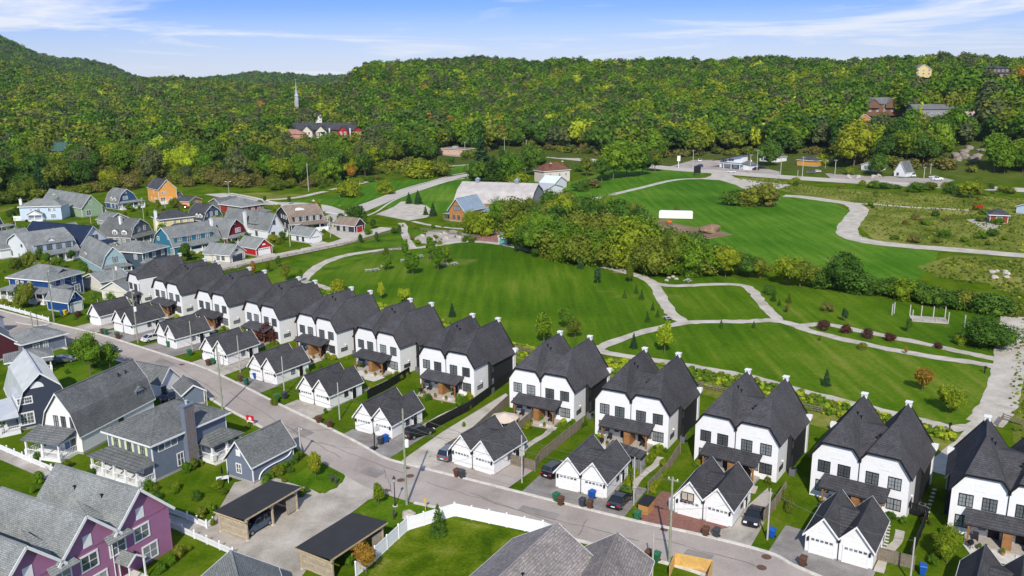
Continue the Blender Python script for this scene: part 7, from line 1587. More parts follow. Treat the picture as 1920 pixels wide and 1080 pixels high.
hill_house('green-roofed chalet alone in the left woods', (107,306), 20, 12, 5, 9, 'side', M_chalet, MP('green_metal_roof', (.05,.11,.09), .5), 12, 3, 3)
hill_house('white mansion wall glimpsed through trees near the steeple', (594,232), 9, 10, 7, 9, 'side', M_whites, M_rdark, 0, 2, 3, floors=2)
hill_house('russet-roofed house below the red townhouse row', (534,268), 26, 12, 4, 7, 'hip', MS('rose_brick', (.45,.22,.15), .3), MR('terracotta_shingles', (.36,.19,.14), (.42,.24,.18)), 0, 3, 5)
# red and cream hillside townhouses: one block, six gabled bays
p0 = GT(615, 262); t = thing('townhouse_row', 'hillside row of attached cream and red townhouses with black roofs', 'townhouse', (p0.x, p0.y, p0.z - 1), R(-14))
mcream = MS('cream_townhouse_siding', (.58,.55,.45), .3); mred = MS('red_townhouse_siding', (.33,.02,.02), .3)
q = MB(); q.box(-32, 30, 3, 14, -3, 8); q.build('walls', M_chalet, t); q = MB(); q.slab([(-33,2,8),(31,2,8),(31,8.5,12.5),(-33,8.5,12.5)],.3); q.slab([(-33,8.5,12.5),(31,8.5,12.5),(31,15,8),(-33,15,8)],.3); q.build('roof', M_rdark, t)
for i, (x, m) in enumerate([(-28,mcream),(-16,mcream),(-5,mcream),(12,mred),(24,mred)]):
    q = MB(); prism(q, [(x-4,-3),(x+4,-3),(x+4,7),(x,10.5),(x-4,7)], 0, 4); o = q.build('gabled_bay', m, t); q = MB(); q.slab([(x-4.6,-.6,6.6),(x,-.6,10.8),(x,9,10.8),(x-4.6,9,6.6)],.25); q.slab([(x,-.6,10.8),(x+4.6,-.6,6.6),(x+4.6,9,6.6),(x,9,10.8)],.25); q.build('bay_roof', M_rdark, o)
    for z in (1, 4.5):
        for xx in (-1.6, 1.6):
            a, g_ = win_mesh(1.3, 1.8, 2, 1, .2, M_trim); w_ = link(a, 'window', t, (x + xx, -.02, z)); link(g_, 'pane', w_)
for x in (1, 17): q = MB(); q.box(x-.4,x+.4,1,2,-3,9); q.build('white_pilaster', M_trim, t)
# steeple
p = GT(559, 224); h = HT(p, 559, 152); t = thing('church_steeple', 'slender silver church steeple rising above the left woods', 'steeple', (p.x, p.y, p.z)); ms_ = MP('silver_spire', (.42,.45,.50), .4, .1, metal=.2)
q = MB(); q.box(-1.8,1.8,-1.8,1.8,-2,h*.5); q.build('tower', M_stone, t); q = MB(); q.lathe((0,0,h*.5), [(1.9,0),(1.7,h*.10),(2.1,h*.11),(1.2,h*.17)], 8); q.build('belfry', ms_, t); q = MB(); q.lathe((0,0,h*.67), [(1.1,0),(.7,h*.07),(.08,h*.33)], 8); q.build('spire', ms_, t); q = MB(); q.bar((0,0,h),(0,0,h+2),.15); q.bar((-.6,0,h+1.3),(.6,0,h+1.3),.15); q.build('cross', ms_, t)

# ================================================================== TREES
GREENS = {
 'fresh': MLEAF('leaves_fresh_green', [(.06,.135,.008),(.085,.175,.010),(.12,.21,.012),(.17,.25,.016)]),
 'deep': MLEAF('leaves_deep_green', [(.038,.09,.010),(.052,.115,.012),(.07,.14,.014),(.095,.165,.016)]),
 'grey': MLEAF('leaves_grey_green', [(.07,.095,.035),(.09,.12,.04),(.12,.14,.045),(.10,.13,.03)]),
 'olive': MLEAF('leaves_olive', [(.075,.115,.012),(.11,.15,.014),(.15,.185,.018),(.20,.20,.025)]),
 'gold': MLEAF('leaves_yellow_green', [(.13,.20,.010),(.17,.24,.012),(.23,.28,.015),(.31,.31,.02)], .35),
 'lime': MLEAF('leaves_lime', [(.28,.38,.02),(.38,.46,.025),(.5,.53,.04)], .4),
 'rust': MLEAF('leaves_orange', [(.24,.16,.02),(.36,.20,.03),(.48,.23,.04)], .3),
 'brown': MLEAF('leaves_russet_brush', [(.10,.11,.022),(.15,.13,.03),(.13,.15,.025)], .1),
 'wine': MLEAF('leaves_burgundy', [(.06,.02,.018),(.09,.03,.025),(.07,.05,.03)], .2),
 'spruce': MLEAF('needles_dark_spruce', [(.018,.052,.016),(.028,.07,.02),(.04,.09,.026)], .05),
}
M_bark = MP('bark', (.14,.105,.08), .9, .3, 3); M_barkp = MP('pale_bark', (.36,.32,.27), .9, .3, 3)
def crown_mesh(name, shape, seed, nleaf, leaf, mat, R0=4.0, H0=8.0, z0=2.5):
    """clumps of small leaf faces over lumpy lobes; about 2*nleaf triangles"""
    rs = np.random.default_rng(seed); V = []; Fc = []
    if shape == 'spruce':
        nl = 13; cen = []; rad = []
        for k in range(nl):
            f = k / nl; rr = R0 * (1 - f) ** .85
            m = max(4, int(9 * (1 - f)))
            for j in range(m):
                a = 2*math.pi*(j + rs.random()*.6)/m + k; cen.append((math.cos(a)*rr*.62, math.sin(a)*rr*.62, z0 + H0*f)); rad.append((rr*.42 + .12, rr*.42 + .12, H0/nl*.62 + .08))
    else:
        n = {'round': 16, 'tall': 15, 'bush': 13, 'wide': 24}[shape]; cen = []; rad = []
        for k in range(n):
            while True:
                p = rs.uniform(-1, 1, 3)
                if .25 < np.linalg.norm(p) < 1: break
            s = .34 + .22*rs.random()
            if shape == 'tall': c = (p[0]*R0*.62, p[1]*R0*.62, z0 + H0*(.5 + .42*p[2])); tp = 1 - .45*abs(.5 + .42*p[2] - .35)
            elif shape == 'bush': c = (p[0]*R0*.68, p[1]*R0*.68, z0 + H0*(.38 + .36*p[2])); tp = 1
            elif shape == 'wide': c = (p[0]*R0*.75, p[1]*R0*.75, z0 + H0*(.48 + .36*p[2])); tp = .85
            else: c = (p[0]*R0*.64, p[1]*R0*.64, z0 + H0*(.5 + .38*p[2])); tp = 1
            cen.append(c); rad.append((R0*s*tp*1.05, R0*s*tp*1.05, H0*s*tp*.62))
        cen.append((0, 0, z0 + H0*.45)); rad.append((R0*.6, R0*.6, H0*.4))
    cen = np.array(cen); rad = np.array(rad); wgt = rad[:, 0]*rad[:, 2]; wgt = wgt/wgt.sum()
    # solid cores so that the crown is not see-through everywhere
    ico = bmesh.new(); bmesh.ops.create_icosphere(ico, subdivisions=1 if shape == 'spruce' else 2, radius=1); iv = np.array([v.co[:] for v in ico.verts]); iff = [tuple(v.index for v in f.verts) for f in ico.faces]; ico.free()
    for c, r in zip(cen, rad):
        if shape == 'spruce' and rs.random() < .3: continue
        b = len(V); q = iv * r * .66 * (1 + rs.normal(0, .09, (len(iv), 1))) + c; V += q.tolist(); Fc += [tuple(b + i for i in f) for f in iff]
    idx = rs.choice(len(cen), nleaf, p=wgt)
    d = rs.normal(size=(nleaf, 3)); d /= np.linalg.norm(d, axis=1, keepdims=True); d[:, 2] = np.where(d[:, 2] < -.45, -d[:, 2], d[:, 2])
    P = cen[idx] + d * rad[idx] * rs.uniform(.68, 1.2, (nleaf, 1))
    nrm = d + rs.normal(0, .62, (nleaf, 3)) + np.array([0, 0, .25]); nrm /= np.linalg.norm(nrm, axis=1, keepdims=True)
    t1 = np.cross(nrm, rs.normal(size=(nleaf, 3))); t1 /= np.linalg.norm(t1, axis=1, keepdims=True); t2 = np.cross(nrm, t1)
    s = leaf * rs.uniform(.55, 1.25, (nleaf, 1)); 
    q = np.stack([P - t1*s, P - t2*s*.6 + nrm*s*.15, P + t1*s, P + t2*s*.7], 1).reshape(-1, 3)
    b = len(V); V += q.tolist(); Fc += [(b + 4*i, b + 4*i + 1, b + 4*i + 2, b + 4*i + 3) for i in range(nleaf)]
    me = bpy.data.meshes.new(name); me.from_pydata(V, [], Fc); me.materials.append(mat); return me
def trunk_mesh(name, shape, seed, mat, R0, H0, z0):
    rs = random.Random(seed); mb = MB(); top = z0 + H0*.55; r = .22 if shape != 'spruce' else .18
    pts = [Vector((0,0,-.4)), Vector((rs.uniform(-.1,.1), rs.uniform(-.1,.1), z0*.6)), Vector((rs.uniform(-.3,.3), rs.uniform(-.3,.3), z0 + H0*.25)), Vector((rs.uniform(-.3,.3), rs.uniform(-.3,.3), top))]
    for i in range(3): mb.tube(pts[i], pts[i+1], r*(1 - .27*i), r*(1 - .27*(i+1)), 7)
    if shape != 'spruce':
        for k in range(5):
            a = k*1.3 + rs.random(); s = pts[1].lerp(pts[3], .2 + .14*k); e = s + Vector((math.cos(a)*R0*.55, math.sin(a)*R0*.55, H0*.22)); mb.tube(s, e, r*.42, r*.12, 5)
    return mb.mesh(name, mat)
TP = {}
def tree_proto(shape, colr, var, big):
    key = (shape, colr, var, big)
    if key not in TP:
        R0, H0, z0 = {'round': (4.2,7.6,2.6), 'tall': (2.9,9.2,2.2), 'bush': (4.2,6.6,0.1), 'wide': (5.0,8.8,1.5), 'spruce': (2.7,9.6,.35)}[shape]
        n = {0: 620, 1: 2000, 2: 4600}[big]; lf = {0: .72, 1: .36, 2: .21}[big]
        if shape == 'spruce': n = int(n * .9); lf *= .7
        sd_ = hash((shape, var)) % 1000 if False else {'round':1,'tall':2,'bush':3,'wide':4,'spruce':5}[shape]*100 + var*7
        TP[key] = (crown_mesh('crown', shape, sd_, n, lf, GREENS[colr], R0, H0, z0), trunk_mesh('trunk', shape, sd_, M_bark, R0, H0, z0), z0 + H0, R0)
    return TP[key]
NAMES = {'round': 'leafy_tree', 'tall': 'leafy_tree', 'bush': 'shrub', 'wide': 'leafy_tree', 'spruce': 'spruce_tree'}
trng = random.Random(11)
def tree(label, p, h, shape='round', colr='fresh', big=1, wid=1.0, group=None, var=None, cat=None, rz=None, trunk=True, name=None):
    var = trng.randrange(3) if var is None else var
    cm, tm, H0, R0 = tree_proto(shape, colr, var, big); s = h / H0
    t = thing(name or NAMES[shape], label, cat or ('shrub' if shape == 'bush' else 'tree'), tuple(p), trng.uniform(0, 6.28) if rz is None else rz, group); t.scale = (s*wid, s*wid, s)
    link(cm, 'crown', t)
    if shape != 'bush' and trunk: link(tm, 'trunk', t)
    return t
def ptree(label, base, top, shape='round', colr='fresh', big=1, wid=1.0, terrain=False, **k):
    p = GT(*base) if terrain else G(*base); h = HT(p, base[0], top); 
    return tree(label, p, h, shape, colr, big, wid, **k)

# park trees, from the survey of the photograph
PT = [
 ((727,507),482,'round','fresh','leafy young tree at the left of the oval lawn, lower of two'),((725,488),464,'tall','olive','olive young tree at the left of the oval lawn, upper of two'),
 ((760,483),449,'tall','fresh','young tree beside the path at the left end of the oval lawn'),((774,515),476,'round','fresh','young tree with a pale soil ring on the left lawn'),
 ((808,489),445,'tall','fresh','tallest tree of the clump on the oval lawn'),((821,507),460,'tall','fresh','front tree of the clump on the oval lawn'),((837,494),457,'tall','fresh','right-hand tree of the clump on the oval lawn'),
 ((715,561),531,'tall','lime','lime yellow young tree rising behind the roofs, left one'),((758,570),540,'round','lime','lime yellow young tree rising behind the roofs, right one'),
 ((848,594),567,'spruce','spruce','small dark spruce on the oval lawn behind the roofs'),((968,473),453,'tall','spruce','small dark tree beside the green kiosk path'),((1003,483),465,'round','deep','small round tree on the upper edge of the oval lawn'),
 ((1088,504),480,'spruce','spruce','small dark spruce on the upper edge of the oval lawn'),((1120,533),500,'tall','spruce','dark narrow tree on the right of the oval lawn'),((1181,530),498,'tall','olive','slim young tree near the trodden path'),
 ((1171,559),541,'spruce','deep','tiny spruce, left of the trio on the oval lawn'),((1193,550),532,'spruce','deep','tiny spruce, top of the trio on the oval lawn'),((1203,562),541,'spruce','deep','tiny spruce, right of the trio on the oval lawn'),
 ((1224,582),566,'spruce','deep','tiny spruce, top of the lower trio by the path fork'),((1233,595),578,'spruce','deep','tiny spruce, right of the lower trio by the path fork'),((1214,604),583,'spruce','deep','tiny spruce, left of the lower trio by the path fork'),
 ((1020,645),586,'tall','fresh','taller leafy tree behind the duplexes, left of the bushy one'),((1060,616),579,'round','fresh','bushy young tree on the lower lawn'),((1078,635),600,'round','olive','olive young tree right of the bushy one'),
 ((1246,662),604,'tall','lime','bright lime tree in the corner of two paths'),((1188,653),624,'spruce','spruce','small spruce left of the bright lime tree'),((1252,522),498,'round','fresh','young tree among pale stones by the grove'),
 ((1139,496),467,'bush','deep','dark bush against the grove edge'),
 ((476,515),488,'tall','rust','rusty young tree by the rail fence'),((503,510),490,'tall','olive','small young tree right of the rusty one'),((536,527),489,'tall','olive','olive-gold young tree behind the roofs'),((522,501),480,'tall','deep','slim dark young tree on the lane verge'),
 ((676,456),438,'tall','deep','small dark tree on the lane verge, left'),((707,454),434,'tall','deep','small dark tree on the lane verge, right'),((739,438),426,'bush','deep','low bush near the lane end'),((750,440),422,'tall','deep','slim tree where the lane meets the path'),
 ((564,528),505,'tall','fresh','slim tree at the start of the loop path'),
 ((1444,552),531,'bush','deep','dark low bush at the upper right lawn'),((1450,565),545,'spruce','deep','small spruce below the dark low bush'),((1461,573),560,'spruce','deep','tiny spruce right of the small spruce'),((1479,568),548,'spruce','olive','sparse young tree right of the tiny spruce'),((1476,587),569,'tall','brown','brownish sapling on the right lawn'),
 ((1552,584),564,'bush','brown','brown-green bush on the right lawn'),((1583,603),578,'tall','spruce','dark narrow tree on the right lawn'),((1546,618),598,'bush','wine','burgundy bush between the paths, first from left'),((1586,624),605,'bush','wine','burgundy bush between the paths, second from left'),((1627,633),613,'bush','wine','burgundy bush between the paths, third from left'),((1668,639),622,'bush','wine','burgundy bush between the paths, fourth from left'),((1759,653),640,'bush','wine','small burgundy bush between the paths, farthest right'),
 ((1703,623),598,'tall','deep','dark sapling on the lawn left of the pavilion'),((1616,655),640,'bush','olive','olive shrub below the long path'),((1549,723),691,'spruce','spruce','dark spruce on the lower right lawn'),
 ((1729,734),690,'round','rust','orange autumn tree on the lower right lawn'),((1779,774),722,'wide','gold','yellow-green spreading young tree on the lower right lawn'),((1800,646),625,'bush','gold','yellowish bush left of the big round bush'),((1352,615),598,'spruce','deep','tiny spruce where three paths meet'),((1537,640),628,'tall','olive','thin sapling below the long path, left'),((1698,664),650,'tall','rust','thin reddish sapling below the long path'),
 ((1413,615),601,'spruce','deep','tiny spruce right of the triangular lawn'),
 # yards and street
 ((170,702),630,'round','fresh','round maple on the corner lawn by the street'),((140,678),640,'tall','deep','smaller dark tree left of the round maple'),((207,694),648,'round','fresh','leafy tree beside the dark car at the corner lawn'),((100,640),615,'bush','deep','bush by the corner lantern'),
 ((592,896),846,'tall','gold','yellow-green young tree on the triangular corner lawn'),((710,948),907,'tall','gold','slim yellow-green tree left of the lantern post'),((822,1003),945,'spruce','deep','bushy green pine in the white fence corner'),((687,1075),1020,'round','rust','orange-green shrub tree beside the carport and white fence'),
 ((348,748),718,'tall','fresh','bright young tree behind the blue-grey hipped house'),((862,772),738,'tall','fresh','young tree in the yard left of the paved footpath'),((1775,1056),992,'round','gold','golden yellow tree in front of the last duplex'),
 ((505,640),600,'bush','wine','dark red shrub before a white porch'),((214,562),538,'bush','fresh','green bush by the pair of poles'),((424,640),628,'bush','gold','yellow flowering bush at a porch'),
]
for b, tp, sh, co, lab in PT:
    ptree(lab, b, tp, sh, co, 1 if (b[1] - tp) < 60 else 2)
ptree('big round dark green bush at the right end of the lawn', (1846,652), 592, 'bush', 'deep', 2, 1.35)
ptree('big broad grove tree leaning over the trodden path', (1262,514), 436, 'wide', 'olive', 2)
# grove: individual crowns of the dark wood in the park
GROVE = [((906,440),396,'gold'),((936,438),380,'gold'),((962,440),378,'olive'),((984,462),398,'gold'),((1000,452),392,'deep'),((1015,470),405,'olive'),((1040,455),382,'deep'),((1035,430),378,'olive'),((1062,440),372,'gold'),((1055,480),405,'gold'),((1085,470),398,'olive'),((1080,430),374,'deep'),((1105,445),380,'deep'),((1108,490),420,'gold'),((1130,470),400,'olive'),((1135,440),382,'deep'),((1160,455),384,'deep'),((1150,492),418,'olive'),((1175,470),398,'gold'),((1190,500),412,'gold'),((1188,450),392,'deep'),((1205,475),402,'deep'),((1230,505),432,'gold'),((1215,515),445,'olive'),((1275,505),432,'gold'),((1300,515),440,'olive'),((1245,480),428,'deep'),((1290,490),432,'deep')]
GROVE += [((u, v), v - dv, c) for u, v, dv, c in [q if q[1] < 480 else (q[0], q[1] - 6, q[2] - 6, q[3]) for q in [(992,474,52,'deep'),(1008,478,56,'gold'),(1035,488,60,'olive'),(1062,494,60,'gold'),(1092,500,62,'olive'),(1122,502,62,'gold'),(1145,506,60,'olive'),(1210,498,62,'gold'),(1248,514,64,'olive'),(1285,520,62,'deep'),(1312,522,55,'olive'),(1100,415,50,'deep'),(1060,412,48,'olive'),(1140,422,52,'deep'),(1165,430,52,'deep'),(1185,438,52,'olive'),(1030,408,45,'deep')]]]
GROVE = [(b, tp, 'fresh' if (k % 4 == 1) else c) for k, (b, tp, c) in enumerate(GROVE)]
GL = {'fresh': 'fresh green', 'gold': 'yellow-green', 'olive': 'olive', 'deep': 'dark green'}
for i, (b, tp, co) in enumerate(GROVE):
    ptree('%s tree in the %s row of the grove, %s' % (GL[co], 'front' if b[1] > 484 else ('middle' if b[1] > 452 else 'rear'), 'by the green kiosk' if b[0] < 1000 else ('toward the old barn side' if b[0] < 1075 else ('at the middle of the grove' if b[0] < 1165 else ('left of the trodden path' if b[0] < 1205 else 'right of the trodden path')))), b, tp - 4, 'bush' if b[1] > 484 or i % 3 == 0 else 'wide', co, 2 if i % 2 else 1, 1.02, group='%s trees of the grove' % GL[co])
for i, (b, tp, co, lab) in enumerate([((884,440),396,'gold','low yellow-green tree at the left end of the grove by the barn'),((992,405),370,'olive','olive tree right in front of the barn end wall')]): ptree(lab, b, tp, 'wide', co, 2)
# hedgerow across the right side
HR = [((1345,510),462,'deep'),((1360,520),465,'gold'),((1385,512),470,'olive'),((1405,520),478,'deep'),((1425,522),485,'olive'),((1478,535),482,'gold'),((1500,538),488,'olive'),((1522,538),497,'olive'),((1542,540),500,'deep'),((1578,546),478,'deep'),((1600,548),500,'deep'),((1632,552),525,'deep'),((1652,555),522,'deep'),((1672,555),520,'deep'),((1692,560),515,'gold'),((1722,562),526,'deep'),((1745,570),532,'deep'),((1768,575),538,'deep'),((1792,578),540,'deep'),((1815,582),542,'olive'),((1838,586),545,'deep'),((1860,588),546,'deep'),((1882,590),552,'deep'),((1900,592),560,'olive')]
for i, (b, tp, co) in enumerate(HR):
    sh = 'wide' if tp < 500 else 'bush'; ptree('%s %s of the hedgerow, %s' % ({'deep':'dark green','gold':'yellow-green','olive':'olive'}[co], 'tree' if sh == 'wide' else 'shrub', 'at its left end by the field' if b[0] < 1440 else ('above the upper gravel path' if b[0] < 1620 else ('left of the pavilion frame' if b[0] < 1720 else ('behind the pavilion frame' if b[0] < 1800 else 'at its right end')))), b, tp, sh, co, 1, 1.15, group='hedgerow trees' if sh == 'wide' else 'hedgerow shrubs')
# standalone trees in the fields
for b, tp, sh, co, lab, wd in [((1378,384),352,'bush','deep','dark bush at the left of the field clump',1.3),((1402,386),346,'bush','olive','olive bush in the middle of the field clump',1.1),((1428,387),340,'wide','olive','olive tree at the right of the field clump',1.15),((1443,386),352,'bush','brown','brown-green bush at the right end of the field clump',1.1),
    ((656,369),332,'bush','gold','round yellow-green willow on the bank, left one',1.1),((724,364),334,'bush','gold','round yellow-green willow on the bank, right one',1.0),((790,333),292,'bush','gold','big yellow-green willow by the curving road',1.4),((820,331),296,'bush','olive','olive half of the big willow by the curving road',1.2),
    ((767,382),360,'spruce','spruce','small spruce on the roadside lawn, left one',1.2),((784,383),356,'spruce','spruce','small spruce on the roadside lawn, right one',1.2),((798,403),386,'spruce','deep','small spruce by the wooden barn, left one',1.2),((812,405),380,'spruce','spruce','small spruce by the wooden barn, right one',1.2),((668,408),383,'bush','deep','dark bush by the black garage',1.2),((685,420),404,'tall','deep','slim dark tree by the black garage',1.0),
    ((903,335),255,'spruce','spruce','tall dark spruce behind the old barn',1.25),((925,345),290,'spruce','deep','second dark spruce behind the old barn',1.6),((893,345),300,'wide','deep','dark tree at the left of the barn spruces',1.0),
    ((952,342),287,'wide','fresh','broad maple right of the tall barn spruce',1.2),((975,352),322,'bush','gold','bright yellow-green bush behind the barn',1.2),((1003,330),276,'wide','deep','dark maple left of the farmhouse',1.0),((1012,328),285,'round','gold','golden-orange maple beside the farmhouse',.9),((985,322),270,'tall','deep','dark narrow tree behind the barn maple',1.0),
    ((1090,358),335,'bush','deep','dark bush right of the white farm sheds',1.3),((1110,352),330,'bush','brown','low brown bush right of the farm sheds',1.4),((1268,405),388,'wide','olive','young thin tree in front of the white trailer',.9),
    ((1128,340),300,'round','deep','dark tree at the left of the clump by the far field',1.2),((1150,336),272,'wide','fresh','bright maple of the clump by the far field',1.1),((1175,332),262,'wide','fresh','tallest green maple of the clump by the far field',1.1),((1205,328),285,'wide','deep','dark maple of the clump by the far field',1.1),((1228,322),280,'round','olive','olive maple at the right end of the far clump',1.1),((1100,330),296,'round','olive','grey-green tree between farmhouse and clump',1.1),
    ((1647,330),290,'wide','deep','round dark tree hiding the white cottage',1.2),((1537,313),285,'bush','gold','round bright yellow tree by the highway stand',1.1),((1600,318),232,'wide','gold','tall golden maple left of the cottage',1.1),((1440,312),262,'wide','deep','tall dark tree by the diner bungalow',1.0),
    ((128,312),276,'wide','gold','bright yellow tree in front of the green-roofed chalet',1.2),((1745,356),340,'bush','olive','shrub between highway and meadow, left',1.6),((1818,372),338,'wide','gold','broad yellow-green shrub tree below the highway at right',1.4),((1790,364),345,'bush','deep','dark shrub right of the highway shrub',1.5),((1720,360),340,'bush','fresh','fresh green shrub below the highway',1.6),((1640,352),336,'bush','fresh','small green shrub below the cottage',1.6),((1660,354),340,'bush','deep','dark shrub below the cottage',1.6)]:
    ptree(lab, b, tp, sh, co, 1, wd)
# garden shrubs
gs = random.Random(21)
for lab, pts in {
 'green garden shrub beside the blue-grey garage hedge': [(500+i*9, 903-i*6) for i in range(8)],
 'garden shrub along the path of the umbrella garage lot': [(1010,790),(1060,800),(1068,806),(940,795)],
 'flowering shrub in the bed behind the lean-to garage': [(1180,905),(1190,895),(1200,884),(1210,872),(1222,862),(1235,852),(1178,920),(1184,935),(1170,930)],
 'golden shrub of the hedge at the red driveway': [(1222,925),(1229,916),(1236,906),(1243,897),(1250,888)],
 'green shrub in the patio garden of a duplex': [(572,700),(640,715),(655,700),(675,690),(700,735),(745,715),(842,738),(880,745),(600,690),(515,760),(610,775),(870,800)],
 'shrub at the foot of a village house': [(60,440),(75,445),(40,450),(250,395),(262,392),(445,470),(455,465),(530,455),(560,468),(355,485),(372,490),(350,500),(190,575),(165,600),(500,470),(24,420),(620,425),(590,440),(40,500),(24,508)],
 'shrub in the garden of the violet townhouses': [(300,1075),(320,1060),(335,1045),(350,1035),(75,905),(62,925),(280,920)],
 'shrub beside the grey hipped house': [(365,880),(378,872),(350,886),(330,920),(395,960),(300,950),(290,962),(500,910)],
 'shrub near the second garage from the right': [(1470,935),(1480,950),(1745,985),(1750,1010),(1760,1040),(1480,960),(1750,1060)],
 'dark shrub on the rock garden rim': [(785,432),(812,428),(830,426),(862,424),(880,430),(798,436),(755,425)],
 'shrub beside the far carport': [(565,930),(575,925),(660,1000),(655,1060),(400,985)],
}.items():
    for u, v in pts:
        co = 'gold' if 'golden' in lab or 'flowering' in lab and gs.random() < .6 else gs.choice(['fresh','deep','fresh','olive','gold'])
        tree(lab, G(u, v), gs.uniform(.9, 1.9), 'bush', co, 1, gs.uniform(.55, .8), group=lab + 's')

DSH = ['far single-gabled house', 'second white duplex from the far end', 'third white duplex from the far end', 'fourth white duplex from the far end', 'middle white duplex of the row', 'duplex left of the black board fence', 'duplex left of the paved footpath', 'duplex with the beige umbrella', 'duplex with the small garden shed', 'duplex behind the red driveway', 'duplex beside the stepping stones', 'duplex cut by the right edge']
for (x, y), k in GARDEN:
    co = gs.choice(['fresh','deep','olive','gold','fresh','lime'])
    tree('%s garden plant in the yard of the %s' % ({'fresh':'fresh green','deep':'dark green','olive':'olive','gold':'yellow-green','lime':'lime yellow'}[co], DSH[k]), (x, y, 0), gs.uniform(.5, 1.4), 'bush', co, 1, gs.uniform(.6, .9), group='garden plants of the white duplexes', name='garden_plant', cat='garden plant')
for q in POTS:
    o = link(tree_proto('bush', 'fresh', 0, 1)[0], 'plant', q, (0, 0, .38)); o.scale = (.07, .07, .08)
for b, tp, sh, co, lab in [((497,380),367,'tall','deep','slim young tree by the village road, left one'),((543,383),368,'tall','deep','slim young tree by the village road, right one'),((597,402),374,'tall','gold','pale slender tree right of the charcoal gambrel'),((600,412),388,'tall','fresh','slender green tree near the brown porch'),((430,377),366,'bush','deep','dark bush under the two-headed street light'),((343,356),345,'bush','gold','yellow bush by the orange house'),((243,398),382,'round','fresh','small tree before the ocean blue gambrel'),((283,440),428,'round','fresh','round tree between the grey and teal gambrels'),((352,487),470,'round','deep','leafy bush tree by the teal house porch'),((530,452),435,'round','deep','dark garden tree behind the white lane garage'),((512,455),438,'bush','gold','golden bush by the white gabled house'),((558,446),432,'round','fresh','garden tree left of the white lane garage'),((620,420),405,'tall','olive','olive sapling by the side road'),((640,412),398,'bush','deep','bush at the side road corner'),((700,428),412,'round','deep','round dark tree above the lane end'),((690,440),428,'bush','fresh','green bush beside the black garage drive'),((215,415),402,'round','olive','small olive tree in the green yard'),((55,450),432,'round','fresh','garden tree left of the navy roof'),((90,452),440,'bush','olive','olive bush left of the navy roof'),((20,455),440,'bush','gold','golden bush by the navy cottage'),((635,545),520,'bush','gold','weedy bush behind the white duplex roofs'),((900,340),312,'bush','olive','olive bush at the foot of the dark spruces'),((870,300),284,'round','fresh','fresh green tree beside the pink building'),((1060,330),312,'round','deep','dark tree right of the pale farmhouse'),((1085,322),306,'bush','fresh','bush right of the pale farmhouse'),((940,300),276,'tall','deep','dark tree behind the highway bend'),((845,306),292,'bush','deep','dark scrub below the pink building'),((1590,328),312,'bush','gold','golden bush left of the white cottage')]:
    ptree(lab, b, tp, sh, co, 1, 1.1)
for i in range(34):
    u, v = gs.uniform(772, 900), gs.uniform(420, 459)
    tree('low plant in and around the rock garden', G(u, v), gs.uniform(.6, 1.7), 'bush', gs.choice(['fresh','deep','olive','gold','brown']), 1, gs.uniform(.8, 1.2), group='plants of the rock garden', name='rock_garden_plant', cat='garden plant')
for i in range(30):
    u = gs.uniform(600, 800); v = 357 - (u - 600)*.19 + gs.uniform(-5, 3)
    tree('scrubby bush on the bank at the foot of the woods', G(u, v), gs.uniform(1.6, 4.0), 'bush', gs.choice(['fresh','deep','olive','gold','brown']), 1, gs.uniform(.9, 1.3), group='scrub on the bank', name='scrub_bush', cat='bush')
def free(p, m=.8):
    for x, y, an, w_, d_ in FOOT:
        dx, dy = p.x - x, p.y - y; a = dx*math.cos(an) + dy*math.sin(an); b = -dx*math.sin(an) + dy*math.cos(an)
        if -m < a < w_ + m and -m - 1.6 < b < d_ + m: return False
    return True
def inside(u, v, poly):
    k = False; j = len(poly) - 1
    for i in range(len(poly)):
        (xi, yi), (xj, yj) = poly[i], poly[j]
        if (yi > v) != (yj > v) and u < (xj - xi)*(v - yi)/(yj - yi) + xi: k = not k
        j = i
    return k
VP = [(0,405),(130,385),(270,385),(350,392),(500,392),(600,405),(615,425),(600,455),(520,470),(440,488),(380,500),(300,500),(230,560),(150,600),(95,600),(60,585),(0,570)]
n1_ = n2_ = 0
for i in range(1500):
    u, v = gs.uniform(0, 615), gs.uniform(385, 600)
    if not inside(u, v, VP): continue
    p = G(u, v)
    if not free(p): continue
    if n1_ < 55 and gs.random() < .4 and free(p, 1.8):
        n1_ += 1; tree('small garden tree beside the ' + near_house(p), p, gs.uniform(3.0, 5.6), gs.choice(['round','tall','wide']), gs.choice(['fresh','deep','olive','gold','fresh']), 1, gs.uniform(.8, 1.1), group='garden trees of the village', name='garden_tree')
    elif n2_ < 150:
        n2_ += 1; tree('garden bush beside the ' + near_house(p), p, gs.uniform(.7, 2.0), 'bush', gs.choice(['fresh','deep','olive','gold','fresh','wine']), 1, gs.uniform(.7, 1.2), group='garden bushes of the village', name='garden_bush', cat='bush')
YP = [(160,640),(283,700),(470,795),(560,850),(560,905),(440,905),(400,985),(330,960),(280,930),(120,900),(0,840),(0,700),(70,690)]
n3_ = 0
for i in range(900):
    u, v = gs.uniform(0, 570), gs.uniform(640, 985)
    if not inside(u, v, YP): continue
    p = G(u, v)
    if n3_ < 60 and free(p, .5): n3_ += 1; tree('garden bush by the ' + near_house(p), p, gs.uniform(.5, 1.5), 'bush', gs.choice(['fresh','deep','olive','gold']), 1, gs.uniform(.7, 1.2), group='garden bushes of the lower left yards', name='yard_bush', cat='bush')
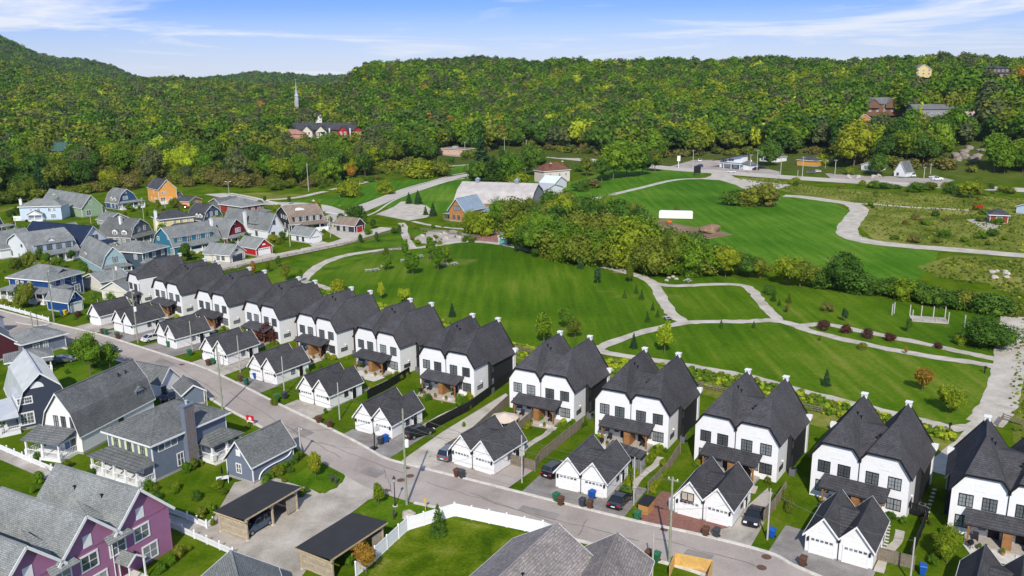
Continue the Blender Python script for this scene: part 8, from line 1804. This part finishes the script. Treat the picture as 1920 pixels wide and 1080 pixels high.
# bushes standing free in the meadow
for i in range(46):
    u, v = gs.uniform(1630, 1915), gs.uniform(362, 462)
    if v > 392 + (u - 1630)*-.02 and u < 1660: continue
    tree('low bush standing in the rough meadow', G(u, v), gs.uniform(1.2, 2.8), 'bush', gs.choice(['fresh','deep','olive','olive','gold','brown']), 1, gs.uniform(.9, 1.5), group='bushes of the rough meadow', name='meadow_bush', cat='bush')
for i in range(26):
    u = gs.uniform(1440, 1915); v = 346 + (u - 1440)*.028 + gs.uniform(-4, 5)
    tree('bush on the verge below the highway', G(u, v), gs.uniform(1.5, 3.6), 'bush', gs.choice(['fresh','deep','olive','gold']), 1, gs.uniform(.9, 1.5), group='bushes on the highway verge')
# ================================================================== WOODS
def scatter(name, label, P, protos):
    """one stuff object: P rows x, y, z, scale, rot, width, proto index"""
    me = bpy.data.meshes.new(name); me.from_pydata(P[:, :3].tolist(), [], [])
    for an, c, ty in (('sc', 3, 'FLOAT'), ('rot', 4, 'FLOAT'), ('wd', 5, 'FLOAT'), ('idx', 6, 'INT')):
        a = me.attributes.new(an, ty, 'POINT'); a.data.foreach_set('value', P[:, c].astype(np.int32 if ty == 'INT' else np.float32))
    o = link(me, name); o['kind'] = 'stuff'; o['label'] = label
    g = bpy.data.node_groups.new(name + '_scatter', 'GeometryNodeTree'); g.interface.new_socket('Geometry', in_out='INPUT', socket_type='NodeSocketGeometry'); g.interface.new_socket('Geometry', in_out='OUTPUT', socket_type='NodeSocketGeometry')
    gi = g.nodes.new('NodeGroupInput'); go = g.nodes.new('NodeGroupOutput'); jn = g.nodes.new('GeometryNodeJoinGeometry')
    def att(n, ty): a = g.nodes.new('GeometryNodeInputNamedAttribute'); a.data_type = ty; a.inputs['Name'].default_value = n; return a.outputs['Attribute']
    S, Ro, Wd, I = att('sc', 'FLOAT'), att('rot', 'FLOAT'), att('wd', 'FLOAT'), att('idx', 'INT')
    mm = g.nodes.new('ShaderNodeMath'); mm.operation = 'MULTIPLY'; g.links.new(S, mm.inputs[0]); g.links.new(Wd, mm.inputs[1])
    cs = g.nodes.new('ShaderNodeCombineXYZ'); g.links.new(mm.outputs[0], cs.inputs[0]); g.links.new(mm.outputs[0], cs.inputs[1]); g.links.new(S, cs.inputs[2])
    cr = g.nodes.new('ShaderNodeCombineXYZ'); g.links.new(Ro, cr.inputs[2])
    for k, ob in enumerate(protos):
        oi = g.nodes.new('GeometryNodeObjectInfo'); oi.inputs['Object'].default_value = ob; oi.inputs['As Instance'].default_value = True; oi.transform_space = 'ORIGINAL'
        cm = g.nodes.new('FunctionNodeCompare'); cm.data_type = 'INT'; cm.operation = 'EQUAL'; g.links.new(I, cm.inputs[2]); cm.inputs[3].default_value = k
        ip = g.nodes.new('GeometryNodeInstanceOnPoints'); g.links.new(gi.outputs[0], ip.inputs['Points']); g.links.new(cm.outputs[0], ip.inputs['Selection']); g.links.new(oi.outputs['Geometry'], ip.inputs['Instance']); g.links.new(cr.outputs[0], ip.inputs['Rotation']); g.links.new(cs.outputs[0], ip.inputs['Scale'])
        g.links.new(ip.outputs[0], jn.inputs[0])
    g.links.new(jn.outputs[0], go.inputs[0]); m = o.modifiers.new('scatter', 'NODES'); m.node_group = g; return o
rn = np.random.default_rng(3)
def jitter(x0, x1, y0, y1, s):
    X, Y = np.meshgrid(np.arange(x0, x1, s), np.arange(y0, y1, s)); X = X.ravel() + rn.uniform(-.48, .48, X.size)*s; Y = Y.ravel() + rn.uniform(-.48, .48, Y.size)*s; return X, Y
def fbm(x, y, s):
    return (np.sin(x*s + 1.3*np.sin(y*s*.7)) + np.sin(y*s*1.3 + 2 + 1.1*np.sin(x*s*.9)) + .5*np.sin((x + y)*s*2.3) + .5*np.sin((x - y)*s*3.1 + 1))/3
EX = np.array([-900, -300, 0,   60,  130, 200, 300, 340, 420, 520, 600, 640, 700, 750, 800, 850, 890, 930, 1000, 1100, 1240, 1260, 1330, 1400, 1470, 1560, 1600, 1700, 1760, 1920, 2300, 3000.])
EY = np.array([402,  400, 388, 380, 370, 362, 350, 350, 350, 356, 352, 342, 328, 320, 306, 300, 296, 276, 279,  290,  300,  296,  292,  291,  294,  292,  306,  320,  318,  338,  345,  360.])
CLEAR = [(612,272,80,19),(552,276,34,9),(848,296,36,20),(812,262,24,9),(1375,305,42,14),(1440,297,20,9),(1660,246,44,32),(1752,250,42,30),(1812,246,24,20),(1618,264,22,22),(1730,165,26,26),(1872,166,42,26),(105,312,34,20),(600,242,18,12),(1430,318,35,12),(1510,322,30,12),(1375,320,50,16),(1660,338,50,12),(1845,294,88,22),(640,270,34,6),(960,283,34,7),(1455,216,12,9),(1893,214,13,8)]
def woods_points(D0, D1, s, hscale):
    x0, x1 = -D1*.78, D1*.80; X, Y = jitter(x0, x1, 250, D1, s); D = np.hypot(X, Y); k = (D >= D0) & (D < D1) & (Y > 100); X, Y, D = X[k], Y[k], D[k]
    Z = TZ(X, Y); U, V = to_px(X, Y, Z); 
    k = (U > -560) & (U < 2480) & (V < np.interp(U, EX, EY)); X, Y, Z, U, V, D = (a[k] for a in (X, Y, Z, U, V, D))
    k = np.ones(len(X), bool)
    for u, v, ru, rv in CLEAR: k &= ~(((U - u)/ru)**2 + ((V - v)/rv)**2 < 1)
    return tuple(a[k] for a in (X, Y, Z, U, V, D))
def dress(X, Y, Z, U, V, D, kinds):
    """species and size by place: low autumn scrub above the village, tall maples under the right hill"""
    n = len(X); f = fbm(X, Y, .012) + rn.normal(0, .5, n); c = rn.random(n); left = np.clip((760 - U)/300, 0, 1); scrub = left*np.clip((V - 235)/50, 0, 1)*(U > -600)
    scrub = np.where((U < 170), scrub*.25, scrub)
    h = np.where(rn.random(n) < scrub*.85, rn.uniform(3.2, 8, n), rn.uniform(8.5, 17, n)); h = np.where((left < .2) & (D < 640), rn.uniform(12, 21, n), h)
    # kinds: 0 round deep,1 round fresh,2 wide olive,3 wide gold,4 spruce,5 bush brown,6 tall fresh,7 rust,8 bush olive,9 round deep b,10 round fresh b, 11 round gold b
    I = np.where(c < .20, 0, np.where(c < .38, 9, np.where(c < .62, 1, np.where(c < .84, 10, np.where(c < .93, 2, 3)))))
    I = np.where((f > .72) & (c > .35), np.where(rn.random(n) < .5, 3, 11), I); I = np.where((f < -.6) & (c < .8), np.where(rn.random(n) < .5, 0, 9), I)
    r2 = rn.random(n); I = np.where((left > .3) & (r2 < .26) & (D < 1700), 2, I); I = np.where((left > .3) & (r2 > .9) & (D < 1500), 4, I)
    I = np.where((scrub > .4) & (h < 8), np.where(r2 < .30, 5, np.where(r2 < .62, 8, np.where(r2 < .82, 2, 3))), I)
    edge = np.interp(U, EX, EY) - V; e2 = (edge < 7) & (D < 800) & (rn.random(n) < .75); h = np.where(e2, rn.uniform(3.5, 7, n), h); I = np.where(e2, np.where(rn.random(n) < .6, 8, 5), I)
    I = np.where((rn.random(n) < .002) & (D < 1000), 7, I); I = np.where((rn.random(n) < .03) & (left < .5), 4, I)
    I = np.where((D > 1700) & ((I == 3) | (I == 11)), 2, I); I = np.where((D > 1700) & (rn.random(n) < .5), 0, I)
    r3 = rn.random(n); I = np.where((r3 < .14) & (I != 5) & (I != 8), 12, I); I = np.where((r3 > .985) & (D < 1300) & (h > 8), 13, I)
    wd = np.where((I == 5) | (I == 8), 1.3, np.where(I == 4, .95, 1.0))*rn.uniform(.85, 1.18, n)
    return h, I, wd
KIND = [('round','deep',0),('round','fresh',0),('wide','olive',0),('wide','gold',0),('spruce','spruce',0),('bush','brown',0),('tall','fresh',1),('round','rust',1),('bush','olive',1),('wide','deep',1),('wide','fresh',2),('round','gold',2),('round','grey',1),('wide','lime',0)]
WLAB = ['dark green tree','green maple','olive tree','yellow-green tree','dark spruce','russet bush','slim green tree','orange autumn tree','olive bush','broad dark green tree','broad green maple','golden maple','grey-green tree','bright lime maple']
SB = [70, 160, 265, 345, 430, 510, 580, 660, 740, 820, 900, 1060, 1200, 1300, 1400, 1480, 1560, 1640, 1720, 1800]
SIDES = ['behind the ice blue house', 'below the green-roofed chalet', 'behind the sage green house', 'behind the orange house', 'above the dry grass bank', 'right of the two-headed street light', 'left of the tall scrub pole', 'above the left willow', 'above the right willow', 'behind the double willow', 'around the pink building', 'behind the dark spruces', 'at the highway bend', 'left of the white roadside sign', 'behind the diner', 'behind the bungalow by the diner', 'behind the yellow-orange stand', 'above the white cottage', 'behind the triangular cottage', 'left of the rock outcrops', 'at the right edge by the rock outcrops']
def woods():
    A = woods_points(360, 900, 6.9, 1); h, I, wd = dress(*A, KIND); X, Y, Z, U, V, D = A
    inview = (U > 0) & (U < 1920)
    vis = np.argsort(np.where(inview, D - h*4, 1e9)); near = set(vis[:280].tolist()) if len(vis) > 280 else set(vis.tolist())
    protos = {}
    for i in vis[:280]:
        sh, co, va = KIND[I[i]]; side = SIDES[int(np.clip(np.searchsorted(SB, U[i]), 0, len(SIDES) - 1))]
        t = tree('%s at the wood edge %s' % (WLAB[I[i]], side), (X[i], Y[i], Z[i] - .2), float(h[i]), sh, co, 1, float(wd[i]), group='%s at the wood edge' % (WLAB[I[i]] + ('es' if WLAB[I[i]].endswith('bush') else 's')), var=va, rz=float(rn.uniform(0, 6.28)))
    # the rest as one wood; its crowns are instances of crowns standing in the scene
    for k, (sh, co, va) in enumerate(KIND):
        tm = GT(250 + k*105, 205 if k < 6 else 185); t = tree('%s standing in the middle of the wooded slopes below the ridge' % WLAB[k], tm, 13, sh, co, 0, 1.1, var=va, group='trees in the middle of the wooded slopes'); protos[k] = t.children[0]
    rest = np.array([i not in near for i in range(len(X))])
    R_ = [np.stack([X[rest], Y[rest], Z[rest] - .5, h[rest], rn.uniform(0, 6.28, rest.sum()), wd[rest], I[rest]], 1)]
    for D0, D1, s, hs in ((900, 1500, 8.6, 1.1), (1500, 2200, 11.0, 1.3), (2200, 3300, 14.5, 1.7)):
        B = woods_points(D0, D1, s, hs); h2, I2, w2 = dress(*B, KIND); R_.append(np.stack([B[0], B[1], B[2] - 1.5, np.maximum(h2, 9)*hs, rn.uniform(0, 6.28, len(h2)), w2*1.05, I2], 1))
    P = np.concatenate(R_); 
    Hs = np.array([tree_proto(sh, co, va, 0)[2] for sh, co, va in KIND]); P[:, 3] = P[:, 3]/Hs[P[:, 6].astype(int)]
    print('woods instances', len(P)); scatter('woodland', 'mixed early-autumn forest covering the hills', P, [protos[k] for k in range(len(KIND))])
woods()
# weeds and flowers of the rough strips: tufts as stuff
def in_poly(X, Y, poly):
    k = np.zeros(len(X), bool); n = len(poly); j = n - 1
    for i in range(n):
        xi, yi = poly[i]; xj, yj = poly[j]; c = ((yi > Y) != (yj > Y)) & (X < (xj - xi)*(Y - yi)/(yj - yi + 1e-12) + xi); k ^= c; j = i
    return k
def tuft_proto(label, co, px, h, leaf=.09):
    me = crown_mesh('tuft', 'bush', 77, 130, leaf, GREENS[co], .8, 1.0, 0.0); p = G(*px); o = link(me, 'weed_clump', loc=p); return tag(o, label, 'weed clump')
T0 = tuft_proto('green weed clump in the goldenrod strip', 'fresh', (1120,690), 1); T1 = tuft_proto('yellow goldenrod clump in the strip behind the duplexes', 'lime', (1130,694), 1); T2 = tuft_proto('olive weed clump in the strip behind the duplexes', 'olive', (1110,684), 1)
def weeds(name, label, px, s, hr, mix):
    poly = [tuple(G(*p)[:2]) for p in px]; xs = [p[0] for p in poly]; ys = [p[1] for p in poly]; X, Y = jitter(min(xs), max(xs), min(ys), max(ys), s); k = in_poly(X, Y, poly) & (rn.random(len(X)) < .86); X, Y = X[k], Y[k]; n = len(X)
    c = rn.random(n) + fbm(X, Y, .12)*.35; I = np.where(c < mix[0], 0, np.where(c < mix[0] + mix[1], 2, 1)); P = np.stack([X, Y, np.zeros(n), rn.uniform(*hr, n), rn.uniform(0, 6.28, n), rn.uniform(.55, 1.1, n), I], 1); print(name, n); scatter(name, label, P, [T0, T1, T2])
weeds('goldenrod_strip', 'tall weeds and yellow goldenrod behind the duplexes', [(500,553),(590,540),(660,560),(800,594),(960,645),(1110,680),(1180,678),(1296,692),(1408,713),(1532,746),(1650,776),(1720,793),(1780,808),(1790,830),(1700,815),(1500,768),(1300,722),(1130,700),(960,668),(780,610),(600,572)], .68, (.35, 1.05), (.40, .3))
weeds('meadow_weeds', 'low rough growth of the meadow below the highway', [(1540,352),(1920,372),(2000,385),(2000,468),(1920,472),(1700,455),(1645,448),(1620,425),(1640,395),(1600,376),(1500,362),(1400,340),(1370,332),(1450,335)], 2.0, (.2, .75), (.42, .56))
weeds('edge_weeds', 'dry weeds along the right edge of the park', [(1907,600),(1990,600),(1990,840),(1905,820),(1890,770)], 1.2, (.2, .6), (.3, .66))
weeds('field_weeds', 'brush and weeds beside the pale gravel track', [(1730,505),(1790,482),(1990,494),(2000,560),(1900,562),(1850,535),(1770,525)], 1.6, (.3, .9), (.42, .55))
# ---------------- air
def haze():
    mb = MB(); mb.box(-5200, 5200, -600, 5600, -2, 260); m = bpy.data.materials.new('haze'); m.use_nodes = True; t = m.node_tree; t.nodes.clear()
    o = N(t, 'ShaderNodeOutputMaterial'); v = N(t, 'ShaderNodeVolumePrincipled'); v.inputs['Density'].default_value = .00004; v.inputs['Color'].default_value = (.72,.84,1.0,1); v.inputs['Anisotropy'].default_value = .2
    L(t, v.outputs[0], o.inputs['Volume']); h = mb.build('haze', m); h['kind'] = 'stuff'; h['label'] = 'thin blue haze of the far hills'
haze()
